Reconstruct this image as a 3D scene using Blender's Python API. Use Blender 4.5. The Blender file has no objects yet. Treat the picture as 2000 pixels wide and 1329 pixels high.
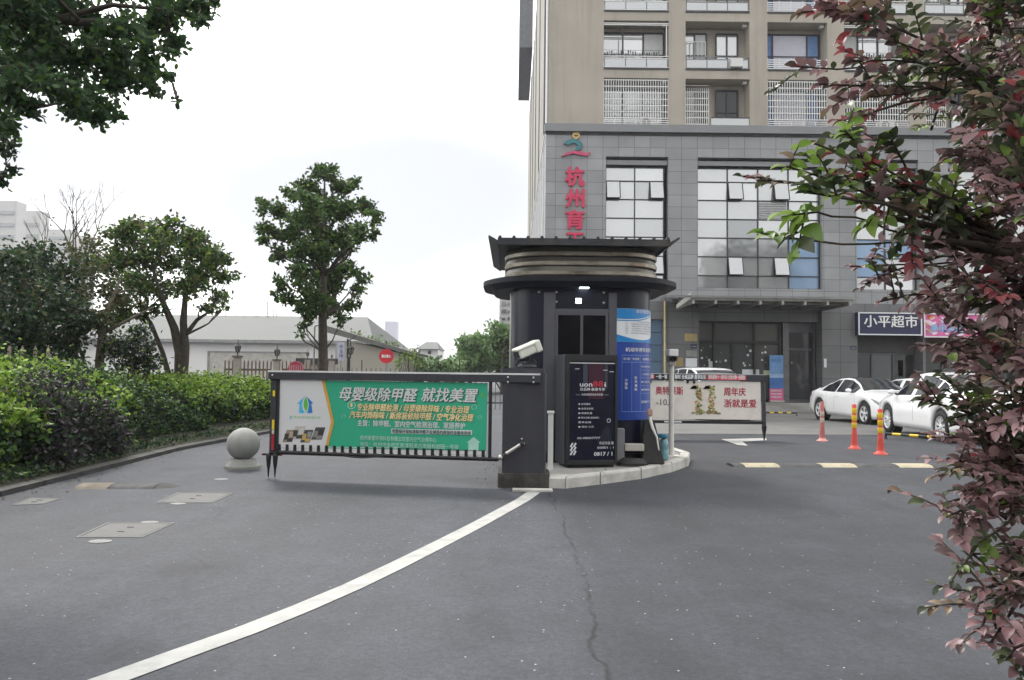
import bpy, math, random
import numpy as np
from mathutils import Vector, Matrix, Euler
R = math.radians
random.seed(7)
S = bpy.context.scene
COL = S.collection

# ------------------------------------------------------------------ camera
F = 2000 * 26 / 36                      # focal length in photo pixels (photo 2000 wide)
CAM = Vector((0, 0, 1.3))
CROT = (Euler((R(90 + 2.5), 0, 0)).to_matrix() @ Matrix.Rotation(R(0.66), 3, 'Z'))
cd = bpy.data.cameras.new('camera'); cd.sensor_width = 36; cd.lens = 26
cd.clip_start = 0.05; cd.clip_end = 5000
cam = bpy.data.objects.new('camera', cd); COL.objects.link(cam)
cam.matrix_world = Matrix.Translation(CAM) @ CROT.to_4x4()
S.camera = cam

# ------------------------------------------------------------------ world, sun, exposure
S.view_settings.view_transform = 'Standard'; S.view_settings.look = 'None'
S.view_settings.exposure = 0.62; S.view_settings.gamma = 1.0
SUN_EL, SUN_AZ = R(52), R(-24)
W = bpy.data.worlds.new('World'); S.world = W; W.use_nodes = True
nt = W.node_tree; nt.nodes.clear(); N = nt.nodes; L = nt.links
out = N.new('ShaderNodeOutputWorld'); bg = N.new('ShaderNodeBackground'); bg.inputs['Strength'].default_value = 0.1
sky = N.new('ShaderNodeTexSky'); sky.sky_type = 'NISHITA'; sky.sun_disc = False
sky.sun_elevation = SUN_EL; sky.sun_rotation = SUN_AZ; sky.air_density = 1.0; sky.dust_density = 3.0
tc = N.new('ShaderNodeTexCoord')
mp = N.new('ShaderNodeMapping'); mp.inputs['Scale'].default_value = (1.2, 1.2, 3.0)
L.new(tc.outputs['Generated'], mp.inputs['Vector'])
nz = N.new('ShaderNodeTexNoise'); nz.inputs['Scale'].default_value = 1.5; nz.inputs['Detail'].default_value = 6; nz.inputs['Roughness'].default_value = 0.5
L.new(mp.outputs[0], nz.inputs['Vector'])

wsub = N.new('ShaderNodeVectorMath'); wsub.operation = 'SUBTRACT'; wsub.inputs[1].default_value = (.5, .5, .5); L.new(nz.outputs['Color'], wsub.inputs[0])
wrp = N.new('ShaderNodeVectorMath'); wrp.operation = 'MULTIPLY_ADD'; wrp.inputs[1].default_value = (.55, .55, .30); L.new(wsub.outputs[0], wrp.inputs[0]); L.new(tc.outputs['Generated'], wrp.inputs[2])
def sky_patch(px, py, rad, sq):
    """a grey cloud bank standing in one direction of the sky, as a soft mask"""
    d = (CROT @ Vector(((px - 1000) / F, -(py - 664.5) / F, -1))).normalized()
    sub = N.new('ShaderNodeVectorMath'); sub.operation = 'SUBTRACT'; sub.inputs[1].default_value = d
    L.new(wrp.outputs[0], sub.inputs[0])
    sc = N.new('ShaderNodeVectorMath'); sc.operation = 'MULTIPLY'; sc.inputs[1].default_value = (1 / rad, 1 / rad, 1 / (rad * sq))
    L.new(sub.outputs[0], sc.inputs[0])
    ln = N.new('ShaderNodeVectorMath'); ln.operation = 'LENGTH'; L.new(sc.outputs[0], ln.inputs[0])
    mr = N.new('ShaderNodeMapRange'); mr.interpolation_type = 'SMOOTHSTEP'
    mr.inputs['From Min'].default_value = 1.0; mr.inputs['From Max'].default_value = 0.0
    mr.inputs['To Min'].default_value = 0.0; mr.inputs['To Max'].default_value = 1.0
    L.new(ln.outputs['Value'], mr.inputs['Value'])
    return mr.outputs[0]

def wmath(op, a, b):
    n = N.new('ShaderNodeMath'); n.operation = op
    for i, v in enumerate((a, b)):
        if isinstance(v, (int, float)): n.inputs[i].default_value = v
        else: L.new(v, n.inputs[i])
    return n.outputs[0]
msk = wmath('MAXIMUM', sky_patch(850, 440, 0.52, 0.72), wmath('MULTIPLY', sky_patch(230, 330, 0.40, 0.5), 0.75))
msk = wmath('MAXIMUM', msk, wmath('MULTIPLY', sky_patch(430, 440, 0.36, 0.5), 0.7))
msk = wmath('ADD', msk, wmath('MULTIPLY', wmath('SUBTRACT', nz.outputs['Fac'], 0.52), 1.1))
rmp = N.new('ShaderNodeValToRGB'); L.new(msk, rmp.inputs['Fac'])
e = rmp.color_ramp.elements
e[0].position = 0.0; e[0].color = (1.0, 1.0, 0.985, 1)
rmp.color_ramp.interpolation = 'EASE'; e[1].position = 0.9; e[1].color = (0.295, 0.302, 0.328, 1)
cl = N.new('ShaderNodeVectorMath'); cl.operation = 'SCALE'; cl.inputs['Scale'].default_value = 15.5
L.new(rmp.outputs['Color'], cl.inputs[0])
mx = N.new('ShaderNodeMixRGB'); mx.inputs['Fac'].default_value = 0.9
L.new(sky.outputs[0], mx.inputs['Color1']); L.new(cl.outputs[0], mx.inputs['Color2'])
# an overcast sky is brightest on the side of the hidden sun and dimmer behind the viewer
dt = N.new('ShaderNodeVectorMath'); dt.operation = 'DOT_PRODUCT'; dt.inputs[1].default_value = Vector((math.sin(SUN_AZ), math.cos(SUN_AZ), .45)).normalized(); L.new(tc.outputs['Generated'], dt.inputs[0])
gr = N.new('ShaderNodeMapRange'); gr.inputs['From Min'].default_value = -.9; gr.inputs['From Max'].default_value = .8; gr.inputs['To Min'].default_value = .55; gr.inputs['To Max'].default_value = 1.22; L.new(dt.outputs['Value'], gr.inputs['Value'])
gm = N.new('ShaderNodeVectorMath'); gm.operation = 'SCALE'; L.new(mx.outputs[0], gm.inputs[0]); L.new(gr.outputs[0], gm.inputs['Scale'])
L.new(gm.outputs[0], bg.inputs['Color']); L.new(bg.outputs[0], out.inputs['Surface'])

sd = bpy.data.lights.new('sun', 'SUN'); sd.energy = 1.5; sd.angle = R(10); sd.color = (1, 0.95, 0.88)
sun = bpy.data.objects.new('sun', sd); COL.objects.link(sun)
sv = Vector((math.sin(SUN_AZ) * math.cos(SUN_EL), math.cos(SUN_AZ) * math.cos(SUN_EL), math.sin(SUN_EL)))
sun.rotation_euler = sv.to_track_quat('Z', 'Y').to_euler(); sun.location = (-8, 10, 30)

# ------------------------------------------------------------------ measuring helpers
def at(px, py, Y):
    """world point seen at a photo pixel, at distance Y"""
    d = CROT @ Vector(((px - 1000) / F, -(py - 664.5) / F, -1))
    return CAM + d * (Y / d.y)
def gz(y):
    return 0.0 if y < 12 else (-0.018 * (min(y, 36) - 12))
def G(px, py, z=0.0):
    """ground point seen at a photo pixel (z above the ground)"""
    d = CROT @ Vector(((px - 1000) / F, -(py - 664.5) / F, -1))
    y = 8.0
    for _ in range(40):
        t = (gz(y) + z - CAM.z) / d.z; y = 0.5 * y + 0.5 * max(0.5, min(80, t * d.y))
    p = CAM + d * (y / d.y); p.z = gz(p.y) + z
    return p

# ------------------------------------------------------------------ materials
def nodes(name):
    m = bpy.data.materials.new(name); m.use_nodes = True
    t = m.node_tree; b = t.nodes['Principled BSDF']
    return m, t, b
def c4(c): return (c[0], c[1], c[2], 1)
MC = {}
def M(name, col, rough=0.6, metal=0.0, var=0.18, scale=3.0, bump=0.0, bscale=60.0, spec=0.5, coat=0.0, dirt=None, dscale=1.2, streak=None):
    """painted / plain surface with noise variation, optional bump and a dirt colour"""
    if name in MC: return MC[name]
    m, t, b = nodes(name); n = t.nodes; l = t.links
    tc = n.new('ShaderNodeTexCoord')
    nz = n.new('ShaderNodeTexNoise'); nz.inputs['Scale'].default_value = scale; nz.inputs['Detail'].default_value = 6
    l.new(tc.outputs['Object'], nz.inputs['Vector'])
    rp = n.new('ShaderNodeMapRange'); rp.inputs['From Min'].default_value = 0.3; rp.inputs['From Max'].default_value = 0.7
    rp.inputs['To Min'].default_value = 1 - var; rp.inputs['To Max'].default_value = 1 + var
    l.new(nz.outputs['Fac'], rp.inputs['Value'])
    mu = n.new('ShaderNodeVectorMath'); mu.operation = 'SCALE'; mu.inputs[0].default_value = col
    l.new(rp.outputs[0], mu.inputs['Scale'])
    src = mu.outputs[0]
    if dirt:
        n2 = n.new('ShaderNodeTexNoise'); n2.inputs['Scale'].default_value = dscale; n2.inputs['Detail'].default_value = 8; n2.inputs['Roughness'].default_value = 0.65
        l.new(tc.outputs['Object'], n2.inputs['Vector'])
        r2 = n.new('ShaderNodeMapRange'); r2.inputs['From Min'].default_value = 0.5; r2.inputs['From Max'].default_value = 0.72
        r2.inputs['To Max'].default_value = 0.75
        l.new(n2.outputs['Fac'], r2.inputs['Value'])
        mm = n.new('ShaderNodeMixRGB'); mm.inputs['Color2'].default_value = c4(dirt)
        l.new(r2.outputs[0], mm.inputs['Fac']); l.new(src, mm.inputs['Color1']); src = mm.outputs[0]
    if streak:      # rain streaks running down the wall
        mp = n.new('ShaderNodeMapping'); mp.inputs['Scale'].default_value = (2.2, 2.2, .09); l.new(tc.outputs['Object'], mp.inputs['Vector'])
        n4 = n.new('ShaderNodeTexNoise'); n4.inputs['Scale'].default_value = 1.0; n4.inputs['Detail'].default_value = 6; n4.inputs['Roughness'].default_value = .7; l.new(mp.outputs[0], n4.inputs['Vector'])
        r4 = n.new('ShaderNodeMapRange'); r4.inputs['From Min'].default_value = .52; r4.inputs['From Max'].default_value = .75; r4.inputs['To Max'].default_value = .6; l.new(n4.outputs['Fac'], r4.inputs['Value'])
        m4 = n.new('ShaderNodeMixRGB'); m4.inputs['Color2'].default_value = c4(streak); l.new(r4.outputs[0], m4.inputs['Fac']); l.new(src, m4.inputs['Color1']); src = m4.outputs[0]
    l.new(src, b.inputs['Base Color'])
    b.inputs['Roughness'].default_value = rough; b.inputs['Metallic'].default_value = metal
    b.inputs['Specular IOR Level'].default_value = spec
    if coat: b.inputs['Coat Weight'].default_value = coat; b.inputs['Coat Roughness'].default_value = 0.05
    if bump:
        n3 = n.new('ShaderNodeTexNoise'); n3.inputs['Scale'].default_value = bscale; n3.inputs['Detail'].default_value = 5
        l.new(tc.outputs['Object'], n3.inputs['Vector'])
        bp = n.new('ShaderNodeBump'); bp.inputs['Strength'].default_value = bump; bp.inputs['Distance'].default_value = 0.01
        l.new(n3.outputs['Fac'], bp.inputs['Height']); l.new(bp.outputs[0], b.inputs['Normal'])
    MC[name] = m
    return m
def leafmat(name, cols, trans=0.25, rough=0.55, spec=0.3):
    """foliage: each leaf takes its own shade between the given colours"""
    m, t, b = nodes(name); n = t.nodes; l = t.links
    g = n.new('ShaderNodeNewGeometry')
    rp = n.new('ShaderNodeValToRGB'); rp.color_ramp.interpolation = 'LINEAR'
    els = rp.color_ramp.elements
    while len(els) < len(cols): els.new(0.5)
    for i, c in enumerate(cols):
        els[i].position = i / max(1, len(cols) - 1); els[i].color = c4(c)
    l.new(g.outputs['Random Per Island'], rp.inputs['Fac'])
    l.new(rp.outputs[0], b.inputs['Base Color'])
    b.inputs['Roughness'].default_value = rough; b.inputs['Specular IOR Level'].default_value = spec
    tr = n.new('ShaderNodeBsdfTranslucent'); l.new(rp.outputs[0], tr.inputs['Color'])
    ms = n.new('ShaderNodeMixShader'); ms.inputs['Fac'].default_value = trans
    o = n['Material Output']
    l.new(b.outputs[0], ms.inputs[1]); l.new(tr.outputs[0], ms.inputs[2]); l.new(ms.outputs[0], o.inputs['Surface'])
    return m
def emit(name, col, st):
    m, t, b = nodes(name); b.inputs['Base Color'].default_value = c4(col)
    b.inputs['Emission Color'].default_value = c4(col); b.inputs['Emission Strength'].default_value = st
    return m

# ------------------------------------------------------------------ mesh builder
ORG = {}
FONTCACHE = {}
class MB:
    def __init__(s): s.v = []; s.f = []; s.m = []; s.mats = []; s.sm = []
    def mi(s, mat):
        if mat not in s.mats: s.mats.append(mat)
        return s.mats.index(mat)
    def add(s, vs, fs, mat, smooth=False):
        o = len(s.v); k = s.mi(mat)
        s.v += [tuple(p) for p in vs]
        for f in fs: s.f.append([i + o for i in f]); s.m.append(k); s.sm.append(smooth)
    def quad(s, a, b, c, d, mat): s.add([a, b, c, d], [(0, 1, 2, 3)], mat)
    def poly(s, pts, mat): s.add(pts, [tuple(range(len(pts)))], mat)
    def box(s, lo, hi, mat, xf=None):
        x0, y0, z0 = lo; x1, y1, z1 = hi
        vs = [(x0, y0, z0), (x1, y0, z0), (x1, y1, z0), (x0, y1, z0), (x0, y0, z1), (x1, y0, z1), (x1, y1, z1), (x0, y1, z1)]
        if xf is not None: vs = [xf @ Vector(p) for p in vs]
        s.add(vs, [(0, 3, 2, 1), (4, 5, 6, 7), (0, 1, 5, 4), (1, 2, 6, 5), (2, 3, 7, 6), (3, 0, 4, 7)], mat)
    def cbox(s, c, size, mat, rot=None):
        h = [k / 2 for k in size]; xf = Matrix.Translation(Vector(c))
        if rot is not None: xf = xf @ rot.to_4x4()
        s.box([-k for k in h], h, mat, xf)
    def prism(s, outl, z0, z1, mat, smooth=False, xf=None, scale1=1.0, cen=(0, 0), caps=True):
        n = len(outl)
        vs = [(x, y, z0) for x, y in outl] + [((x - cen[0]) * scale1 + cen[0], (y - cen[1]) * scale1 + cen[1], z1) for x, y in outl]
        if xf is not None: vs = [xf @ Vector(p) for p in vs]
        s.add(vs, [(i, (i + 1) % n, n + (i + 1) % n, n + i) for i in range(n)], mat, smooth)
        if caps:
            s.add(vs[:n], [tuple(range(n - 1, -1, -1))], mat); s.add(vs[n:], [tuple(range(n))], mat)
    def tube(s, pts, r, mat, n=8, caps=True):
        pts = [Vector(p) for p in pts]; k = len(pts)
        rs = r if isinstance(r, (list, tuple)) else [r] * k
        vs = []; prev = None
        for i, p in enumerate(pts):
            d = (pts[min(i + 1, k - 1)] - pts[max(i - 1, 0)]).normalized()
            if prev is None: a = d.cross(Vector((0, 0, 1)) if abs(d.z) < 0.9 else Vector((1, 0, 0))).normalized()
            else: a = (prev - d * prev.dot(d)).normalized()
            prev = a; b = d.cross(a)
            for j in range(n):
                t = 2 * math.pi * j / n; vs.append(p + (a * math.cos(t) + b * math.sin(t)) * rs[i])
        fs = [(i * n + j, i * n + (j + 1) % n, (i + 1) * n + (j + 1) % n, (i + 1) * n + j) for i in range(k - 1) for j in range(n)]
        s.add(vs, fs, mat, True)
        if caps:
            s.add(vs[:n], [tuple(range(n - 1, -1, -1))], mat); s.add(vs[-n:], [tuple(range(n))], mat)
    def lathe(s, prof, mat, c=(0, 0, 0), n=20, xf=None, smooth=True, caps=True):
        vs = []
        for r, z in prof:
            for j in range(n):
                t = 2 * math.pi * j / n; vs.append(Vector((r * math.cos(t), r * math.sin(t), z)))
        if xf is not None: vs = [xf @ p for p in vs]
        vs = [p + Vector(c) for p in vs]
        s.add(vs, [(i * n + j, i * n + (j + 1) % n, (i + 1) * n + (j + 1) % n, (i + 1) * n + j) for i in range(len(prof) - 1) for j in range(n)], mat, smooth)
        if caps: s.add(vs[:n], [tuple(range(n - 1, -1, -1))], mat); s.add(vs[-n:], [tuple(range(n))], mat)
    def sphere(s, c, r, mat, nu=20, nv=12, sc=(1, 1, 1)):
        prof = [(max(1e-4, math.sin(math.pi * i / nv)), -math.cos(math.pi * i / nv)) for i in range(nv + 1)]
        vs = []
        for rr, z in prof:
            for j in range(nu):
                t = 2 * math.pi * j / nu
                vs.append((c[0] + r * sc[0] * rr * math.cos(t), c[1] + r * sc[1] * rr * math.sin(t), c[2] + r * sc[2] * z))
        s.add(vs, [(i * nu + j, i * nu + (j + 1) % nu, (i + 1) * nu + (j + 1) % nu, (i + 1) * nu + j) for i in range(nv) for j in range(nu)], mat, True)
    def text(s, body, O, U, V, size, mat, w=None, shear=0.0, bold=0.0, align='LEFT', depth=0.0, lift=0.0):
        """letters laid on the plane O + x U + y V, baseline at O; w fits the line to a width"""
        key = body
        if key not in FONTCACHE:
            c = bpy.data.curves.new('letters', 'FONT'); c.body = body; c.size = 1.0; c.resolution_u = 2
            o = bpy.data.objects.new('letters', c); me = o.to_mesh()
            FONTCACHE[key] = ([tuple(v.co) for v in me.vertices], [tuple(p.vertices) for p in me.polygons])
            o.to_mesh_clear(); bpy.data.objects.remove(o); bpy.data.curves.remove(c)
        vs, fs = FONTCACHE[key]
        if not vs: return
        x0 = min(v[0] for v in vs); x1 = max(v[0] for v in vs)
        sx = size if w is None else w / (x1 - x0)
        ox = -x0 if align == 'LEFT' else (-(x0 + x1) / 2 if align == 'CENTER' else -x1)
        U = Vector(U).normalized(); V = Vector(V).normalized(); Nn = U.cross(V); O = Vector(O) + Nn * lift
        b = bold * size
        for q, (bx, by) in enumerate(((0, 0), (b, 0), (-b, 0), (0, b * .7), (0, -b * .7)) if bold else ((0, 0),)):   # a heavier stroke: the letters again, a hair beside themselves
            s._letters(vs, fs, O + U * bx + V * by + Nn * (.0003 * q), U, V, Nn, ox, sx, shear, size, mat, depth)
    def _letters(s, vs, fs, O, U, V, Nn, ox, sx, shear, size, mat, depth):
        P = [O + U * ((x + ox) * sx + shear * y * size) + V * (y * size) for x, y, z in vs]
        if depth:
            n = len(P); P2 = [p + Nn * depth for p in P]
            s.add(P2, fs, mat)
            cnt = {}
            for f in fs:
                for i in range(len(f)):
                    a, b = f[i], f[(i + 1) % len(f)]; cnt[(a, b)] = 1
            es = [(a, b) for a, b in cnt if (b, a) not in cnt]
            s.add(P + P2, [(a, b, n + b, n + a) for a, b in es], mat)
        else: s.add(P, fs, mat)
    def build(s, name, parent=None, bevel=0.0, autosmooth=False):
        me = bpy.data.meshes.new(name)
        o = ORG.get(parent.name, Vector((0, 0, 0))) if parent is not None else Vector((0, 0, 0))
        me.from_pydata([(x - o[0], y - o[1], z - o[2]) for x, y, z in s.v], [], s.f)
        for m in s.mats: me.materials.append(m)
        me.polygons.foreach_set('material_index', s.m); me.polygons.foreach_set('use_smooth', s.sm)
        me.update()
        ob = bpy.data.objects.new(name, me); COL.objects.link(ob)
        if parent is not None: ob.parent = parent; ORG[ob.name] = o
        if bevel:
            b = ob.modifiers.new('bevel', 'BEVEL'); b.width = bevel; b.segments = 2; b.limit_method = 'ANGLE'; b.angle_limit = R(50)
        return ob
def tag(o, label=None, cat=None, group=None, kind=None):
    if label: o['label'] = label
    if cat: o['category'] = cat
    if group: o['group'] = group
    if kind: o['kind'] = kind
    return o
def thing(name, label, cat, loc=(0, 0, 0), rz=0.0, group=None, local=False):
    o = bpy.data.objects.new(name, None); COL.objects.link(o); o.empty_display_size = 0.2
    o.location = loc; o.rotation_euler = (0, 0, rz)
    ORG[o.name] = Vector((0, 0, 0)) if local else Vector(loc)
    return tag(o, label, cat, group)
def copy_tree(o, parent=None):
    c = o.copy(); COL.objects.link(c)
    if parent is not None: c.parent = parent
    for ch in list(o.children): copy_tree(ch, c)
    return c
def rrect(cx, cy, hx, hy, r, n=8):
    p = []
    for qx, qy, a0 in ((1, 1, 0), (-1, 1, 90), (-1, -1, 180), (1, -1, 270)):
        for i in range(n + 1):
            a = R(a0 + 90 * i / n); p.append((cx + qx * (hx - r) + r * math.cos(a), cy + qy * (hy - r) + r * math.sin(a)))
    return p

# ------------------------------------------------------------------ leaves
T_OVAL = (np.array([(0, 0, 0), (0, .35, 0), (0, .7, 0), (0, 1, -.08), (.27, .33, .07), (.24, .68, .05), (-.27, .33, .07), (-.24, .68, .05)]),
          [(0, 4, 1), (1, 4, 5, 2), (2, 5, 3), (0, 1, 6), (1, 2, 7, 6), (2, 3, 7)])
T_LEAF = (np.array([(0, 0, 0), (0, .25, .0), (0, .6, -.01), (0, 1, -.2), (.2, .14, .06), (.31, .38, .12), (.27, .66, .08), (.13, .88, -.06), (-.2, .14, .06), (-.31, .38, .12), (-.27, .66, .08), (-.13, .88, -.06)]),
          [(0, 4, 5, 1), (1, 5, 6, 2), (2, 6, 7, 3), (0, 1, 9, 8), (1, 2, 10, 9), (2, 3, 11, 10)])
T_DIAM = (np.array([(0, 0, 0), (.3, .5, .09), (0, 1, 0), (-.3, .5, .09)]), [(0, 1, 2), (0, 2, 3)])
def leaves(name, parent, P, size, mats, midx=None, tmpl=T_DIAM, up=0.5, seed=1, sizevar=0.35, droop=0.0, kind=None, D=None, NR=None):
    """one mesh of many separate leaves: P (n,3) positions, own random directions"""
    rng = np.random.default_rng(seed); P = np.asarray(P, float); n = len(P)
    T, FS = tmpl; k = len(T)
    nrm = rng.normal(size=(n, 3)); nrm[:, 2] += up * 2; nrm /= np.linalg.norm(nrm, axis=1)[:, None]
    d = rng.normal(size=(n, 3)); d[:, 2] -= droop * 2
    if D is not None: d = np.asarray(D, float)
    if NR is not None: nrm = np.asarray(NR, float); nrm /= np.linalg.norm(nrm, axis=1)[:, None]
    d -= nrm * (d * nrm).sum(1)[:, None]; d /= np.linalg.norm(d, axis=1)[:, None]
    s = np.cross(d, nrm)
    sz = (size if np.ndim(size) else np.full(n, size)) * (1 + sizevar * rng.uniform(-1, 1, n))
    V = P[:, None, :] + sz[:, None, None] * (T[None, :, 0, None] * s[:, None, :] + T[None, :, 1, None] * d[:, None, :] + T[None, :, 2, None] * nrm[:, None, :])
    V = V.reshape(-1, 3)
    if parent is not None: V = V - np.array(ORG[parent.name])
    loops = np.concatenate([np.array(f) for f in FS]); tot = np.array([len(f) for f in FS])
    LV = (loops[None, :] + (np.arange(n) * k)[:, None]).reshape(-1)
    LT = np.tile(tot, n); LS = np.concatenate([[0], np.cumsum(LT)[:-1]])
    me = bpy.data.meshes.new(name)
    me.vertices.add(len(V)); me.vertices.foreach_set('co', V.astype(np.float32).ravel())
    me.loops.add(len(LV)); me.loops.foreach_set('vertex_index', LV.astype(np.int32))
    me.polygons.add(len(LT)); me.polygons.foreach_set('loop_start', LS.astype(np.int32))
    try: me.polygons.foreach_set('loop_total', LT.astype(np.int32))
    except Exception: pass
    for m in mats: me.materials.append(m)
    if midx is not None: me.polygons.foreach_set('material_index', np.repeat(np.asarray(midx, np.int32), len(FS)))
    me.update(calc_edges=True); me.validate()
    ob = bpy.data.objects.new(name, me); COL.objects.link(ob)
    if parent is not None: ob.parent = parent; ORG[ob.name] = ORG[parent.name]
    if kind: ob['kind'] = kind
    return ob
def clump_points(clumps, dens, seed, sub=9, spread=0.3, hollow=0.45):
    """leaf positions in sprays on the shells of clumps (centre, radius)"""
    rng = np.random.default_rng(seed); out = []
    for c, r in clumps:
        k = max(4, int(sub * (0.6 + 0.8 * rng.random())))
        n = max(12, int(dens * r * r * 12.6))
        u = rng.normal(size=(k, 3)); u /= np.linalg.norm(u, axis=1)[:, None]
        cs = np.array(c) + u * r * (hollow + (1 - hollow) * rng.random((k, 1))) * np.array([1, 1, 0.85])
        idx = rng.integers(0, k, n)
        out.append(cs[idx] + rng.normal(size=(n, 3)) * r * spread * np.array([1, 1, 0.7]))
    return np.concatenate(out)
def pxclumps(lst, Y, dy, seed, thick=0.6):
    """clumps measured on the photo (px, py, radius px) at depth Y, spread over a depth dy"""
    rng = random.Random(seed); out = []
    for px, py, r in lst:
        y = Y + rng.uniform(-dy, dy); p = at(px, py, y); out.append((tuple(p), r / F * y))
    return out
def limb(mb, a, b, r0, r1, mat, rng, wig=0.06, n=5):
    a, b = Vector(a), Vector(b); ln = (b - a).length; pts = []
    off = Vector((0, 0, 0))
    for i in range(n + 1):
        t = i / n
        if 0 < i < n: off = off + Vector((rng.uniform(-1, 1), rng.uniform(-1, 1), rng.uniform(-.6, .6))) * wig * ln
        pts.append(a.lerp(b, t) + off * math.sin(math.pi * t))
    mb.tube(pts, [r0 + (r1 - r0) * i / n for i in range(n + 1)], mat, 7)
    return pts
# ------------------------------------------------------------------ asphalt, concrete, tiles, glass
def asphalt():
    m, t, b = nodes('asphalt'); n = t.nodes; l = t.links
    tc = n.new('ShaderNodeTexCoord')
    def noise(scale, det, rough=0.6, vec=None):
        q = n.new('ShaderNodeTexNoise'); q.inputs['Scale'].default_value = scale; q.inputs['Detail'].default_value = det; q.inputs['Roughness'].default_value = rough
        l.new(vec or tc.outputs['Object'], q.inputs['Vector']); return q
    def mr(src, a, b_, c, d):
        q = n.new('ShaderNodeMapRange'); q.inputs['From Min'].default_value = a; q.inputs['From Max'].default_value = b_
        q.inputs['To Min'].default_value = c; q.inputs['To Max'].default_value = d; l.new(src, q.inputs['Value']); return q.outputs[0]
    def mul(a, c):
        q = n.new('ShaderNodeMath'); q.operation = 'MULTIPLY'; l.new(a, q.inputs[0])
        if isinstance(c, float): q.inputs[1].default_value = c
        else: l.new(c, q.inputs[1])
        return q.outputs[0]
    big = noise(0.28, 4, 0.55); mid = noise(2.2, 6, 0.65); fine = noise(95, 3, 0.7); grit = noise(230, 2)
    f = mul(mr(big.outputs['Fac'], .3, .7, .66, 1.34), mr(mid.outputs['Fac'], .3, .7, .84, 1.16))
    f = mul(f, mr(fine.outputs['Fac'], .3, .7, .70, 1.30)); f = mul(f, mr(grit.outputs['Fac'], .3, .7, .8, 1.2))
    f = mul(f, mr(noise(34, 4, .75).outputs['Fac'], .3, .7, .84, 1.16))
    # the exit lane has a newer, darker surface beyond the joint; dark worn patches here and there
    sx_ = n.new('ShaderNodeSeparateXYZ'); l.new(tc.outputs['Object'], sx_.inputs[0])
    wob = n.new('ShaderNodeMath'); wob.operation = 'MULTIPLY_ADD'; wob.inputs[1].default_value = .5; l.new(noise(.8, 5).outputs['Fac'], wob.inputs[0]); l.new(sx_.outputs['X'], wob.inputs[2])
    f = mul(f, mr(wob.outputs[0], .60, .85, 1.06, .80)); f = mul(f, mr(noise(.75, 5, .6).outputs['Fac'], .56, .68, 1, .74))
    jn = n.new('ShaderNodeMath'); jn.operation = 'ABSOLUTE'; js = n.new('ShaderNodeMath'); js.operation = 'SUBTRACT'; js.inputs[1].default_value = .70; l.new(wob.outputs[0], js.inputs[0]); l.new(js.outputs[0], jn.inputs[0])
    joint = mul(mr(jn.outputs[0], .004, .017, 1, 0), mr(noise(3.0, 4).outputs['Fac'], .38, .55, .25, 1.0))
    # pale chips of stone in the surface
    vo = n.new('ShaderNodeTexVoronoi'); vo.inputs['Scale'].default_value = 16; l.new(tc.outputs['Object'], vo.inputs['Vector'])
    sepc = n.new('ShaderNodeSeparateColor'); l.new(vo.outputs['Color'], sepc.inputs[0])
    chip = mul(mr(vo.outputs['Distance'], .10, .07, 0, 1), mr(sepc.outputs[0], .70, .74, 0, 1))
    vo2 = n.new('ShaderNodeTexVoronoi'); vo2.inputs['Scale'].default_value = 42; l.new(tc.outputs['Object'], vo2.inputs['Vector'])
    sep2 = n.new('ShaderNodeSeparateColor'); l.new(vo2.outputs['Color'], sep2.inputs[0])
    f = mul(f, mr(sep2.outputs[0], 0, 1, .84, 1.16))
    trk = n.new('ShaderNodeMapping'); trk.inputs['Scale'].default_value = (1.5, .10, 1); l.new(tc.outputs['Object'], trk.inputs['Vector'])
    f = mul(f, mr(noise(1.0, 5, .6, trk.outputs[0]).outputs['Fac'], .32, .68, .86, 1.14))
    # cracks: thin wandering lines
    dist = n.new('ShaderNodeVectorMath'); dist.operation = 'MULTIPLY_ADD'
    nv = noise(1.1, 6, .7); dist.inputs[1].default_value = (.9, .9, 0)
    l.new(nv.outputs['Color'], dist.inputs[0]); l.new(tc.outputs['Object'], dist.inputs[2])
    vc = n.new('ShaderNodeTexVoronoi'); vc.feature = 'DISTANCE_TO_EDGE'; vc.inputs['Scale'].default_value = 0.33; l.new(dist.outputs[0], vc.inputs['Vector'])
    crk = mul(mr(vc.outputs['Distance'], .0, .0045, 1, 0), mr(noise(.5, 2).outputs['Fac'], .5, .6, 0, .55))
    base = n.new('ShaderNodeVectorMath'); base.operation = 'SCALE'; base.inputs[0].default_value = (.045, .0485, .059); l.new(f, base.inputs['Scale'])
    m1 = n.new('ShaderNodeMixRGB'); m1.inputs['Color2'].default_value = (.36, .36, .35, 1); l.new(chip, m1.inputs['Fac']); l.new(base.outputs[0], m1.inputs['Color1'])
    mxj = n.new('ShaderNodeMath'); mxj.operation = 'MAXIMUM'; l.new(crk, mxj.inputs[0]); l.new(joint, mxj.inputs[1])
    m2 = n.new('ShaderNodeMixRGB'); m2.inputs['Color2'].default_value = (.012, .012, .013, 1); l.new(mxj.outputs[0], m2.inputs['Fac']); l.new(m1.outputs[0], m2.inputs['Color1'])
    l.new(m2.outputs[0], b.inputs['Base Color'])
    l.new(mr(big.outputs['Fac'], .3, .7, .62, .8), b.inputs['Roughness']); b.inputs['Specular IOR Level'].default_value = .4
    bp = n.new('ShaderNodeBump'); bp.inputs['Strength'].default_value = .5; bp.inputs['Distance'].default_value = .006
    l.new(fine.outputs['Fac'], bp.inputs['Height']); l.new(bp.outputs[0], b.inputs['Normal'])
    return m
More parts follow.
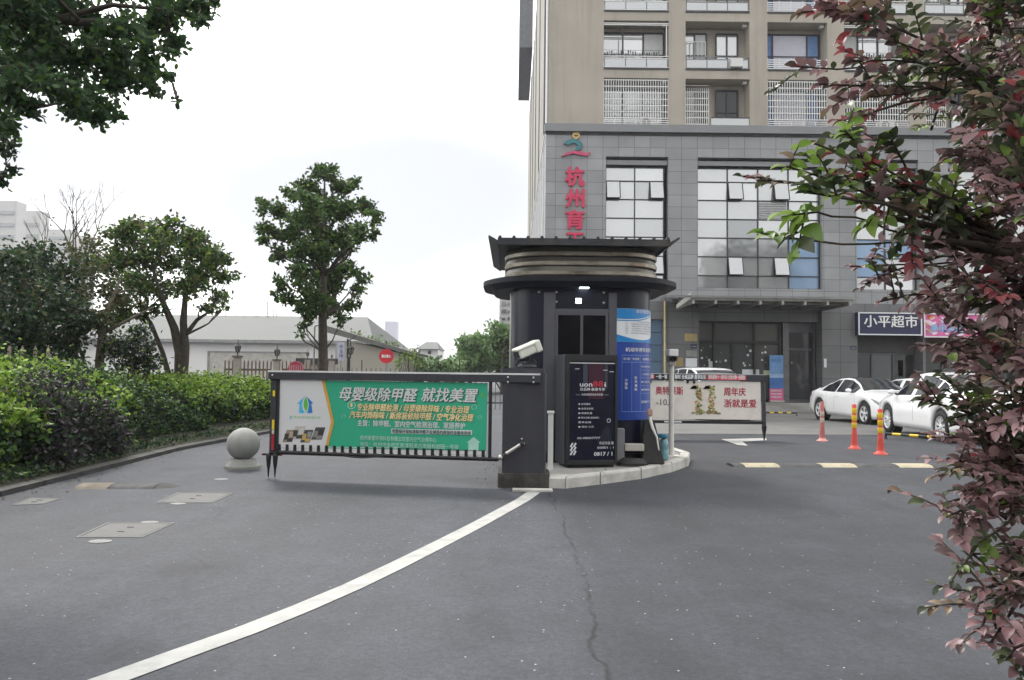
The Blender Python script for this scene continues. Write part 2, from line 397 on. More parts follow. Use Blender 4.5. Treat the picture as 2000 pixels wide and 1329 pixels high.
def tiles(name, c1, c2, mortar, bw, bh, rough=.45, ms=.012, off=0.0, axis='XZ'):
    m, t, b = nodes(name); n = t.nodes; l = t.links
    tc = n.new('ShaderNodeTexCoord'); sp = n.new('ShaderNodeSeparateXYZ'); l.new(tc.outputs['Object'], sp.inputs[0])
    cb = n.new('ShaderNodeCombineXYZ'); l.new(sp.outputs['X' if axis == 'XZ' else 'Y'], cb.inputs[0]); l.new(sp.outputs['Z'], cb.inputs[1])
    br = n.new('ShaderNodeTexBrick'); br.offset = off; br.inputs['Scale'].default_value = 1
    br.inputs['Brick Width'].default_value = bw; br.inputs['Row Height'].default_value = bh; br.inputs['Mortar Size'].default_value = ms
    br.inputs['Mortar Smooth'].default_value = .1
    br.inputs['Color1'].default_value = c4(c1); br.inputs['Color2'].default_value = c4(c2); br.inputs['Mortar'].default_value = c4(mortar)
    l.new(cb.outputs[0], br.inputs['Vector'])
    nz = n.new('ShaderNodeTexNoise'); nz.inputs['Scale'].default_value = .7; nz.inputs['Detail'].default_value = 8; l.new(tc.outputs['Object'], nz.inputs['Vector'])
    mr = n.new('ShaderNodeMapRange'); mr.inputs['From Min'].default_value = .3; mr.inputs['From Max'].default_value = .7; mr.inputs['To Min'].default_value = .86; mr.inputs['To Max'].default_value = 1.12
    l.new(nz.outputs['Fac'], mr.inputs['Value'])
    mu = n.new('ShaderNodeVectorMath'); mu.operation = 'SCALE'; l.new(br.outputs['Color'], mu.inputs[0]); l.new(mr.outputs[0], mu.inputs['Scale'])
    l.new(mu.outputs[0], b.inputs['Base Color']); b.inputs['Roughness'].default_value = rough
    return m
def panes(name, cols, metal=.7, rough=.07):
    """window glass, each pane mirroring a little more or less"""
    m, t, b = nodes(name); n = t.nodes; l = t.links
    g = n.new('ShaderNodeNewGeometry'); rp = n.new('ShaderNodeValToRGB'); els = rp.color_ramp.elements
    while len(els) < len(cols): els.new(.5)
    for i, c in enumerate(cols): els[i].position = i / max(1, len(cols) - 1); els[i].color = c4(c)
    l.new(g.outputs['Random Per Island'], rp.inputs['Fac']); l.new(rp.outputs[0], b.inputs['Base Color'])
    b.inputs['Metallic'].default_value = metal; b.inputs['Roughness'].default_value = rough
    tc = n.new('ShaderNodeTexCoord'); nz = n.new('ShaderNodeTexNoise'); nz.inputs['Scale'].default_value = .8; l.new(tc.outputs['Object'], nz.inputs['Vector'])
    bp = n.new('ShaderNodeBump'); bp.inputs['Strength'].default_value = .12; bp.inputs['Distance'].default_value = .1; l.new(nz.outputs['Fac'], bp.inputs['Height']); l.new(bp.outputs[0], b.inputs['Normal'])
    return m

ASPH = asphalt()
CONC = M('concrete', (.27, .265, .255), .85, var=.15, scale=1.2, bump=.3, dirt=(.13, .125, .12), dscale=.8)
KERBW = M('pale_kerb', (.46, .45, .42), .8, var=.15, scale=5, bump=.3, dirt=(.2, .19, .17), dscale=3)
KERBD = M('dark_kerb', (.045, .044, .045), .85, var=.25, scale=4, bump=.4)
PAINT = M('road_paint', (.38, .38, .365), .7, var=.10, scale=9, bump=.25, bscale=90, dirt=(.24, .24, .235), dscale=5)
SOIL = M('soil', (.024, .024, .014), .95, var=.5, scale=6, bump=.8, bscale=25, dirt=(.014, .028, .009), dscale=3)
STEEL = M('stainless', (.55, .53, .5), .35, .9, var=.1, scale=4)
CHARC = M('charcoal_paint', (.030, .031, .041), .45, 0, var=.1, scale=6, dirt=(.04, .04, .045), dscale=4, streak=(.055, .054, .056))
BLACK = M('black_paint', (.012, .012, .014), .45, var=.2, scale=6)
RUBBER = M('rubber', (.022, .022, .022), .75, var=.3, scale=12, bump=.3)
WHITE = M('white_paint', (.74, .74, .73), .45, var=.05, scale=5)

# ------------------------------------------------------------------ ground, road, marks
mb = MB()
ys = [-30, -10, 0, 4, 8, 12, 16, 20, 26, 31, 36, 50, 120, 400, 1500]
xs = [-1500, -300, -60, -20, 0, 20, 60, 300, 1500]
for j in range(len(ys) - 1):
    for i in range(len(xs) - 1):
        a, b_, y0, y1 = xs[i], xs[i + 1], ys[j], ys[j + 1]
        mb.quad((a, y0, gz(y0)), (b_, y0, gz(y0)), (b_, y1, gz(y1)), (a, y1, gz(y1)), ASPH)
tag(mb.build('road'), kind='structure')

# concrete forecourt in front of the building
FORE = M('forecourt_concrete', (.135, .133, .13), .85, var=.18, scale=1.0, bump=.3, dirt=(.10, .10, .10), dscale=.5)
mb = MB(); f = .004
pl = [(3.4, 17.4), (9.4, 17.9), (10.0, 13.2), (16, 11.5), (40, 11.5)]
for (xa, ya), (xb, yb) in zip(pl[:-1], pl[1:]):
    for k in range(4):
        t0, t1 = k / 4, (k + 1) / 4
        ya0, ya1 = ya + (36 - ya) * t0, ya + (36 - ya) * t1; yb0, yb1 = yb + (36 - yb) * t0, yb + (36 - yb) * t1
        mb.quad((xa, ya0, gz(ya0) + f), (xb, yb0, gz(yb0) + f), (xb, yb1, gz(yb1) + f), (xa, ya1, gz(ya1) + f), FORE)
tag(mb.build('forecourt'), kind='structure')

# the long curved line
pts = [(1043, 962), (1020, 978), (985, 997), (930, 1027), (860, 1063), (780, 1103), (690, 1146), (590, 1189), (480, 1233), (360, 1276), (215, 1329), (60, 1384), (-120, 1440)]
wid = [18, 20, 21, 23, 26, 29, 33, 38, 44, 50, 58, 66, 74]   # half heights in px, measured vertically
C = [G(x, y) for x, y in pts]
mb = MB(); Lp = []; Rp = []
for i, p in enumerate(C):
    d = (C[min(i + 1, len(C) - 1)] - C[max(i - 1, 0)]).normalized(); nrm = Vector((-d.y, d.x, 0)); w = .072
    Lp.append(p + nrm * w + Vector((0, 0, .004))); Rp.append(p - nrm * w + Vector((0, 0, .004)))
for i in range(len(C) - 1): mb.quad(Lp[i], Rp[i], Rp[i + 1], Lp[i + 1], PAINT)
tag(mb.build('road_line'), kind='structure')
# small spots of paint by the covers
SPOT = M('worn_spot', (.26, .26, .255), .8, var=.25, scale=20, dirt=(.15, .15, .15), dscale=9)
mb = MB()
for px, py, rx in ((196, 1057, .085), (292, 1020, .075), (432, 936, .085), (348, 984, .075)):
    c = G(px, py, .004); mb.poly([(c.x + rx * math.cos(a * .52), c.y + rx * .7 * math.sin(a * .52), c.z) for a in range(12)], SPOT)
tag(mb.build('road_marking'), kind='structure')
# white arrow in the exit lane
mb = MB(); P = lambda x, y: G(x, y, .0045)
mb.poly([P(1408, 858), P(1440, 869), P(1461, 871), P(1450, 863), P(1498, 860), P(1496, 856), P(1447, 857)], PAINT)
tag(mb.build('road_arrow'), kind='structure')

# ------------------------------------------------------------------ things lying in the road
COVER = M('cover_plate', (.125, .125, .124), .75, var=.12, scale=5, bump=.5, bscale=30, dirt=(.1, .1, .1), dscale=3)
COVERF = M('cover_frame', (.18, .18, .176), .7, var=.15, scale=5)
def cover(corn, label):
    P = [G(x, y) for x, y in corn]; c = sum(P, Vector()) / 4
    t = thing('manhole_cover', label, 'manhole cover', c, group='utility covers set in the road')
    a = MB(); I = [c + (p - c) * .94 for p in P]; up = lambda v, h: Vector((v.x, v.y, v.z + h))
    for i in range(4):
        j = (i + 1) % 4; a.quad(up(P[i], .006), up(P[j], .006), up(I[j], .006), up(I[i], .006), COVERF)
        a.quad(up(P[i], 0), up(P[j], 0), up(P[j], .006), up(P[i], .006), COVERF)
    a.build('frame', t)
    b = MB(); I2 = [c + (p - c) * .905 for p in P]; b.poly([up(v, .005) for v in I2], COVER); b.poly([up(v, .0022) for v in [c + (p - c) * .96 for p in P]], BLACK)
    for u in (.35, .65):
        q = c + (P[0] - c) * (u - .5) + (P[1] - c) * (u - .5); b.cbox((q.x, q.y, .007), (.05, .012, .006), COVER)
    b.build('lid', t)
cover([(147, 1051), (277, 1051), (342, 1022), (210, 1022)], 'square grey utility cover in the road, the larger one nearest the viewer')
cover([(305, 983), (415, 983), (456, 964), (348, 963)], 'grey utility cover in the road between the ramp end and the stone ball')
cover([(22, 988), (85, 985), (120, 975), (60, 973)], 'worn utility cover half sunk beside the dark kerb of the hedge')

YEL = M('faded_yellow', (.42, .37, .26), .8, var=.2, scale=5, bump=.4, dirt=(.13, .12, .10), dscale=5)
RAMPD = M('ramp_rubber', (.050, .050, .052), .8, var=.3, scale=9, bump=.3, dirt=(.09, .09, .09), dscale=5)
TAN = M('worn_tan', (.17, .145, .115), .85, var=.3, scale=6, bump=.4, dirt=(.10, .095, .09), dscale=5)
def ramp(p0, p1, segs, label, endcap=False):
    """rubber speed ramp from p0 to p1 in coloured segments (fraction, material)"""
    c = (p0 + p1) / 2; t = thing('speed_ramp', label, 'speed bump', c)
    d = (p1 - p0); ln = d.length; d.normalize(); n = Vector((-d.y, d.x, 0)); up = Vector((0, 0, 1)); pos = 0
    prof = [(-.17, .0), (-.13, .02), (-.06, .034), (.06, .034), (.13, .02), (.17, .0)]
    tot = sum(s for s, _ in segs)
    for s, m in segs:
        a = MB(); w = s / tot * ln; A = p0 + d * (pos + .004); B = p0 + d * (pos + w - .004); k = len(prof)
        vs = [A + n * y + up * z for y, z in prof] + [B + n * y + up * z for y, z in prof]
        a.add(vs, [(i, i + 1, k + i + 1, k + i) for i in range(k - 1)] + [tuple(range(k - 1, -1, -1)), tuple(range(k, 2 * k))], m); pos += w
        a.build('segment', t)
    if endcap:
        a = MB(); a.add([p1 + n * .17, p1 - n * .17, p1 - n * .06 + up * .034, p1 + n * .06 + up * .034, p1 + d * .2 + n * .08, p1 + d * .2 - n * .08],
                        [(0, 3, 4), (3, 2, 5, 4), (2, 1, 5)], RUBBER); a.build('end_cap', t)
ramp(G(1425, 910), G(1842, 911), [(.2, RAMPD), (.62, YEL), (.75, RAMPD), (.62, YEL), (.75, RAMPD), (.62, YEL), (.3, RAMPD)], 'low rubber speed ramp with three pale yellow segments across the exit lane')
ramp(G(158, 951), G(312, 951), [(.55, TAN), (.75, RAMPD)], 'short worn rubber speed ramp with a dull tan end by the hedge kerb', True)

# ------------------------------------------------------------------ traffic island
ISZ = .13
isl = [(.30, 8.42), (.62, 8.38), (1.05, 8.72), (1.62, 9.22), (2.15, 9.9), (2.52, 10.55), (2.70, 11.2), (2.62, 11.9), (2.2, 12.7), (1.2, 13.4), (.1, 13.3), (-.12, 9.0)]
mb = MB(); cx = sum(p[0] for p in isl) / len(isl); cy = sum(p[1] for p in isl) / len(isl)
inn = [(x + (cx - x) * .12, y + (cy - y) * .10) for x, y in isl]
n = len(isl)
for i in range(n):
    j = (i + 1) % n
    a, b_, c, d = Vector((*isl[i], 0)), Vector((*isl[j], 0)), Vector((*inn[j], 0)), Vector((*inn[i], 0))
    k = max(1, round((b_ - a).length / .75))
    for q in range(k):
        g0, g1 = (q + .012) / k, (q + .988) / k
        A, B, Cc, D = a.lerp(b_, g0), a.lerp(b_, g1), d.lerp(c, g1), d.lerp(c, g0); z = Vector((0, 0, ISZ)); zb = Vector((0, 0, -.12))
        A2, B2 = A.lerp(D, .1), B.lerp(Cc, .1)
        zl = Vector((0, 0, ISZ - .022))
        mb.quad(A + zb, B + zb, B + zl, A + zl, KERBW); mb.quad(A + zl, B + zl, B2 + z, A2 + z, KERBW); mb.quad(A2 + z, B2 + z, Cc + z, D + z, KERBW)
        mb.quad(A + zb, A + zl, D + zl, D + zb, KERBW); mb.quad(B + zb, Cc + zb, Cc + zl, B + zl, KERBW)
tag(mb.build('island_kerb'), kind='structure')
mb = MB(); mb.poly([(x, y, ISZ - .01) for x, y in inn], CONC)
mb.poly([(x + (cx - x) * .03, y + (cy - y) * .03, -.1) for x, y in isl], CONC)
tag(mb.build('island_pavement'), kind='structure')

# ------------------------------------------------------------------ kerb and bed along the hedge
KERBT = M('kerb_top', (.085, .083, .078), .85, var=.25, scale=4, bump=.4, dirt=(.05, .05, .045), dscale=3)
kl = [(-520, 1130), (-260, 1050), (0, 971), (160, 930), (350, 881), (525, 847), (640, 829)]
KP = [G(x, y) for x, y in kl]
KP.append(KP[-1] + (KP[-1] - KP[-2]).normalized() * 14)
def inward(i):
    d = (KP[min(i + 1, len(KP) - 1)] - KP[max(i - 1, 0)]).normalized(); return Vector((-d.y, d.x, 0))
def bedpt(s, back, z=0.0):
    """point in the bed: s runs along the kerb (0..len-1), back is metres behind it"""
    i = min(int(s), len(KP) - 2); u = s - i
    p = KP[i].lerp(KP[i + 1], u) + inward(i).lerp(inward(i + 1), u).normalized() * back
    p.z = gz(p.y) + z; return p
mb = MB()
for i in range(len(KP) - 1):
    k = max(1, round((KP[i + 1] - KP[i]).length / .8))
    for q in range(k):
        s0, s1 = i + (q + .01) / k, i + (q + .99) / k
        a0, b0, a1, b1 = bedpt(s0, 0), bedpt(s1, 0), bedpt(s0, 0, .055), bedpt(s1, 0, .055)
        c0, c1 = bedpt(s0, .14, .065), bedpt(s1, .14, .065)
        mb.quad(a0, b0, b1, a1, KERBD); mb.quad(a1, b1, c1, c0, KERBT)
tag(mb.build('hedge_kerb'), kind='structure')
mb = MB()
for i in range(len(KP) - 1):
    for q in range(4):
        s0, s1 = i + q / 4, i + (q + 1) / 4
        for b0, b1 in ((.14, .5), (.5, 2), (2, 9)):
            h = lambda b_: .062 if b_ < .3 else (.16 if b_ < 1 else .3)
            mb.quad(bedpt(s0, b0, h(b0)), bedpt(s1, b0, h(b0)), bedpt(s1, b1, h(b1)), bedpt(s0, b1, h(b1)), SOIL)
tag(mb.build('soil_bed'), kind='structure')

# ------------------------------------------------------------------ sentry booth
NAVY = M('navy_panel', (.0055, .007, .020), .34, 0, var=.12, scale=5, coat=.06, spec=.35, dirt=(.011, .012, .02), dscale=2, streak=(.022, .022, .028))
FRAMEG = M('grey_frame', (.085, .085, .10), .45, .2, var=.08, scale=6)
DGLASS = M('dark_glass', (.003, .0035, .006), .08, 0, var=.1, spec=.35)
ROOFM = M('dark_roof_sheet', (.035, .037, .042), .5, .4, var=.2, scale=5, dirt=(.09, .08, .07), dscale=4)
def rust_band():
    m, t, b = nodes('rusted_steel_band'); n = t.nodes; l = t.links
    tc = n.new('ShaderNodeTexCoord'); mp = n.new('ShaderNodeMapping'); mp.inputs['Scale'].default_value = (1.1, 1.1, 2.5); l.new(tc.outputs['Object'], mp.inputs['Vector'])
    nz = n.new('ShaderNodeTexNoise'); nz.inputs['Scale'].default_value = 1.1; nz.inputs['Detail'].default_value = 7; nz.inputs['Roughness'].default_value = .65; l.new(mp.outputs[0], nz.inputs['Vector'])
    rp = n.new('ShaderNodeValToRGB'); l.new(nz.outputs['Fac'], rp.inputs['Fac']); e = rp.color_ramp.elements
    e[0].position = .34; e[0].color = (.045, .036, .03, 1); e[1].position = .48; e[1].color = (.33, .29, .235, 1)
    for p, c in ((.56, (.45, .41, .345)), (.64, (.28, .20, .14)), (.74, (.40, .365, .31))):
        q = e.new(p); q.color = c4(c)
    l.new(rp.outputs[0], b.inputs['Base Color']); b.inputs['Metallic'].default_value = .55; b.inputs['Roughness'].default_value = .42
    return m
RUST = rust_band()
BX, BY = .945, 10.75; HX, HY = .96, .95; CR = .46
booth = thing('sentry_booth', 'dark navy gate sentry booth with rusted steel bands under a flat dark roof', 'guard booth', (BX, BY, ISZ))
z0 = ISZ - .02
mb = MB(); ol = rrect(BX, BY, HX, HY, CR, 10)
mb.prism(ol, z0 + .14, 2.5, NAVY, True); mb.build('wall', booth)
mb = MB(); mb.prism(rrect(BX, BY, HX + .03, HY + .03, CR + .03, 10), z0, z0 + .14, BLACK, True); mb.build('plinth', booth)
FY = BY - HY
px0 = lambda px: at(px, 700, FY).x
pz0 = lambda py: at(1130, py, FY).z
# front frame: two grey posts, a lintel and the sliding window
mb = MB()
for a, b_ in ((1061, 1084), (1188, 1204)): mb.box((px0(a), FY - .02, z0 + .14), (px0(b_), FY + .02, pz0(572)), FRAMEG)
mb.box((px0(1084), FY - .024, pz0(612)), (px0(1188), FY + .02, pz0(604)), FRAMEG)
mb.build('front_frame', booth, bevel=.004)
win = MB(); wx0, wx1 = px0(1084), px0(1187); wz0, wz1 = pz0(800), pz0(612)
for a, b_ in ((wx0, wx0 + .035), (wx1 - .035, wx1), ((wx0 + wx1) / 2 - .018, (wx0 + wx1) / 2 + .018)): win.box((a, FY - .034, wz0), (b_, FY + .01, wz1), FRAMEG)
win.box((wx0, FY - .03, wz0 - .035), (wx1, FY + .01, wz0), FRAMEG); win.box((wx0 + .035, FY - .031, wz1 - .03), (wx1 - .035, FY + .01, wz1), FRAMEG)
wo = win.build('window', booth)
mb = MB()
for a, b_, y in ((wx0 + .035, (wx0 + wx1) / 2 - .018, FY - .012), ((wx0 + wx1) / 2 + .018, wx1 - .035, FY - .018)):
    mb.quad((a, y, wz0), (b_, y, wz0), (b_, y, wz1 - .03), (a, y, wz1 - .03), DGLASS)
mb.build('pane', wo)
# chrome edge strips at the sides
mb = MB()
for sx in (-1, 1): mb = MB(); mb.tube([(BX + sx * (HX + .005), BY - .30, z0 + .15), (BX + sx * (HX + .005), BY - .30, 2.42)], .014, STEEL, 8); mb.build('edge_strip', booth)
# brim
mb = MB()
BRIM = M('brim_sheet', (.008, .009, .016), .55, 0, var=.2, scale=4, spec=.3, dirt=(.02, .02, .025), dscale=3)
mb.prism(rrect(BX, BY, 1.20, HY + .14, .74, 14), 2.43, 2.50, BRIM, False, scale1=1.05, cen=(BX, BY))
mb.prism(rrect(BX, BY, 1.36, HY + .20, .86, 14), 2.50, 2.56, BRIM, False, scale1=1.0, cen=(BX, BY)); mb.prism(rrect(BX, BY, 1.36, HY + .20, .86, 14), 2.56, 2.583, BRIM, False, scale1=.95, cen=(BX, BY))
mb.build('brim', booth)
# three bands
BANDG = M('band_grey_steel', (.17, .16, .14), .4, .4, var=.25, scale=3, dirt=(.07, .06, .05), dscale=3)
for k in range(3):
    mb = MB(); zb = 2.585 + k * .128
    for a, b_, ra, rb in ((0, .012, .022, .035), (.012, .055, .035, .038), (.055, .06, .038, .03), (.06, .118, .03, .012)):
        o1 = rrect(BX, BY, 1.02 + ra, HY + .10 + ra, .62, 12); o2 = rrect(BX, BY, 1.02 + rb, HY + .10 + rb, .62, 12); nn = len(o1)
        mb.add([(x, y, zb + a) for x, y in o1] + [(x, y, zb + b_) for x, y in o2], [(i, (i + 1) % nn, nn + (i + 1) % nn, nn + i) for i in range(nn)], RUST if a < .05 else BANDG, True)
    mb.build('steel_band', booth)
    mb = MB(); mb.prism(rrect(BX, BY, 1.0, HY + .08, .60, 12), zb + .118, zb + .128, BLACK); mb.build('band_seam', booth)
# roof sheet with ribs and side gutters
RZ = 2.97; ry0, ry1 = 9.42, 12.1
rx0, rx1 = at(972, 475, ry0).x, at(1309, 475, ry0).x
mb = MB(); mb.box((rx0, ry0, RZ), (rx1, ry1, RZ + .055), ROOFM)
nr = 12
for i in range(nr + 1):
    x = rx0 + .03 + (rx1 - rx0 - .06) * i / nr; mb.tube([(x, ry0 - .02, RZ + .06), (x, ry1, RZ + .06)], .022, ROOFM, 6)
mb.build('roof_sheet', booth)
mb = MB(); mb.box((rx0, ry0 - .012, RZ - .035), (rx1, ry0, RZ + .05), ROOFM); mb.build('fascia', booth)
for sx, x in ((-1, rx0), (1, rx1)):
    mb = MB(); w = .115 * sx
    mb.add([(x, ry0 - .02, RZ + .02), (x + w, ry0 - .02, RZ + .085), (x + w, ry1, RZ + .085), (x, ry1, RZ + .02), (x, ry0 - .02, RZ - .02), (x + w * 1.05, ry0 - .02, RZ + .06), (x + w * 1.05, ry1, RZ + .06), (x, ry1, RZ - .02)],
           [(0, 1, 2, 3), (7, 6, 5, 4), (4, 5, 1, 0), (5, 6, 2, 1), (6, 7, 3, 2)], ROOFM); mb.build('gutter', booth)
# lamp and studs on the header
LAMP = emit('led_white', (.9, .97, 1.0), 7.0)
lx = at(1130, 588, FY - .03)
mb = MB(); mb.box((lx.x - .05, FY - .03, lx.z - .045), (lx.x + .05, FY, lx.z + .045), BLACK); lm = mb.build('header_lamp', booth)
mb = MB(); mb.box((lx.x - .036, FY - .034, lx.z - .032), (lx.x + .036, FY - .0305, lx.z + .032), LAMP); mb.build('bulb', lm)
mb = MB(); mb.cbox((BX + .0, FY - .08, 2.424), (.12, .05, .012), LAMP); mb.build('lamp_reflection', booth)  # glowing plate under the brim stands in for the header lamp's reflection
for px, py in ((1053, 571), (1087, 571), (1179, 572), (1087, 590), (1179, 592)):
    p = at(px, py, FY - .005); mb = MB(); mb.sphere(p, .017, STEEL, 10, 6); mb.build('stud', booth)

# curved boards on the rounded right corner of the booth
def on_corner(u, z, off):
    """u: metres along the booth wall starting at the right end of the flat front"""
    xs_ = BX + HX - CR; yc = BY - HY + CR; sx = px0(1204); flat = xs_ - sx
    r = CR + off
    if u < flat: return Vector((sx + u, FY - off, z))
    a = (u - flat) / CR
    if a < math.pi / 2: return Vector((xs_ + r * math.sin(a), yc - r * math.cos(a), z))
    return Vector((BX + HX + off, yc + (a - math.pi / 2) * CR, z))
ULEN = (BX + HX - CR - px0(1204)) + CR * 1.45
def board(zb, zt, mat, off=.012):
    mb = MB(); k = 14; vs = []
    for i in range(k + 1):
        u = ULEN * i / k; vs += [on_corner(u, zb, off), on_corner(u, zt, off), on_corner(u, zt, .001), on_corner(u, zb, .001)]
    fs = []
    for i in range(k):
        a, b_ = 4 * i, 4 * i + 4; fs += [(a, b_, b_ + 1, a + 1), (a + 1, b_ + 1, b_ + 2, a + 2), (a, a + 3, b_ + 3, b_)]
    mb.add(vs, fs, mat); return mb
def curved(mb, poly_uv, mat, off, k=1):
    mb.add([on_corner(u, z, off) for u, z in poly_uv], [tuple(range(len(poly_uv)))], mat)
def strip(mb, lo, hi, mat, off, k=14, u0=0, u1=None):
    u1 = ULEN if u1 is None else u1
    vs = []
    for i in range(k + 1):
        t = i / k; u = u0 + (u1 - u0) * t; vs += [on_corner(u, lo(t), off), on_corner(u, hi(t), off)]
    mb.add(vs, [(2 * i, 2 * i + 2, 2 * i + 3, 2 * i + 1) for i in range(k)], mat)
def ctext(mb, body, u, z, size, mat, off, w=None, bold=.0, align='LEFT'):
    t = MB(); t.text(body, (0, 0, 0), (1, 0, 0), (0, 1, 0), size, mat, w=w, bold=bold, align=align)
    mb.add([on_corner(u + x, z + y, off) for x, y, _ in t.v], t.f, mat)
BLUE = M('board_blue', (.008, .045, .27), .35, var=.08, scale=3); BLUE2 = M('notice_blue', (.01, .20, .50), .35, var=.06); LBLUE = M('line_blue', (.18, .3, .7), .4)
PAPER = M('printed_white', (.66, .68, .70), .5, var=.04); INK = M('ink_grey', (.12, .13, .15), .6)
zA, zB, zC = pz0(820) , pz0(668), pz0(602)
nb = thing('notice_board', 'curved white and blue notice on the booth corner above the fee table', 'notice board', on_corner(ULEN / 2, (zB + zC) / 2, .01))
mb = board(zB + .002, zC, PAPER); mb.build('panel', nb)
mb = MB(); hh = zC - zB
strip(mb, lambda t: zC - hh * (.30 + .10 * math.sin(t * 3.3) - .26 * t), lambda t: zC - .002, BLUE2, .015)
strip(mb, lambda t: zC - hh * (.36 + .10 * math.sin(t * 3.3) - .26 * t), lambda t: zC - hh * (.33 + .10 * math.sin(t * 3.3) - .26 * t), BLUE2, .0152)
strip(mb, lambda t: zB + .004, lambda t: zB + hh * (.20 - .16 * math.sin(t * 3.1) + .04), BLUE2, .015)
ctext(mb, '保安管理制度', ULEN * .36, zC - .052, .05, PAPER, .018, w=ULEN * .5, bold=.012)
for i, (s, wf) in enumerate((('一、严格遵守岗位职责和制度', .5), ('二、车辆进出须登记检查核对', .62), ('三、着装整齐文明礼貌执勤', .70), ('四、认真做好交接班记录工作', .72), ('五、严禁闲杂人员进入岗亭内', .74), ('六、保持岗亭周围环境卫生', .60))):
    ctext(mb, s, ULEN * (.30 if i == 0 else .16), zC - hh * (.40 + .068 * i), .02, INK, .016, w=ULEN * wf)
mb.build('print', nb)
fb = thing('fee_board', 'tall blue parking fee table with white lettering wrapped on the booth corner', 'sign board', on_corner(ULEN / 2, (zA + zB) / 2, .01))
mb = board(zA, zB - .002, BLUE); mb.build('panel', fb)
mb = MB(); H = zB - zA; q = lambda v: zB - H * v
ctext(mb, '机动车停车收费公示', ULEN * .16, q(.115), .06, PAPER, .016, w=ULEN * .80, bold=.02)
for v in (.165, .255, .89): strip(mb, lambda t: q(v) - .003, lambda t: q(v) + .003, LBLUE, .015, u0=ULEN * .1, u1=ULEN * .95)
for v in (.355, .455, .555, .655, .75): strip(mb, lambda t: q(v) - .002, lambda t: q(v) + .002, LBLUE, .015, u0=ULEN * .47, u1=ULEN * .95)
for u in (.1, .28, .47, .82, .95): strip(mb, lambda t: q(.89), lambda t: q(.165), LBLUE, .0152, k=1, u0=ULEN * u - .002, u1=ULEN * u + .002)
for u, s, w in ((.12, '车型', .13), (.30, '时段', .14), (.53, '收费标准', .22), (.84, '限额', .10)): ctext(mb, s, ULEN * u, q(.225), .035, PAPER, .016, w=ULEN * w, bold=.015)
for v, s in ((.32, '半小时内免费'), (.42, '一小时内五元'), (.52, '两小时内八元'), (.62, '超时每时两元'), (.78, '全天最高三十元')):
    ctext(mb, s, ULEN * .49, q(v), .03, PAPER, .016, w=ULEN * .31, bold=.015); ctext(mb, '元', ULEN * .87, q(v), .03, PAPER, .016, bold=.01)
for i, s in enumerate('小型车'): ctext(mb, s, ULEN * .15, q(.50 + .05 * i), .042, PAPER, .016, bold=.03)
for i, s in enumerate('白天夜间'): ctext(mb, s, ULEN * .34, q(.47 + .05 * i), .042, PAPER, .016, bold=.03)
ctext(mb, '♥', ULEN * .90, q(.945), .05, PAPER, .016)
mb.build('print', fb)

# ------------------------------------------------------------------ barrier cabinet with its strut
def cabinet(label, x0, x1, yf, zt, zg, dep=.42, strut=True):
    t = thing('barrier_cabinet', label, 'barrier cabinet', ((x0 + x1) / 2, yf + dep / 2, zg))
    mb = MB(); mb.prism(rrect((x0 + x1) / 2, yf + dep / 2, (x1 - x0) / 2, dep / 2, .035, 5), zg + .16, zt - .04, CHARC, False); mb.build('cabinet_body', t)
    mb = MB(); mb.prism(rrect((x0 + x1) / 2, yf + dep / 2, (x1 - x0) / 2 + .045, dep / 2 + .04, .05, 5), zg - .02, zg + .16, M('base_block', (.035, .033, .03), .85, var=.3, scale=8, bump=.4, dirt=(.1, .09, .08), dscale=5), False); mb.build('base_block', t, bevel=.008)
    mb = MB(); mb.prism(rrect((x0 + x1) / 2 - .02, yf + dep / 2, (x1 - x0) / 2 - .0, dep / 2 + .008, .03, 4), zt - .04, zt + .015, CHARC, False); mb.build('cabinet_cap', t, bevel=.006)
    return t
CYF = 8.42
cb = cabinet('charcoal steel barrier cabinet with a gas strut on a black base block', at(981, 830, CYF).x, at(1067, 830, CYF).x, CYF, at(1020, 722, CYF).z, 0)
a, b_ = at(1019, 867, CYF - .06), at(977, 894, CYF - .06)
mb = MB(); m_ = a.lerp(b_, .72); mb.tube([a, m_], .021, STEEL, 10); mb.tube([m_, b_], .012, BLACK, 8)
mb.sphere(a, .03, BLACK, 10, 6); mb.sphere(b_, .03, STEEL, 10, 6); mb.tube([a, a + Vector((0, .08, 0))], .018, BLACK); mb.build('gas_strut', cb)
for dx, dz in ((0, .05), (.025, .0)): mb = MB(); mb.sphere(a + Vector((dx, .03, dz)), .012, STEEL, 8, 5); mb.build('bolt', cb)
mb = MB(); mb.cbox((a.x, CYF - .004, a.z - .19), (.035, .008, .008), BLACK); mb.build('keyhole', cb)
mb = MB(); p = G(1040, 960); mb.box((p.x - .22, p.y - .06, 0), (p.x + .22, p.y + .05, .028), KERBW)
tag(mb.build('kerb_slab', bevel=.006), 'thin pale concrete slab under the cabinet at the head of the white line', 'slab')

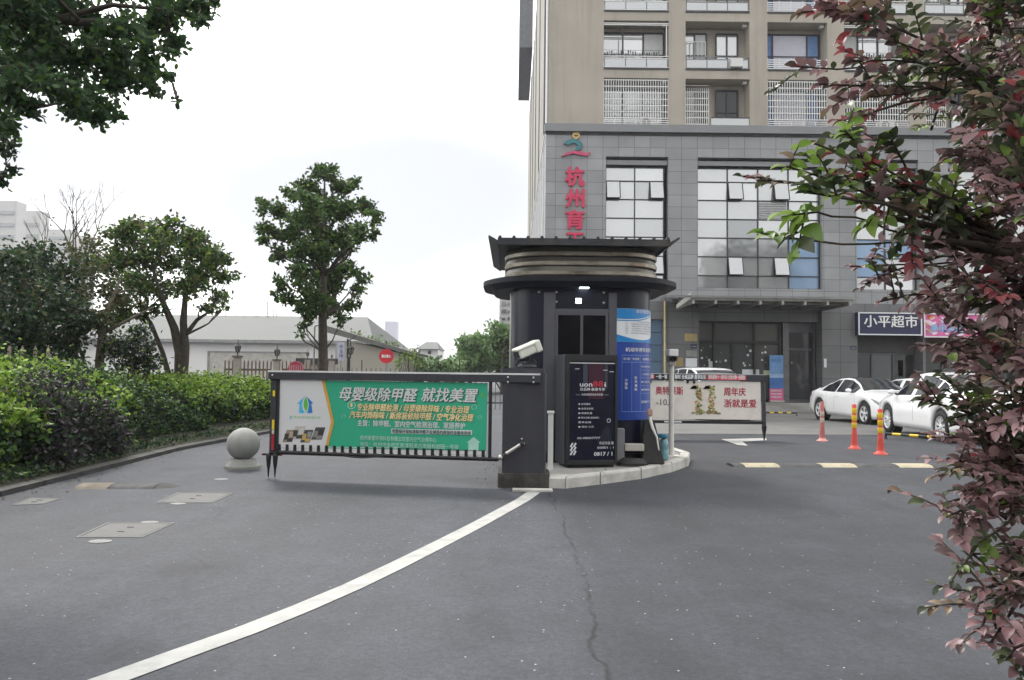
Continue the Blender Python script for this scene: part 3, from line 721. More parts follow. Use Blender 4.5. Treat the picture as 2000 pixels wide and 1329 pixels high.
# plate camera on the cabinet
PC = at(1028, 700, CYF + .16)
zt = at(1020, 719, CYF).z + .012
pc = thing('plate_camera', 'white plate reading camera tilted on the charcoal barrier cabinet', 'camera', (PC.x, PC.y, zt))
S1, S2 = at(1010, 694, CYF + .12), at(1050, 677, CYF + .22)
dv = (S2 - S1); ln = dv.length; rot = dv.to_track_quat('X', 'Z').to_matrix()
CAMW = M('camera_white', (.62, .63, .56), .45, var=.08, dirt=(.4, .4, .33), dscale=6)
mb = MB(); c = (S1 + S2) / 2; mb.cbox(c, (ln * .98, .15, .105), CAMW, rot); mb.cbox(c + Vector((-.02, 0, .055)), (ln * 1.12, .19, .035), CAMW, rot); mb.cbox(c + rot @ Vector((ln * .42, 0, .01)), (ln * .3, .175, .14), CAMW, rot)
mb.build('camera_housing', pc, bevel=.02)
mb = MB(); mb.cbox(S1 + Vector((-.008, -.0, -.0)), (.012, .11, .075), BLACK, rot); mb.build('lens', pc)
mb = MB(); mb.tube([c + Vector((.0, 0, -.04)), c + Vector((.02, 0, -.09)), Vector((c.x + .0, c.y, zt + .07)), Vector((c.x - .01, c.y, zt))], [.02, .018, .018, .03], BLACK, 8)
mb.tube([(c.x - .14, c.y - .03, zt + .02), (c.x - .12, c.y - .03, zt + .06), (c.x - .03, c.y, zt + .085), (c.x + .07, c.y, zt + .09), (c.x + .1, c.y, zt + .05), (c.x + .08, c.y, zt + .005)], .012, BLACK, 6)
mb.lathe([(.11, 0), (.11, .02), (.07, .035)], BLACK, (c.x, c.y, zt), 16); mb.build('mount', pc)

# white post between cabinet and kiosk
p0_ = at(1075, 898, 9.05); p1_ = at(1076, 808, 9.05)
t = thing('marker_post', 'slim white post between barrier cabinet and dark display kiosk', 'post', (p0_.x, p0_.y, ISZ))
mb = MB(); mb.box((p0_.x - .03, p0_.y - .03, ISZ - .01), (p0_.x + .03, p0_.y + .03, p1_.z), WHITE); mb.build('post_body', t, bevel=.004)
mb = MB(); mb.box((p0_.x - .042, p0_.y - .04, p1_.z), (p0_.x + .042, p0_.y + .04, p1_.z + .03), WHITE); mb.build('post_cap', t, bevel=.004)

# ------------------------------------------------------------------ display kiosk
KY = 9.22
K0, K1 = at(1106, 800, KY).x, at(1211, 800, KY).x
kb, kt = ISZ + .03, at(1157, 693, KY).z
kiosk = thing('display_kiosk', 'dark advertising display kiosk with a navy poster standing on the island kerb', 'display', ((K0 + K1) / 2, KY + .2, ISZ))
KROT = Matrix.Translation(Vector((K0, KY, 0))) @ Matrix.Rotation(R(13), 4, 'Z')
kw = K1 - K0; kd = .42
mb = MB(); mb.box((-.02, .02, kb), (kw, kd, kt), CHARC, KROT); mb.build('kiosk_case', kiosk, bevel=.012)
mb = MB(); b1 = .034
for lo, hi in (((0, -.025, kb), (b1, .018, kt)), ((kw - b1, -.025, kb), (kw, .018, kt)), ((b1, -.0245, kb), (kw - b1, .018, kb + .055)), ((b1, -.0245, kt - .085), (kw - b1, .018, kt))): mb.box(lo, hi, BLACK, KROT)
mb.build('kiosk_frame', kiosk, bevel=.004)
mb = MB(); mb.box((.03, .03, ISZ - .02), (kw - .03, kd - .03, kb), RUBBER, KROT); mb.build('kiosk_foot', kiosk)
PNAVY = M('poster_navy', (.007, .0075, .021), .2, var=.2, scale=2.5, spec=.4); PMAR = M('poster_plum', (.05, .018, .03), .2, var=.1, spec=.4); PGR = M('poster_grey', (.05, .055, .075), .2, spec=.4)
RED = M('sign_red', (.50, .03, .05), .45, var=.08, dirt=(.4, .06, .06))
mb = MB(); sx0, sx1, sz0, sz1 = b1, kw - b1, kb + .055, kt - .085; W_ = sx1 - sx0; H_ = sz1 - sz0
kp = lambda u, v, o=0: KROT @ Vector((sx0 + W_ * u, -.004 - o, sz0 + H_ * v))
mb.quad(kp(0, 0), kp(1, 0), kp(1, 1), kp(0, 1), PNAVY)
mb.quad(kp(.30, .74, .003), kp(.40, .70, .003), kp(.40, .985, .003), kp(.30, .985, .003), PGR)
mb.quad(kp(.42, .62, .003), kp(.76, .62, .003), kp(.76, .985, .003), kp(.42, .985, .003), PMAR)
mb.quad(kp(.78, .70, .003), kp(.84, .74, .003), kp(.84, .985, .003), kp(.78, .985, .003), PGR)
mb.quad(kp(.0, .978, .006), kp(1, .978, .006), kp(1, .988, .006), kp(0, .988, .006), PAPER)
KU, KV = KROT.to_3x3() @ Vector((1, 0, 0)), Vector((0, 0, 1))
def kt_(s, u, v, size, mat, w=None, bold=.0): mb.text(s, kp(u, v, .007), KU, KV, size, mat, w=None if w is None else w * W_, bold=bold)
kt_('uon', .23, .745, .085, PAPER, .27, .02); kt_('88', .52, .745, .10, RED, .22, .015); kt_('i', .77, .745, .085, PAPER, .03, .02)
kt_('双品牌·最惠专享', .23, .705, .04, PAPER, .55, .012); kt_('——  本店招租热线全场优惠  ——', .14, .655, .03, PAPER, .72, .01)
for i, (s, w) in enumerate((('● 全场满减', .26), ('● 会员五折起', .33), ('● 新客礼遇', .30), ('● 积分兑换 进店有礼', .46), ('   惠享全城', .28), ('● 限时 三天', .34))): kt_(s, .20, .56 - .046 * i, .025, PAPER, w, .01)
kt_('00-00007777', .18, .215, .035, PAPER, .50, .012); kt_('00001 : 1', .62, .115, .04, PAPER, .36, .0); kt_('欢迎光临·惠', .66, .16, .04, PAPER, .32, .0)
kt_('0817 / 1', .55, .045, .065, PAPER, .40, .02)
for i in range(7): mb.quad(kp(.62 + .05 * i, .18, .004), kp(.632 + .05 * i, .18, .004), kp(.812 + .012 * i, .33, .004), kp(.806 + .012 * i, .33, .004), PGR)
for i in range(3):
    for j in range(2): mb.quad(kp(.02 + .07 * j + .0, .06 + .04 * i, .004), kp(.05 + .07 * j, .05 + .04 * i, .004), kp(.10 + .07 * j, .09 + .04 * i, .004), kp(.07 + .07 * j, .10 + .04 * i, .004), PAPER)
for u, v in ((.12, .92), (.74, .91), (.88, .895)): mb.quad(kp(u, v, .004), kp(u + .1, v, .004), kp(u + .1, v + .006, .004), kp(u, v + .006, .004), PAPER)
mb.lathe([(.026, 0), (.026, .002)], PAPER, kp(.87, .40, .003), 14, Matrix.Rotation(R(90), 3, 'X')); mb.lathe([(.018, 0), (.018, .003)], PNAVY, kp(.87, .40, .005), 14, Matrix.Rotation(R(90), 3, 'X'))
mb.build('poster', kiosk)

# ------------------------------------------------------------------ camera pole
PB = at(1311, 889, 10.6)
pol = thing('camera_pole', 'white pole with a boxy white camera at the island tip', 'camera pole', (PB.x, PB.y, ISZ))
pt = at(1310, 712, 10.6).z
CREAM = M('cream_paint', (.62, .60, .56), .5, var=.06, dirt=(.4, .38, .34), dscale=5)
mb = MB(); mb.tube([(PB.x, PB.y, ISZ), (PB.x, PB.y, pt)], .037, CREAM, 14); mb.build('pole', pol)
mb = MB(); mb.box((PB.x - .11, PB.y - .1, ISZ - .01), (PB.x + .11, PB.y + .1, ISZ + .014), CREAM); mb.build('base_plate', pol)
mb = MB(); ct = at(1310, 683, 10.6).z; mb.box((PB.x - .07, PB.y - .16, ct - .10), (PB.x + .065, PB.y + .12, ct), WHITE); mb.build('camera_head', pol, bevel=.012)
mb = MB(); mb.box((PB.x - .065, PB.y - .165, ct - .165), (PB.x + .05, PB.y + .06, ct - .1), BLACK); mb.lathe([(.035, 0), (.035, .02)], DGLASS, (PB.x - .01, PB.y - .165, ct - .13), 12, Matrix.Rotation(R(90), 3, 'X')); mb.build('lens_box', pol)
mb = MB(); mb.box((PB.x - .05, PB.y - .1, ct - .22), (PB.x + .04, PB.y + .05, ct - .165), CREAM); mb.build('bracket', pol, bevel=.008)

# ------------------------------------------------------------------ clutter beside the kiosk
bb = at(1275, 897, 9.75); hz = at(1270, 820, 9.75).z
bn = thing('sloped_case', 'black sloped plastic case with a pale handle leaning beside the fee board', 'plastic case', (bb.x, bb.y, ISZ))
mb = MB(); w0, w1 = .15, .05
vs = [(bb.x - .17, bb.y - .12, ISZ), (bb.x + .14, bb.y - .12, ISZ), (bb.x + .14, bb.y + .16, ISZ), (bb.x - .17, bb.y + .16, ISZ),
      (bb.x - .11, bb.y + .0, hz), (bb.x + .02, bb.y + .0, hz), (bb.x + .02, bb.y + .14, hz), (bb.x - .11, bb.y + .14, hz)]
mb.add(vs, [(0, 3, 2, 1), (4, 5, 6, 7), (0, 1, 5, 4), (1, 2, 6, 5), (2, 3, 7, 6), (3, 0, 4, 7)], RUBBER); mb.build('case_shell', bn, bevel=.02)
mb = MB(); mb.tube([at(1268, 812, 9.72), at(1274, 835, 9.68), at(1283, 855, 9.62), at(1287, 880, 9.58)], [.02, .022, .012, .008], CREAM, 8); mb.build('handle', bn)
mb = MB(); mb.cbox(at(1269, 806, 9.7), (.07, .05, .09), M('clay_plastic', (.35, .22, .18), .5)); mb.build('grip', bn, bevel=.012)
wb = at(1297, 880, 10.2)
bt = thing('water_bottle', 'pale blue plastic bottle with a blue lid behind the black case', 'bottle', (wb.x, wb.y, ISZ))
BTL = M('bottle_blue', (.16, .32, .37), .15, var=.05, spec=.6)
mb = MB(); mb.lathe([(.055, 0), (.06, .02), (.06, .12), (.052, .14), (.06, .16), (.06, .24), (.03, .30)], BTL, (wb.x, wb.y, ISZ), 16); mb.build('bottle_body', bt)
mb = MB(); mb.lathe([(.075, .30), (.08, .32), (.07, .35)], M('lid_blue', (.03, .17, .25), .35), (wb.x - .02, wb.y, ISZ), 16); mb.build('lid', bt)
hp = at(1235, 895, 9.55)
mb = MB(); pts = []
for i in range(50):
    a = i * .5; r = .15 - .0012 * i; pts.append((hp.x + r * 1.25 * math.cos(a), hp.y + r * math.sin(a), ISZ + .018 + .0011 * i))
mb.tube(pts, .022, RUBBER, 7); tag(mb.build('coiled_hose'), 'black rubber hose coiled on the island beside the kiosk', 'hose')
gb = at(1214, 895, 9.62)
t = thing('stool', 'grey box stool with a low shelf tucked under the fee board', 'stool', (gb.x, gb.y, ISZ))
GREYP = M('grey_plastic', (.22, .22, .24), .6, var=.1)
mb = MB(); mb.box((gb.x - .06, gb.y, ISZ), (gb.x + .04, gb.y + .14, at(1214, 838, 9.6).z), GREYP); mb.build('upright', t, bevel=.008)
mb = MB(); z = at(1240, 868, 9.6).z; mb.box((gb.x + .04, gb.y - .02, z - .09), (gb.x + .29, gb.y + .12, z), M('beige_plastic', (.42, .40, .36), .6)); mb.build('shelf', t, bevel=.008)
# ------------------------------------------------------------------ left banner barrier
def lerp2(a, b, t): return Vector(a).lerp(Vector(b), t)
GREEN = M('banner_green', (.022, .37, .215), .5, var=.05, scale=2); BWH = M('banner_white', (.62, .62, .63), .5, var=.04, scale=2)
ORANGE = M('banner_orange', (.60, .33, .05), .5); GOLD = M('banner_gold', (.78, .64, .32), .5); INKG = M('banner_dark_green', (.01, .10, .07), .5)
PALEG = M('banner_pale_green', (.40, .66, .56), .5); LOGOB = M('logo_blue', (.02, .17, .48), .45); LOGOC = M('logo_cyan', (.06, .42, .68), .45); LEAFG = M('logo_leaf', (.10, .42, .05), .45)
RAIL = M('rail_aluminium', (.62, .62, .64), .35, .7, var=.05)
YRED = M('strip_red', (.45, .02, .04), .4); YYEL = M('strip_yellow', (.75, .55, .02), .4)
YL, YR = 8.93, 8.46
def yb(px): return YL + (YR - YL) * (px - 530) / 450
def B(cx, cy):                         # from the enlarged photo crop to the world
    px, py = 500 + cx / 4, 680 + cy / 4
    return at(px, py, yb(px))
gate = thing('banner_barrier', 'long charcoal boom gate carrying the green and white advertising banner across the entry lane', 'barrier gate', (B(110, 900).x, B(110, 900).y, 0))
pU = (B(1812, 275) - B(190, 275)); pU.z = 0; pU.normalize(); pN = Vector((pU.y, -pU.x, 0))
if pN.y > 0: pN = -pN
ZV = Vector((0, 0, 1))
def along(px): return at(px, 730, yb(px))
A0, A1 = along(527), at(1055, 738, yb(1055))
def beam(mb, a, b, zlo, zhi, dep, mat, off=0.0):
    a = Vector((a.x, a.y, 0)); b = Vector((b.x, b.y, 0)); f, g = pN * (dep / 2 + off), pN * (-dep / 2 + off)
    vs = []
    for p in (a, b):
        for q in (f, g):
            for z in (zlo, zhi): vs.append(p + q + ZV * z)
    mb.add(vs, [(0, 4, 5, 1), (2, 3, 7, 6), (1, 5, 7, 3), (0, 2, 6, 4), (0, 1, 3, 2), (4, 6, 7, 5)], mat)
zt = at(527, 725, YL).z; zbm = at(545, 741, YL).z
mb = MB(); beam(mb, A0, A1, zbm, zt - .0135, .09, CHARC); mb.build('top_beam', gate, bevel=.005)
mb = MB(); beam(mb, A0, A1, zt - .012, zt + .008, .10, M('beam_edge_highlight', (.66, .66, .67), .4, .1)); mb.build('beam_cover', gate)  # white strip paints the highlight along the beam's top edge
mb = MB()
for px, py in ((1042, 738), (1042, 747), (992, 737), (992, 747), (532, 733)):
    mb = MB(); mb.sphere(at(px, py, yb(px) - .05), .012, RAIL, 8, 5); mb.build('bolt', gate)
zr = B(1000, 842).z
def vpost(cx, zlo, zhi, w, mat, off=0.0, dep=.05):
    mb = MB(); p = B(cx, 500); beam(mb, p - pU * w / 2, p + pU * w / 2, zlo, zhi, dep, mat, off); return mb
zrail = at(760, 893, yb(760)).z
vpost(140, .30, zbm, .075, CHARC).build('end_post', gate, bevel=.004)
vpost(1830, zrail - .01, zbm, .03, BLACK).build('inner_post', gate)
vpost(178, zrail, zbm, .03, BLACK, .002).build('banner_edge', gate)
# reflective strip and hanging feet at the free end
mb = MB()
for z0_, z1_, m in ((.34, .52, YRED), (.53, .58, M('strip_pale', (.6, .55, .5), .4)), (.585, .70, YYEL), (.98, 1.05, YYEL)):
    p = B(146, 500); beam(mb, p - pU * .014, p + pU * .014, z0_, z1_, .006, m, .03)
mb.build('reflective_strip', gate)
for cx in (98, 150):
    p = B(cx, 900); f = MB(); zz = at(500 + cx / 4, 680 + 1020 / 4, yb(525)).z
    f.lathe([(.006, max(.01, zz)), (.016, .12), (.024, .16), (.032, .26), (.032, .29), (.022, .30)], BLACK, (p.x, p.y, 0), 10); f.build('foot', gate)
mb = MB(); p = B(125, 875); beam(mb, p - pU * .12, p + pU * .12, .27, .295, .03, BLACK)
for s in (-.10, .10): mb.tube([p * 1 + pU * s + Vector((0, 0, .283 - p.z)), p + pU * s * 1.3 + Vector((0, 0, .283 - p.z))], .014, RED, 6)
mb.build('foot_bracket', gate)
# lower rail, clips, cable
mb = MB(); p0_, p1_ = B(110, 812), B(1890, 868); mb.tube([p0_, p1_], .028, BLACK, 8); mb.tube([p1_, at(978, 895, CYF - .05)], .02, BLACK, 8); mb.build('lower_rail', gate)
mb = MB()
for i in range(26):
    t = (i + .4) / 26; p = p0_.lerp(p1_, .03 + .93 * t); mb = MB(); mb.cbox(p + ZV * .055 + pN * .005, (.036, .03, .085), BLACK); mb.build('clip', gate)
mb = MB(); mb.tube([B(700, 835) - ZV * .01 + pN * .03, B(760, 850) + pN * .03, B(840, 856) + pN * .03, B(940, 848) + pN * .03, B(1000, 845) + pN * .03], .009, BLACK, 6); mb.build('cable', gate)
# the banner itself: u right 0..1622, v from top-left crop pixels
Ptl, Ptr, Pbl = B(190, 245), B(1812, 275), B(178, 776)
Pbr = B(1800, 805)
def bp(cx, cy, o=0.0):
    u = (cx - 190) / 1615; top = Ptl.lerp(Ptr, u); bot = Pbl.lerp(Pbr, u); v = (cy - (245 + 30 * u)) / 531
    return top.lerp(bot, v) + pN * (.012 + o)
def bU(): return (Ptr - Ptl).normalized()
SC = (Ptr - Ptl).length / 1622
mb = MB()
def bpoly(pts, mat, o): mb.poly([bp(x, y, o) for x, y in pts][::-1], mat)
bpoly([(190, 245), (1805, 275), (1805, 806), (190, 776)], GREEN, 0)
bpoly([(190, 775), (1805, 805), (1805, 836), (190, 800)], BWH, -.001)
bpoly([(1640, 690), (1710, 640), (1780, 690)], GREEN, .001)
bpoly([(190, 245), (530, 251), (618, 575), (572, 783), (190, 776)], BWH, .003)
bpoly([(528, 251), (552, 252), (636, 578), (590, 784), (568, 783), (612, 575)], ORANGE, .004)
def bt_(s, x0, x1, yb_, h, mat, o=.004, bold=.0, shear=.0): mb.text(s, bp(x0, yb_, o), bU(), ZV, h * SC * 1.12, mat, w=(x1 - x0) * SC, bold=bold, shear=shear)
for dx, dy, m, o in ((7, 7, INKG, .004), (0, 0, BWH, .007)):
    bt_('母婴级除甲醛', 668 + dx, 1268 + dx, 400 + dy, 98, m, o, .022, .22); bt_('就找美置', 1310 + dx, 1722 + dx, 408 + dy, 98, m, o, .022, .22)
for dx, dy, m, o in ((3, 3, INKG, .004), (0, 0, GOLD, .007)):
    bt_('专业除甲醛检测 / 母婴级除异味 / 专业治理', 812 + dx, 1672 + dx, 484 + dy, 52, m, o, .03, .18)
    bt_('汽车内饰除味 / 新房装修除甲醛 / 空气净化治理', 756 + dx, 1702 + dx, 543 + dy, 52, m, o, .03, .18)
bt_('主营：除甲醛、室内空气检测治理、家居养护', 820, 1646, 605, 44, BWH, .004, .02)
bpoly([(1085, 630), (1697, 644), (1697, 682), (1085, 668)], BWH, .003); bt_('母婴级环保标准除甲醛不反弹签约质保终身服务热线', 1092, 1690, 662, 30, INKG, .006, .02)
bt_('杭州美置环保科技有限公司室内空气治理中心', 845, 1432, 716, 34, PALEG, .004, .012); bt_('地址：杭州市余杭区良渚街道古墩路科创园一号楼', 845, 1600, 764, 34, PALEG, .004, .012)
bpoly([(1660, 740), (1710, 695), (1762, 740), (1748, 742), (1748, 803), (1672, 801), (1672, 742)], PALEG, .003)
bpoly([(592, 770), (1160, 778), (1160, 786), (592, 778)], PALEG, .003); bpoly([(1165, 790), (1790, 800), (1790, 803), (1165, 793)], INKG, .003)
for x, y, r in ((770, 447, 32), (1708, 463, 20), (710, 533, 15), (1752, 542, 15)):
    for k in range(18):
        if r < 25 and k in (3, 4, 12): continue
        a0, a1 = k * math.pi / 9, (k + 1) * math.pi / 9
        bpoly([(x + r * math.cos(a0), y + r * math.sin(a0)), (x + r * math.cos(a1), y + r * math.sin(a1)), (x + .82 * r * math.cos(a1), y + .82 * r * math.sin(a1)), (x + .82 * r * math.cos(a0), y + .82 * r * math.sin(a0))][::-1], PALEG, .004)
bpoly([(770, 425), (780, 440), (776, 462), (764, 462), (760, 440)], GOLD, .0045)
bpoly([(1757, 352), (1775, 352), (1775, 385), (1757, 385)], LEAFG, .003)
# logo: a house with a leaf
bpoly([(400, 374), (466, 432), (450, 436), (462, 505), (430, 512), (405, 500), (380, 512), (350, 505), (356, 440), (335, 438)], LOGOC, .004)
bpoly([(412, 380), (466, 432), (450, 436), (462, 505), (434, 511), (420, 480), (432, 440)], LOGOB, .005)
bpoly([(404, 376), (420, 400), (432, 445), (424, 488), (406, 505), (388, 488), (376, 445), (386, 402)], BWH, .006)
bpoly([(405, 384), (416, 404), (425, 445), (418, 484), (408, 494), (394, 468), (388, 440), (394, 404)], LEAFG, .007)
bt_('CHONGZHI', 288, 524, 548, 22, LEAFG, .004, .0); bpoly([(276, 530), (284, 530), (290, 562), (284, 562)], LOGOC, .004)
# four room pictures, plain blocks of colour
for cols, (xa, ya, xb, ybb) in ((((.28, .22, .18), (.04, .035, .03), (.45, .38, .3)), (240, 640, 320, 735)), (((.5, .46, .42), (.05, .05, .05), (.6, .58, .55)), (310, 612, 400, 712)), (((.06, .06, .07), (.55, .38, .12), (.3, .3, .3)), (385, 640, 462, 738)), (((.06, .06, .065), (.22, .21, .2), (.03, .03, .03)), (472, 620, 558, 716))):
    w = xb - xa; h = ybb - ya; sk = 18
    ms = [M('picture_%d_%d' % (xa, i), c, .5) for i, c in enumerate(cols)]
    bpoly([(xa + sk, ya), (xb + sk * .6, ya), (xb - sk, ybb), (xa - sk, ybb)], ms[0], .0045)
    bpoly([(xa + sk * .2, ya + h * .3), (xa + w * .45, ya + h * .3), (xa + w * .35, ya + h * .8), (xa - sk * .3, ya + h * .8)], ms[1], .006)
    bpoly([(xa + w * .55, ya + h * .15), (xb - sk * .1, ya + h * .15), (xb - sk * .5, ya + h * .6), (xa + w * .48, ya + h * .6)], ms[2], .006)
    bpoly([(xa + w * .3, ya + h * .7), (xb - sk * .7, ya + h * .66), (xb - sk * .95, ya + h * .95), (xa + w * .25, ya + h * .95)], ms[1], .0065)
mb.build('banner', gate)

# ------------------------------------------------------------------ right banner barrier
Y2 = 15.6
def E(cx, cy): return at(1240 + cx / 3.692, 560 + cy / 3.692, Y2)
BN2 = M('banner_cream', (.66, .62, .57), .55, var=.04, scale=2, dirt=(.5, .46, .43), dscale=3); CRIM = M('crimson_ink', (.36, .02, .05), .5); CRIM2 = M('lit_red', (.66, .06, .08), .45)
xl = 2.32
g2 = thing('banner_barrier', 'boom gate with a cream anniversary banner under a red and black beam', 'barrier gate', (E(925, 1000).x, Y2, gz(Y2)))
zt2, zb2 = E(500, 634).z, E(500, 678).z; xr = E(945, 650).x
mb = MB(); mb.box((xl, Y2 - .05, zb2), (xr, Y2 + .05, zt2), CHARC); mb.build('top_beam', g2, bevel=.004)
mb = MB(); mb.box((xl, Y2 - .052, zt2 + .001), (xr, Y2 + .052, zt2 + .012), RAIL); mb.build('beam_cover', g2)
mb = MB(); q = lambda cx, cy, o=0: Vector((E(cx, cy).x, Y2 - .053 - o, E(600, cy).z))
mb.quad(q(80, 675), q(796, 675), q(796, 638), q(80, 638), BLACK)
mb.quad(q(84, 672, .003), q(135, 672, .003), q(135, 641, .003), q(84, 641, .003), CRIM2); mb.quad(q(515, 673, .003), q(796, 673, .003), q(796, 640, .003), q(515, 640, .003), CRIM2)
Ux, Uz = (1, 0, 0), (0, 0, 1); s2 = Y2 / F / 3.692
mb.text('品牌', q(90, 666, .006), Ux, Uz, .1, PAPER, w=40 * s2, bold=.02)
mb.text('一站一城', q(148, 667, .004), Ux, Uz, .1, PAPER, w=80 * s2, bold=.03); mb.text('限时 全城品牌 惠享折扣', q(285, 667, .004), Ux, Uz, .1, PAPER, w=222 * s2, bold=.03)
mb.text('奥特莱斯十一周年庆·全场大牌一折起售', q(525, 666, .006), Ux, Uz, .1, PAPER, w=262 * s2, bold=.02)
mb.build('beam_sign', g2)
mb = MB(); r = lambda cx, cy, o=0: Vector((E(cx, cy).x, Y2 - .02 - o, E(500, cy).z))
mb.quad(Vector((xl + .1, Y2 - .02, E(500, 957).z)), r(908, 957), r(903, 683), Vector((xl + .1, Y2 - .02, E(500, 683).z)), BN2)
def et(s, x0, x1, cy, mat, bold=.02, h=None): mb.text(s, r(x0, cy, .004), Ux, Uz, (h or 58) * s2 * 1.1, mat, w=(x1 - x0) * s2, bold=bold)
et('奥特莱斯', 148, 346, 778, CRIM); et('周年庆', 640, 796, 780, CRIM); et('浙就是爱', 640, 872, 864, CRIM); et('-10.-', 152, 262, 858, INK, .01, 56)
FRU = [M('fruit_%d' % i, c, .5) for i, c in enumerate(((.36, .10, .05), (.12, .26, .05), (.50, .34, .08), (.32, .34, .08), (.14, .12, .05), (.55, .45, .24), (.08, .18, .05), (.46, .24, .08)))]
rg = random.Random(3)
for x0, x1 in ((436, 478), (530, 575)):
    for k in range(70):
        x = rg.uniform(x0, x1); y = rg.uniform(712, 922); a = rg.uniform(4, 11); o = .004 + .0008 * (k % 8)
        mb.poly([r(x + a * math.cos(t * 1.05) , y - a * .8 * math.sin(t * 1.05), o) for t in range(6)], FRU[k % 8])
    for k in range(3): mb.poly([r(x0 - 42, 738, .012), r(x0 + 4, 738, .012), r(x0 + 4, 716, .012), r(x0 - 20, 710 + 5, .012)], FRU[0 if x0 < 500 else 5])
for k in range(60):
    x = rg.uniform(400, 620); a = rg.uniform(4, 9); y = 915 - rg.random() * 34 * (1 - abs(x - 510) / 130)
    mb.poly([r(x + a * math.cos(t * 1.05), y - a * .7 * math.sin(t * 1.05), .011 + .0004 * (k % 5)) for t in range(6)], FRU[(k * 3) % 8])
mb.build('banner', g2)
mb = MB(); zz = E(500, 968).z; mb.box((xl, Y2 - .03, zz - .06), (E(915, 970).x, Y2 + .03, zz), BLACK); mb.box((E(210, 960).x, Y2 - .034, zz - .04), (E(335, 960).x, Y2 - .0302, zz - .012), PAPER); mb.build('lower_rail', g2)
mb = MB(); gz2 = gz(Y2); mb.tube([(E(925, 700).x, Y2, zb2), (E(932, 1000).x, Y2, gz2 + .25)], .045, CHARC, 8); mb.build('end_post', g2)
mb = MB(); mb.lathe([(.012, gz2 + .0), (.05, gz2 + .24), (.055, gz2 + .3)], BLACK, (E(932, 1080).x, Y2, 0), 10); mb.build('foot', g2)
for cx in (110, 378, 424): mb = MB(); mb.cbox((E(cx, 690).x, Y2 - .03, E(500, 688).z), (.04, .04, .06), BLACK); mb.build('hook', g2)
cabinet('second charcoal barrier cabinet behind the sentry booth at the exit lane', xl - .48, xl, Y2 - .2, zt2 + .02, gz(Y2))

# ------------------------------------------------------------------ flexible bollards
POSTR = M('bollard_red', (.62, .075, .055), .5, var=.1, dirt=(.42, .10, .08), dscale=6); POSTF = M('bollard_faded', (.42, .13, .12), .6, var=.12, dirt=(.36, .2, .18), dscale=6)
POSTY = M('bollard_yellow', (.68, .46, .01), .4, var=.08); POSTW = M('bollard_worn', (.50, .42, .36), .6, var=.15, dirt=(.4, .2, .16), dscale=9)
def bollard(px, py, top, label, faded=False):
    g = G(px, py); t = thing('flexible_bollard', label, 'bollard', g, group='flexible bollards between the exit lane and the cars', local=True)
    h = at(px, top, g.y).z - g.z; red = POSTF if faded else POSTR; yl = POSTW if faded else POSTY
    mb = MB(); mb.lathe([(.115, 0), (.115, .016), (.075, .035), (.060, .07)], M('bollard_base_pink', (.60, .28, .25), .6) if faded else red, n=20); mb.build('base', t)
    mb = MB(); prof = [(.060, .07)]
    for i in range(6): z = .10 + i * (h * .40 - .1) / 6; prof += [(.060 - .0025 * i, z), (.054 - .0025 * i, z + .02)]
    prof += [(.041, h * .42), (.041, h - .02), (.03, h)]
    mb.lathe(prof, red, n=18); mb.build('post', t)
    for k in range(3 if not faded else 2):
        z0_ = h * .47 + k * h * .165; mb = MB(); mb.lathe([(.042, z0_), (.0435, z0_ + .003), (.0435, z0_ + h * .115), (.042, z0_ + h * .115 + .003)], yl, n=18); mb.build('reflective_band', t)
bollard(1606, 862, 785, 'pale worn bollard, pinkish and faded, nearest the exit boom gate', True)
bollard(1669, 877, 790, 'red bollard with yellow bands standing by the front wheel of the white coupe')
bollard(1720, 888, 799, 'red bollard with yellow bands by the front wheel of the white saloon beside the shrub')

# ------------------------------------------------------------------ stone ball
g = G(474, 915); GRAN = M('granite', (.30, .30, .285), .75, var=.12, scale=8, bump=.25, bscale=80, dirt=(.17, .165, .155), dscale=2, streak=(.2, .195, .18))
t = thing('ball_bollard', 'round grey granite ball on an octagonal stone base in the entry lane', 'stone bollard', g)
rb = 31 / F * g.y; mb = MB()
mb.lathe([(.225, 0), (.225, .035), (.165, .11), (.155, .13)], GRAN, g, 8, Matrix.Rotation(R(22), 3, 'Z'), smooth=False); mb.build('base', t)
mb = MB(); mb.sphere((g.x, g.y, .115 + rb * .97), rb, GRAN, 40, 24); mb.build('ball', t)

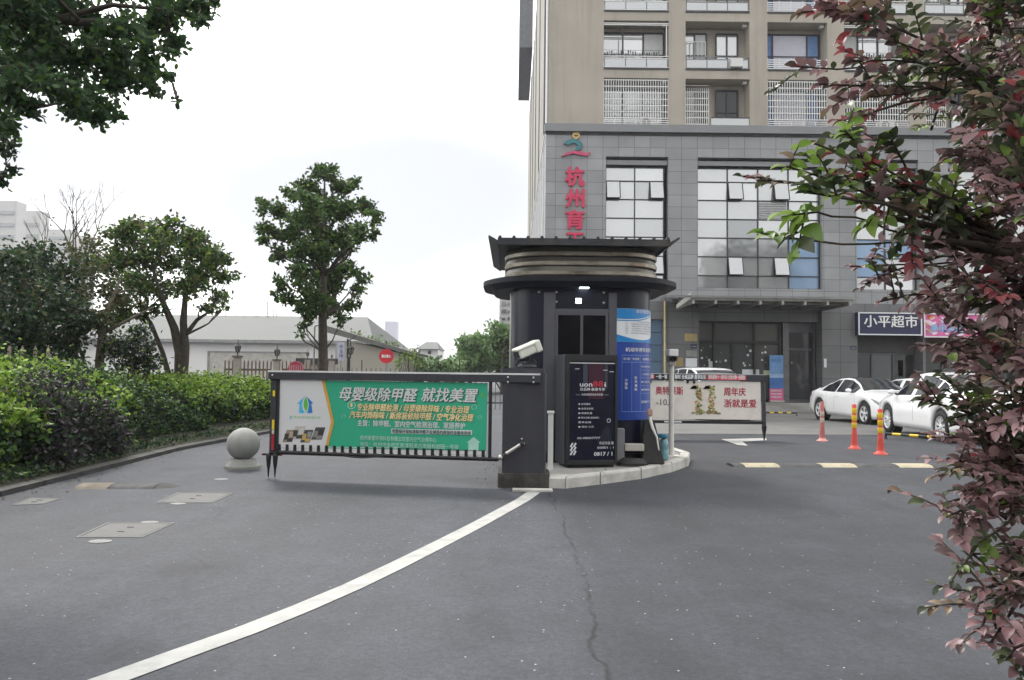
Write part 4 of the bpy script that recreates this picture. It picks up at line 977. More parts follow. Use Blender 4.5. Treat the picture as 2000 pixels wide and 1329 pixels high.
# ------------------------------------------------------------------ cars
CARW = M('car_white', (.84, .84, .85), .22, 0, var=.015, scale=2, coat=.8); CGL = M('car_glass', (.018, .021, .026), .04, 0, var=.1, spec=.9, coat=.5)
TYRE = M('tyre', (.014, .014, .015), .8, var=.2, scale=20); RIMS = M('alloy', (.66, .66, .68), .35, .0, var=.05); LENSC = M('headlamp_lens', (.16, .17, .19), .08, .3, var=.3, scale=14, coat=.8)
TAILR = M('tail_red', (.30, .008, .01), .2, coat=.6); DISC = M('wheel_dark', (.02, .02, .022), .6)
def interp(x, tab):
    if x <= tab[0][0]: return tab[0][1]
    for (a, u), (b, v) in zip(tab[:-1], tab[1:]):
        if x <= b: t = (x - a) / (b - a); return u + (v - u) * t
    return tab[-1][1]
def car(label, loc, head, top, belt, W, wb, glass, spokes=5, wr=.33, roofw=.60, black_roof=False, group='white cars parked in front of the building', detail=True):
    """local frame: x forward, z up; top/belt profiles along x; glass: side ranges, windscreen and rear screen ranges"""
    t = thing('parked_car', label, 'car', loc, head, group, local=True)
    x0, x1 = top[0][0], top[-1][0]; xf, xr = wb / 2, -wb / 2; RA = wr + .055
    st = set([a for a, _ in top] + [a for a, _ in belt] + [v for g_ in glass['side'] + [glass['ws'], glass['rs']] for v in g_])
    for xw in (xf, xr):
        for k in range(13): st.add(round(xw + RA * math.cos(math.pi * k / 12), 4))
    for k in range(41): st.add(round(x0 + (x1 - x0) * k / 40, 4))
    st = sorted(st); st = [s_ for i, s_ in enumerate(st) if i == 0 or s_ - st[i - 1] > .012]
    rows = []
    for x in st:
        zt_, zb_ = interp(x, top), interp(x, belt); hw = W / 2
        e = max(0, (x - (x1 - .95)) / .95); hw *= 1 - .26 * e ** 2.4
        e = max(0, ((x0 + .75) - x) / .75); hw *= 1 - .15 * e ** 2.2
        lo = .20 + .06 * max(0, (x - (x1 - .5)) / .5) + .1 * max(0, ((x0 + .4) - x) / .4)
        for xw in (xf, xr):
            if abs(x - xw) < RA: lo = max(lo, wr + math.sqrt(RA * RA - (x - xw) ** 2) - .0)
        lo = min(lo, zb_ - .05); cab = zt_ - zb_ > .10
        cw = min(1, max(0, (zt_ - zb_) / .3)); rw = hw * (.90 * (1 - cw) + (roofw / (W / 2)) * cw)
        sh = zb_ + .0; z6 = zt_ - (.055 if cab else min(.03, (zt_ - zb_) * .6)); m_ = lo + (zb_ - lo)
        ring = [(0, lo + .02), (hw - .18, lo + .01), (hw - .035, lo), (hw - .008, lo + (zb_ - lo) * .18), (hw, lo + (zb_ - lo) * .45), (hw - .006, lo + (zb_ - lo) * .74), (hw - .022, zb_ - .03), (hw - .05, sh),
                (rw + .015, z6 - .02 * cw), (rw - .03, z6 + .025 * cw), (rw * .62, zt_ - .008), (0, zt_)]
        rows.append([(x, y, z) for y, z in ring])
    nk = len(rows[0]); body = MB(); ws = MB(); rsm = MB(); sg = [MB(), MB()]
    def inr(a, b, g_): return a >= g_[0] - 1e-3 and b <= g_[1] + 1e-3
    for sgn in (1, -1):
        vs = [(x, y * sgn, z) for rw_ in rows for x, y, z in rw_]; bf, wf, sf, rf_ = [], [], [], []
        for i in range(len(rows) - 1):
            xa, xb = st[i], st[i + 1]
            for k in range(nk - 1):
                f = (i * nk + k, (i + 1) * nk + k, (i + 1) * nk + k + 1, i * nk + k + 1)
                if sgn < 0: f = f[::-1]
                if k == 7 and any(inr(xa, xb, g_) for g_ in glass['side']) : sf.append(f)
                elif k in (9, 10) and inr(xa, xb, glass['rs']): rf_.append(f)
                elif k in (9, 10) and inr(xa, xb, glass['ws']): wf.append(f)
                elif black_roof and k in (9, 10) and inr(xa, xb, (glass['rs'][1], glass['ws'][0])): wf.append(f)
                else: bf.append(f)
        def put(m_, fs, mat):
            use = sorted({i for f in fs for i in f}); mp_ = {v: i for i, v in enumerate(use)}
            m_.add([vs[i] for i in use], [[mp_[i] for i in f] for f in fs], mat, True)
        put(body, bf, CARW)
        if wf: put(ws, wf, CGL)
        if rf_: put(rsm, rf_, CGL)
        if sf: put(sg[0 if sgn > 0 else 1], sf, CGL)
        for row, rv in ((0, True), (len(rows) - 1, False)): body.add([(x, y * sgn, z) for x, y, z in rows[row]], [tuple(range(nk))], CARW)
    def fin(m_, nm):
        o = m_.build(nm, t)
        w = o.modifiers.new('weld', 'WELD'); w.merge_threshold = .001
        return o
    fin(body, 'body'); fin(ws, 'windscreen'); fin(rsm, 'rear_window')
    for s_ in sg: fin(s_, 'side_windows')
    # dark underbody and wheel wells
    mb = MB(); mb.box((xr - .3, -W / 2 + .22, .22), (xf + .3, W / 2 - .22, .62), BLACK)
    for xw in (xf, xr):
        for sgn in (1, -1): mb.lathe([(RA, 0), (RA, .2)], BLACK, (xw, sgn * (W / 2 - .06) - (.2 if sgn > 0 else 0), wr), 20, Matrix.Rotation(R(-90), 3, 'X'))
    mb.build('underbody', t)
    for xw in (xf, xr):
        for sgn in (1, -1):
            Rm = Matrix.Rotation(R(-90 * sgn), 3, 'X'); yo = W / 2 - .235
            wh = MB(); wh.lathe([(wr * .66, .0), (wr * .97, .01), (wr, .05), (wr, .17), (wr * .96, .212), (wr * .70, .222), (wr * .67, .21)], TYRE, (xw, sgn * yo, wr), 28, Rm, caps=False); wo_ = wh.build('wheel', t)
            rm = MB(); rm.lathe([(wr * .67, .10), (wr * .67, .212), (wr * .64, .214), (wr * .62, .12)], RIMS, (xw, sgn * yo, wr), 28, Rm, caps=False)
            rm.lathe([(.001, .10), (wr * .62, .10)], DISC, (xw, sgn * yo, wr), 20, Rm); rm.lathe([(.05, .16), (.05, .205), (.03, .21)], RIMS, (xw, sgn * yo, wr), 12, Rm)
            for k in range(spokes):
                for dd in ((-.1, .1) if spokes < 8 else (-.06, .06)):
                    a = 2 * math.pi * k / spokes + .3; c0, c1 = Vector((.045 * math.cos(a), .045 * math.sin(a), .195)), Vector((wr * .65 * math.cos(a + dd * 1.6), wr * .65 * math.sin(a + dd * 1.6), .198))
                    d = (c1 - c0); nn = Vector((-d.y, d.x, 0)).normalized() * (.018 if spokes < 8 else .009); pts = [c0 + nn, c0 - nn, c1 - nn, c1 + nn]; lowp = [p - Vector((0, 0, .03)) for p in pts]
                    off = Vector((xw, sgn * yo, wr)); P8 = [Rm @ p + off for p in pts + lowp]
                    rm.add(P8, [(0, 1, 2, 3), (0, 4, 5, 1), (1, 5, 6, 2), (2, 6, 7, 3), (3, 7, 4, 0)], RIMS)
            rm.build('rim', wo_)
    zb1 = interp(x1 - .35, belt)
    # lamps, grille, mirrors, handles, door gaps, plates
    def onbody(x, zf):   # point on the flank at height fraction
        i = min(range(len(st)), key=lambda i_: abs(st[i_] - x)); r_ = rows[i]
        z = zf; best = None
        for (xa, ya, za), (xb, yb_, zb_) in zip(r_[2:8], r_[3:9]):
            if za <= z <= zb_: u = (z - za) / max(1e-6, zb_ - za); return Vector((st[i], ya + (yb_ - ya) * u, z))
        return Vector((st[i], r_[7][1], z))
    for sgn in (1, -1):
        mb = MB(); P = []
        for x, dz0, dz1 in ((x1 - .62, -.03, -.005), (x1 - .42, -.09, -.015), (x1 - .22, -.12, -.03), (x1 - .06, -.11, -.06)):
            zt_ = interp(x, belt); a, b_ = onbody(x, zt_ + dz0 - .03), onbody(x, zt_ + dz1 - .02); P.append((a, b_))
        vs = [];
        for a, b_ in P:
            for p in (a, b_): vs.append((p.x + .006, (p.y + .010) * sgn, p.z))
        mb.add(vs, [(2 * i, 2 * i + 2, 2 * i + 3, 2 * i + 1) for i in range(3)], LENSC, True); mb.build('headlight', t)
        mb = MB(); vs = []
        for x, d0, d1 in ((x0 + .02, -.16, -.04), (x0 + .16, -.17, -.03), (x0 + .36, -.14, -.03)):
            zt_ = interp(x, belt); a, b_ = onbody(x, zt_ + d0), onbody(x, zt_ + d1)
            for p in (a, b_): vs.append((p.x - .004, (p.y + .012) * sgn, p.z))
        mb.add(vs, [(0, 2, 3, 1), (2, 4, 5, 3)], TAILR, True); mb.build('tail_light', t)
        mb = MB(); xm = glass['side'][-1][1] - .12; zm = interp(xm, belt) + .07; yw = W / 2 - .05
        mb.sphere((xm, sgn * (yw + .13), zm), .1, CARW if not detail == 'dark' else BLACK, 12, 8, (.55, 1.0, .62)); mb.tube([(xm + .02, sgn * (yw - .02), zm - .05), (xm, sgn * (yw + .08), zm - .03)], .025, BLACK, 6); mb.build('mirror', t)
        mb = MB(); seams = [g_[1] + .03 for g_ in glass['side'][:-1]] + [glass['side'][-1][1] + .06, glass['side'][0][0] + .35]
        for xs_ in seams:
            if abs(xs_ - xr) < RA: continue
            zt_ = interp(xs_, belt); pts = [onbody(xs_, z) for z in (.27, .40, .55, .7, zt_ - .04)]; mb.tube([(p.x, (p.y - .003) * sgn, p.z) for p in pts], .006, BLACK, 4)
        mb.build('door_gap', t)
        mb = MB()
        for g_ in glass['side']:
            xs_ = g_[0] + .12; p = onbody(xs_, interp(xs_, belt) - .12)
            mb.cbox((p.x, (p.y + .008) * sgn, p.z), (.17, .022, .026), CARW)
        mb.build('door_handle', t, bevel=.005)
        mb = MB(); p = Vector((x1 - .20, onbody(x1 - .20, .36).y * sgn, .34)); mb.cbox((p.x, p.y, p.z), (.24, .05, .13), BLACK, Matrix.Rotation(R(-28 * sgn), 3, 'Z')); mb.build('air_intake', t, bevel=.01)
        # sill and trim line
    mb = MB(); mb.box((x1 - .09, -W * .24, .30), (x1 + .012, W * .24, .52), BLACK); mb.build('grille', t, bevel=.015)
    mb = MB(); mb.box((x1 + .013, -.22, .40), (x1 + .02, .22, .51), M('plate_blue', (.01, .07, .35), .4)); mb.box((x0 - .02, -.22, .62), (x0 - .013, .22, .73), M('plate_blue', (.01, .07, .35), .4)); mb.build('number_plate', t)
    return t
COUPE_T = [(-2.26, .74), (-2.2, .93), (-2.0, .985), (-1.68, 1.03), (-1.15, 1.23), (-.6, 1.37), (-.1, 1.40), (.28, 1.375), (.68, 1.20), (1.10, 1.02), (1.5, .965), (1.95, .89), (2.25, .79), (2.40, .62)]
COUPE_B = [(-2.26, .70), (-2.2, .88), (-1.62, .965), (-.6, .93), (.9, .93), (1.5, .88), (1.95, .80), (2.25, .69), (2.40, .52)]
car_a = car('white two door coupe with a dark glass roof parked nose out behind the bollards', (11.86, 24.7, gz(24.7)), R(-86), COUPE_T, COUPE_B, 1.85, 2.76,
         dict(side=[(-1.22, -.34), (-.28, .84)], ws=(.28, 1.06), rs=(-1.6, -.66)), 5, .335, .58, True)
SED_T = [(-2.30, .78), (-2.24, .98), (-2.0, 1.06), (-1.72, 1.10), (-1.1, 1.36), (-.6, 1.48), (-.05, 1.51), (.4, 1.47), (.85, 1.27), (1.32, 1.03), (1.7, .94), (2.05, .84), (2.3, .70), (2.42, .54)]
SED_B = [(-2.30, .74), (-2.24, .93), (-1.7, 1.03), (-.6, .985), (1.05, .945), (1.7, .85), (2.05, .75), (2.3, .61), (2.42, .46)]
SG = dict(side=[(-1.45, -1.05), (-.98, -.12), (-.05, .95)], ws=(.4, 1.26), rs=(-1.66, -.68))
car_b = car('white saloon with silver multi spoke wheels partly hidden by the red leaved shrub', (10.12, 17.0, gz(17.0)), R(84), SED_T, SED_B, 1.86, 2.8, SG, 10, .34, .62)
car_c = car('white car mostly hidden behind the white coupe, only roof and windows showing', (14.2, 25.6, gz(25.6)), R(-86), SED_T, SED_B, 1.84, 2.76, SG, 5, .335, .60)
MPV_T = [(-2.35, .9), (-2.3, 1.2), (-2.22, 1.45), (-2.0, 1.72), (-1.5, 1.80), (-.5, 1.83), (.4, 1.80), (.8, 1.68), (1.45, 1.18), (1.75, 1.08), (2.15, .98), (2.35, .8), (2.42, .6)]
MPV_B = [(-2.35, .8), (-2.3, .98), (-1.8, 1.04), (0, 1.02), (1.3, 1.0), (1.75, .96), (2.15, .86), (2.35, .68), (2.42, .5)]
car_d = car('tall white people carrier showing only its roof above the exit boom gate', (7.05, 26.6, gz(26.6)), R(-86), MPV_T, MPV_B, 1.88, 2.85, dict(side=[(-2.0, -1.2), (-1.12, -.15), (-.08, 1.25)], ws=(.62, 1.42), rs=(-2.28, -2.02)), 5, .345, .70)

car_a.scale = (1.05, 1.05, 1.07)
# parking tubes in front of the cars
def wheel_bar(a, b, label):
    c = (a + b) / 2; t = thing('parking_bar', label, 'parking barrier', c); d = b - a
    h = Vector((0, 0, .12)); mb = MB(); mb.tube([a, a + h, b + h, b], .03, BLACK, 8); mb.build('tube', t)
    mb = MB()
    for k in range(3): mb.tube([a + h + d * (.12 + .28 * k), a + h + d * (.26 + .28 * k)], .032, POSTY, 8)
    mb.build('yellow_band', t)
wheel_bar(G(1496, 812), G(1556, 813), 'low black and yellow tube bar on the forecourt behind the exit boom gate')
wheel_bar(G(1730, 858), G(1855, 868), 'low black and yellow tube bar lying before the white saloon')
# ------------------------------------------------------------------ the apartment building
FYB = 36.0
def fx(px, py=430): return at(px, py, FYB).x
def fz(py, px=1300): return at(px, py, FYB).z
TILEF = tiles('grey_tile', (.225, .23, .24), (.275, .28, .29), (.10, .10, .105), .775, .585, .5)
TILED = tiles('dark_tile', (.125, .127, .132), (.148, .15, .155), (.05, .05, .052), 1.2, .8, .5)
BEIGE = M('beige_render', (.355, .322, .275), .85, var=.08, scale=.5, bump=.1, streak=(.22, .205, .18), dirt=(.29, .27, .24), dscale=.35)
BEIGE2 = M('beige_side', (.34, .325, .29), .85, var=.06, streak=(.2, .19, .17), scale=.5, dirt=(.26, .25, .22), dscale=.3)
CORN = M('cornice_grey', (.19, .195, .205), .5, .2, var=.06, scale=1)
DARKSTRIP = M('dark_strip', (.04, .04, .042), .8, var=.2)
MULL = M('mullion_dark', (.035, .035, .04), .4, .3); WFR = M('window_frame_grey', (.09, .09, .10), .45, .3)
PANEW = panes('pale_pane', [(.44, .45, .46), (.60, .61, .62), (.50, .51, .52), (.56, .57, .58)])
PANEG = panes('reflecting_grey_pane', [(.34, .35, .36), (.46, .47, .48), (.29, .30, .31)])
PANEB = panes('blue_curtain_pane', [(.16, .25, .38), (.26, .36, .50), (.20, .30, .44)], .35, .12)
PANED = panes('dark_pane', [(.02, .022, .026), (.035, .037, .04), (.028, .03, .036)], .1, .06)
SHOPG = panes('shop_pane', [(.10, .105, .105), (.07, .075, .08), (.13, .13, .12)], .25, .06)
CURT = M('pale_curtain', (.55, .56, .56), .8, var=.06, scale=6)
CURTL = M('lilac_curtain', (.50, .50, .58), .8, var=.05, scale=6)
CURTB = M('blue_curtain', (.13, .22, .42), .8, var=.12, scale=8)
BARW = M('grille_white', (.66, .66, .65), .45, var=.05)
ACW = M('aircon_white', (.55, .55, .54), .5, var=.06)
bld = thing('apartment_building', 'tall beige apartment block on a grey tiled commercial podium with shops', 'building', (16, FYB, gz(36)))
XL = fx(1065); XR = 33.0; ZG = gz(36) - .1; ZC = fz(247, 1065)
def wall_holes(mb, x0, x1, z0, z1, y, holes, mat, dep, rmat=None):
    """front face on the plane y with rectangular holes and reveals of depth dep"""
    xs_ = sorted({x0, x1} | {h[0] for h in holes} | {h[1] for h in holes}); zs_ = sorted({z0, z1} | {h[2] for h in holes} | {h[3] for h in holes})
    for i in range(len(xs_) - 1):
        for j in range(len(zs_) - 1):
            a, b_, c, d = xs_[i], xs_[i + 1], zs_[j], zs_[j + 1]; mx_, mz_ = (a + b_) / 2, (c + d) / 2
            if any(h[0] < mx_ < h[1] and h[2] < mz_ < h[3] for h in holes): continue
            mb.quad((a, y, c), (b_, y, c), (b_, y, d), (a, y, d), mat)
    r = rmat or mat
    for a, b_, c, d in holes:
        y1 = y + dep
        mb.quad((a, y, d), (a, y1, d), (a, y1, c), (a, y, c), r); mb.quad((b_, y, c), (b_, y1, c), (b_, y1, d), (b_, y, d), r)
        mb.quad((a, y, d), (b_, y, d), (b_, y1, d), (a, y1, d), r); mb.quad((a, y1, c), (b_, y1, c), (b_, y, c), (a, y, c), r)
zW0, zW1 = fz(562), fz(307)
cols = [(fx(1183), fx(1305)), (fx(1363), fx(1606)), (fx(1673), fx(1795)), (fx(1853), fx(2096)), (fx(2163), fx(2285))]
ent = (fx(1365, 700), fx(1606, 700), gz(36) + .42, fz(603, 1450))
sh1 = (fx(1675, 700), fx(1803, 700), gz(36) + .0, fz(612, 1740)); sh2 = (fx(1808, 700), fx(2010, 700), gz(36), fz(614, 1850))
blue = (fx(1215, 700), fx(1295, 700), gz(36), fz(624, 1280))
mb = MB(); zsp = fz(590)
wall_holes(mb, XL, XR, zsp, ZC - .28, FYB, [(a, b_, zW0, zW1) for a, b_ in cols], TILEF, .42)
mb.quad((XL, FYB, ZG), (XL, FYB + 29, ZG), (XL, FYB + 29, ZC), (XL, FYB, ZC), TILEF)
mb.quad((XL, FYB, ZC), (XL, FYB + 29, ZC), (fx(1072), FYB + 29, ZC), (fx(1072), FYB, ZC), CORN)
mb.quad((XL, FYB + 29, ZG), (XR, FYB + 29, ZG), (XR, FYB + 29, ZC), (XL, FYB + 29, ZC), TILEF)
mb.quad((XR, FYB + 29, ZG), (XR, FYB, ZG), (XR, FYB, ZC), (XR, FYB + 29, ZC), TILEF)
mb.build('podium_wall', bld)
mb = MB(); wall_holes(mb, XL, XR, ZG, zsp, FYB, [ent, sh1, sh2, blue], TILED, .9); mb.build('shopfront_wall', bld)
mb = MB(); mb.box((XL - .08, FYB - .18, ZC - .28), (XR, FYB + .25, ZC + .10), CORN); mb.box((XL - .02, FYB - .06, ZC - .40), (XR, FYB - .003, ZC - .283), DARKSTRIP); mb.build('cornice', bld)  # second box: dark strip standing out from the wall below the cornice
# side windows strip of the podium (white frames running back)
mb = MB()
for k in range(9):
    y = FYB + 2.4 + k * 2.9; mb.box((XL - .06, y, gz(36) + .3), (XL - .003, y + .22, ZC - .5), WHITE)
    mb.quad((XL - .012, y + .26, 5.4), (XL - .012, y + .26, ZC - .8), (XL - .012, y + 2.5, ZC - .8), (XL - .012, y + 2.5, 5.4), PANEW)
mb.box((XL - .10, FYB + .3, ZC - .42), (XL - .061, FYB + 29, ZC - .28), WHITE)
mb.build('side_windows', bld)

def window(name, x0, x1, rows, vcols, y, pmat, special={}, tilt={}, fr=.05):
    """glazed bay: dark frame with panes; special gives the glass of single panes, tilt opens a sash"""
    f = MB(); zs_ = [fz(r) for r in rows]
    for i, x in enumerate(vcols): f.box((x - fr / 2, y - .06, zs_[-1]), (x + fr / 2, y + .02, zs_[0]), MULL)
    for i, z in enumerate(zs_):
        for a, b_ in zip(vcols[:-1], vcols[1:]): f.box((a + fr / 2, y - .055, z - fr / 2), (b_ - fr / 2, y + .02, z + fr / 2), MULL)
    w = f.build('window', bld); p = MB()
    for i in range(len(vcols) - 1):
        for j in range(len(zs_) - 1):
            a, b_, c, d = vcols[i] + fr / 2, vcols[i + 1] - fr / 2, zs_[j + 1] + fr / 2, zs_[j] - fr / 2
            m = special.get((i, j), pmat); sp = [(a, b_)]
            if (i, j) in tilt:
                side = tilt[(i, j)]; hw_ = (b_ - a) * .48
                sa, sb = (a, a + hw_) if side == 'l' else (b_ - hw_, b_); s_ = MB(); yo = y - .30
                A, B_, C_, D_ = (sa, yo, c), (sb, yo, c), (sb, y - .07, d), (sa, y - .07, d)
                s_.quad(A, B_, C_, D_, m if m is not pmat else PANEG)
                for q0, q1 in ((A, B_), (B_, C_), (C_, D_), (D_, A)): s_.tube([q0, q1], .025, MULL, 4)
                s_.build('sash', w)
                p.quad((sa, y, c), (sb, y, c), (sb, y, d), (sa, y, d), PANED); sp = [(sb, b_)] if side == 'l' else [(a, sa)]
            for a_, b2 in sp:
                p.quad((a_, y, c), (b2, y, c), (b2, y, d), (a_, y, d), m)
    p.build('pane', w); return w
rowsW = [325, 352, 388, 425, 462, 499, 536, 561]
ywin = FYB + .34
def vc(n_, x0, x1): return [x0 + (x1 - x0) * i / n_ for i in range(n_ + 1)]
for k, (a, b_) in enumerate(cols):
    h = MB(); h.box((a + .02, FYB + .10, fz(322)), (b_ - .02, FYB + .16, fz(313)), CORN); h.build('blind_box', bld)
    w0, w1 = a + .03, b_ - (.16 if k == 0 else .04)
    if k == 0: window('w', w0, w1, rowsW, vc(2, w0, w1), ywin, PANEW, {}, {(0, 1): 'l', (1, 1): 'r', (1, 5): 'r', (0, 5): 'l'})
    elif k in (1, 3):
        sp = {(3, 4): PANEB, (3, 5): PANEB, (3, 6): PANEB, (1, 4): PANEG, (2, 4): PANEG, (1, 5): PANEG, (2, 5): PANEG, (1, 6): PANEG, (2, 6): PANEG, (2, 2): PANEG, (1, 3): PANEG, (0, 6): PANEG}  # grey panes hold the reflection of a mirrored building in their colour
        window('w', w0, w1, rowsW, vc(4, w0, w1), ywin, PANEW, sp, {(1, 1): 'l', (2, 1): 'r', (1, 5): 'l', (2, 5): 'r'})
        if k == 1:
            lv = MB()
            for q_ in range(7): z = fz(393 + q_ * 4.6); x_ = vc(4, w0, w1); lv.box((x_[2] + .05, ywin - .05, z - .03), (x_[3] - .1, ywin - .006, z + .03), M('louvre_grey', (.28, .28, .28), .6))
            lv.build('louvre', bld)
    else:
        window('w', w0, w1, rowsW, vc(2, w0, w1), ywin, PANEW, {(0, 4): PANEB, (1, 4): PANEB, (0, 5): PANEB, (0, 6): PANEG}, {(0, 1): 'l'})

# upper storeys with balconies
TY = FYB + .22; TX0 = fx(1072, 150); TZ1 = 31.0
ucols = [(1180, 1308), (1341, 1467), (1502, 1620), (1653, 1779), (1812, 1930), (1962, 2088), (2122, 2240)]
flo = [(150, 243), (37, 131), (-76, 18), (-189, -95)]
H_ = []
for a, b_ in ucols:
    for t_, bo in flo[:3]: H_.append((fx(a, 120), fx(b_, 120), fz(bo) if bo != 243 else ZC + .101, fz(t_)))
mb = MB(); wall_holes(mb, TX0, XR, ZC + .1, TZ1, TY, H_, BEIGE, .95)
mb.quad((TX0, TY, ZC + .05), (TX0, FYB + 50, ZG), (TX0, FYB + 50, TZ1), (TX0, TY, TZ1), BEIGE2)
mb.quad((TX0, FYB + 50, ZG), (XR, FYB + 50, ZG), (XR, FYB + 50, TZ1), (TX0, FYB + 50, TZ1), BEIGE2)
mb.quad((XR, TY, ZC + .1), (XR, TY, TZ1), (XR, FYB + 50, TZ1), (XR, FYB + 50, ZC + .1), BEIGE2)
mb.quad((TX0, TY, TZ1), (TX0, FYB + 50, TZ1), (XR, FYB + 50, TZ1), (XR, TY, TZ1), CORN)
mb.build('tower_wall', bld)
mb = MB()
for y, r_, m in ((TY + .25, .07, WHITE), (TY + .9, .05, CORN), (TY + 2.2, .05, MULL)): mb.tube([(TX0 - .07, y, ZC + .1), (TX0 - .07, y, TZ1)], r_, m, 8)
for k in range(5): mb.box((TX0 - .05, FYB + 5 + 8 * k, ZC + .2), (TX0 - .002, FYB + 5.5 + 8 * k, TZ1), MULL)
mb.build('drain_pipe', bld)
mb = MB(); mb.box((TX0 - 1.9, FYB + 34, fz(93, 1020) * 1.0 + 18), (TX0 - .004, FYB + 48, TZ1 + 30), CORN)
zbx = at(1025, 93, FYB + 34).z
mb = MB(); mb.box((at(1015, 50, FYB + 34).x, FYB + 34, zbx), (TX0 - .004, FYB + 48, zbx + 9), M('dark_fin', (.10, .105, .115), .6)); mb.build('side_bay', bld)
yb_ = TY + .88
def bars(mb, x0, x1, z0, z1, y, pitch, r=.018, hz_=()):
    n_ = max(1, round((x1 - x0) / pitch))
    for i in range(n_ + 1): x = x0 + (x1 - x0) * i / n_; mb.box((x - r, y - r, z0), (x + r, y + r, z1), BARW)
    for z in hz_: mb.box((x0, y - r * 1.4, z - r * 1.3), (x1, y - r - .001, z + r * 1.3), BARW)
rb_ = random.Random(11)
for ci, (a, b_) in enumerate(ucols):
    for fi, (t_, bo) in enumerate(flo[:3]):
        x0, x1 = fx(a, 120), fx(b_, 120); z0 = fz(bo) if fi else ZC + .101; z1 = fz(t_)
        bal = MB(); bal.quad((x0, yb_ + .06, z0), (x1, yb_ + .06, z0), (x1, yb_ + .06, z1), (x0, yb_ + .06, z1), BEIGE)
        bo_ = bal.build('balcony', bld)
        gl = MB(); hh = z1 - z0; kind = (ci % 3)
        zt_ = z1 - .28
        if kind == 1:       # narrow window left, pier, window right
            segs = [(x0 + .05, x0 + 1.25), (x0 + 1.75, x1 - .35)]
        else: segs = [(x0 + .04, x1 - .1)]
        fr = MB()
        for s0, s1 in segs:
            nn = 2 if kind == 1 else 3; xs_ = [s0 + (s1 - s0) * i / nn for i in range(nn + 1)]
            if kind == 2: xs_ = [s0, s0 + .5, s1 - .6, s1]
            for i in range(nn):
                m = ([CURT, PANEW, PANEW][rb_.randrange(3)] if fi else [PANED, PANED, CURT, PANEG][rb_.randrange(4)]) if kind != 2 else (CURTL if i == 1 else CURTB)
                if kind == 1 and fi == 0 and i == 1 and s0 > x0 + 1: m = PANED
                gl.quad((xs_[i], yb_ - .02, z0 + .1), (xs_[i + 1], yb_ - .02, z0 + .1), (xs_[i + 1], yb_ - .02, zt_), (xs_[i], yb_ - .02, zt_), m)
            for x in xs_: fr.box((x - .035, yb_ - .08, z0 + .1), (x + .035, yb_ - .025, zt_), MULL)
            fr.box((s0, yb_ - .075, zt_ - .02), (s1, yb_ - .026, zt_ + .05), MULL); fr.box((s0, yb_ - .07, z0 + hh * .42), (s1, yb_ - .03, z0 + hh * .42 + .04), MULL)
        g_ = gl.build('glazing', bo_); fr.build('frame', bo_)
        y = TY + .06
        if fi == 0 and kind != 1:
            gr = MB(); bars(gr, x0 + .02, x1 - .02, z0 + .42, z1 - .03, y, .125, .016, [z0 + .46 + k * (z1 - z0 - .55) / 6 for k in range(7)]); gr.build('grille', bo_)
            gr = MB(); bars(gr, x0 + .02, x1 - .02, z0 + .04, z0 + .36, y, .55, .017, [z0 + .05 + .1 * k for k in range(4)]); gr.build('railing', bo_)
        elif fi == 0:
            gr = MB(); bars(gr, x0 + .02, x0 + 1.3, z0 + .3, z1 - .25, y + .5, .105, .018, [z0 + .35 + k * .33 for k in range(7)]); gr.build('grille', bo_)
            gr = MB(); gr.quad((x0 + 1.3, y, z0 + .1), (x1 - .02, y, z0 + .1), (x1 - .02, y, z0 + .5), (x0 + 1.3, y, z0 + .5), PANEG); gr.box((x0 + 1.3, y - .02, z0 + .5), (x1, y + .02, z0 + .54), MULL); gr.build('railing', bo_)
        else:
            gr = MB()
            if kind == 2: bars(gr, x0 + .02, x1 - .02, z0 + .06, z0 + .62, y, .6, .018, [z0 + .08 + .11 * k for k in range(5)])
            else:
                gr.quad((x0 + .02, y, z0 + .08), (x1 - .02, y, z0 + .08), (x1 - .02, y, z0 + .5), (x0 + .02, y, z0 + .5), PANEG)
                for z in (z0 + .05, z0 + .5, z0 + .62): gr.box((x0, y - .02, z), (x1, y + .02, z + .04), CORN if kind else BARW)
                for i in range(4): x = x0 + .05 + (x1 - x0 - .1) * i / 3; gr.box((x - .015, y - .018, z0 + .09), (x + .015, y + .018, z0 + .62), MULL)
            gr.build('railing', bo_)
            if kind == 0:
                gr = MB()
                for z in (z1 - .14, z1 - .22): gr.box((x0, y - .02, z), (x1, y + .02, z + .04), BARW)
                gr.box((x1 - .13, y - .02, z0 + .66), (x1 - .09, y + .02, z1 - .23), BARW); gr.box((x0 + (x1 - x0) * .30 - .02, y + .01, z0 + .66), (x0 + (x1 - x0) * .30 + .02, y + .04, z1 - .23), MULL)
                gr.build('awning_rail', bo_)
                gr = MB()
                for i in range(24): x = x0 + .1 + (x1 - x0 - .4) * i / 24; gr.box((x, y + .5, z0 + hh * .37), (x + .06, y + .55, z0 + hh * .37 + rb_.uniform(.12, .26)), [BLACK, MULL, CORN][i % 3])
                gr.box((x0 + .05, y + .52, z0 + hh * .37 + .27), (x1 - .25, y + .53, z0 + hh * .37 + .285), MULL)
                gr.build('clothes_line', bo_)
            if kind == 1:
                gr = MB(); bars(gr, x0 + .02, x0 + 1.2, z0 + .9, z0 + 1.75, y + .7, .2, .014, [z0 + .92, z0 + 1.73]); gr.build('grille', bo_)
        if kind == 0:
            ac = MB(); xa = x0 + (x1 - x0) * .58; ac.box((xa, y + .2, z0 + .06), (xa + .75, y + .5, z0 + .6), ACW)
            ac.lathe([(.2, 0), (.2, .01)], BLACK, (xa + .3, y + .199, z0 + .33), 16, Matrix.Rotation(R(90), 3, 'X')); ac.build('air_conditioner', bo_)
        if kind == 1 and fi == 1:
            ac = MB(); xa = x0 + 2.2; ac.box((xa, y - .3, z0 + .06), (xa + .6, y - .02, z0 + .48), ACW); ac.build('air_conditioner', bo_)
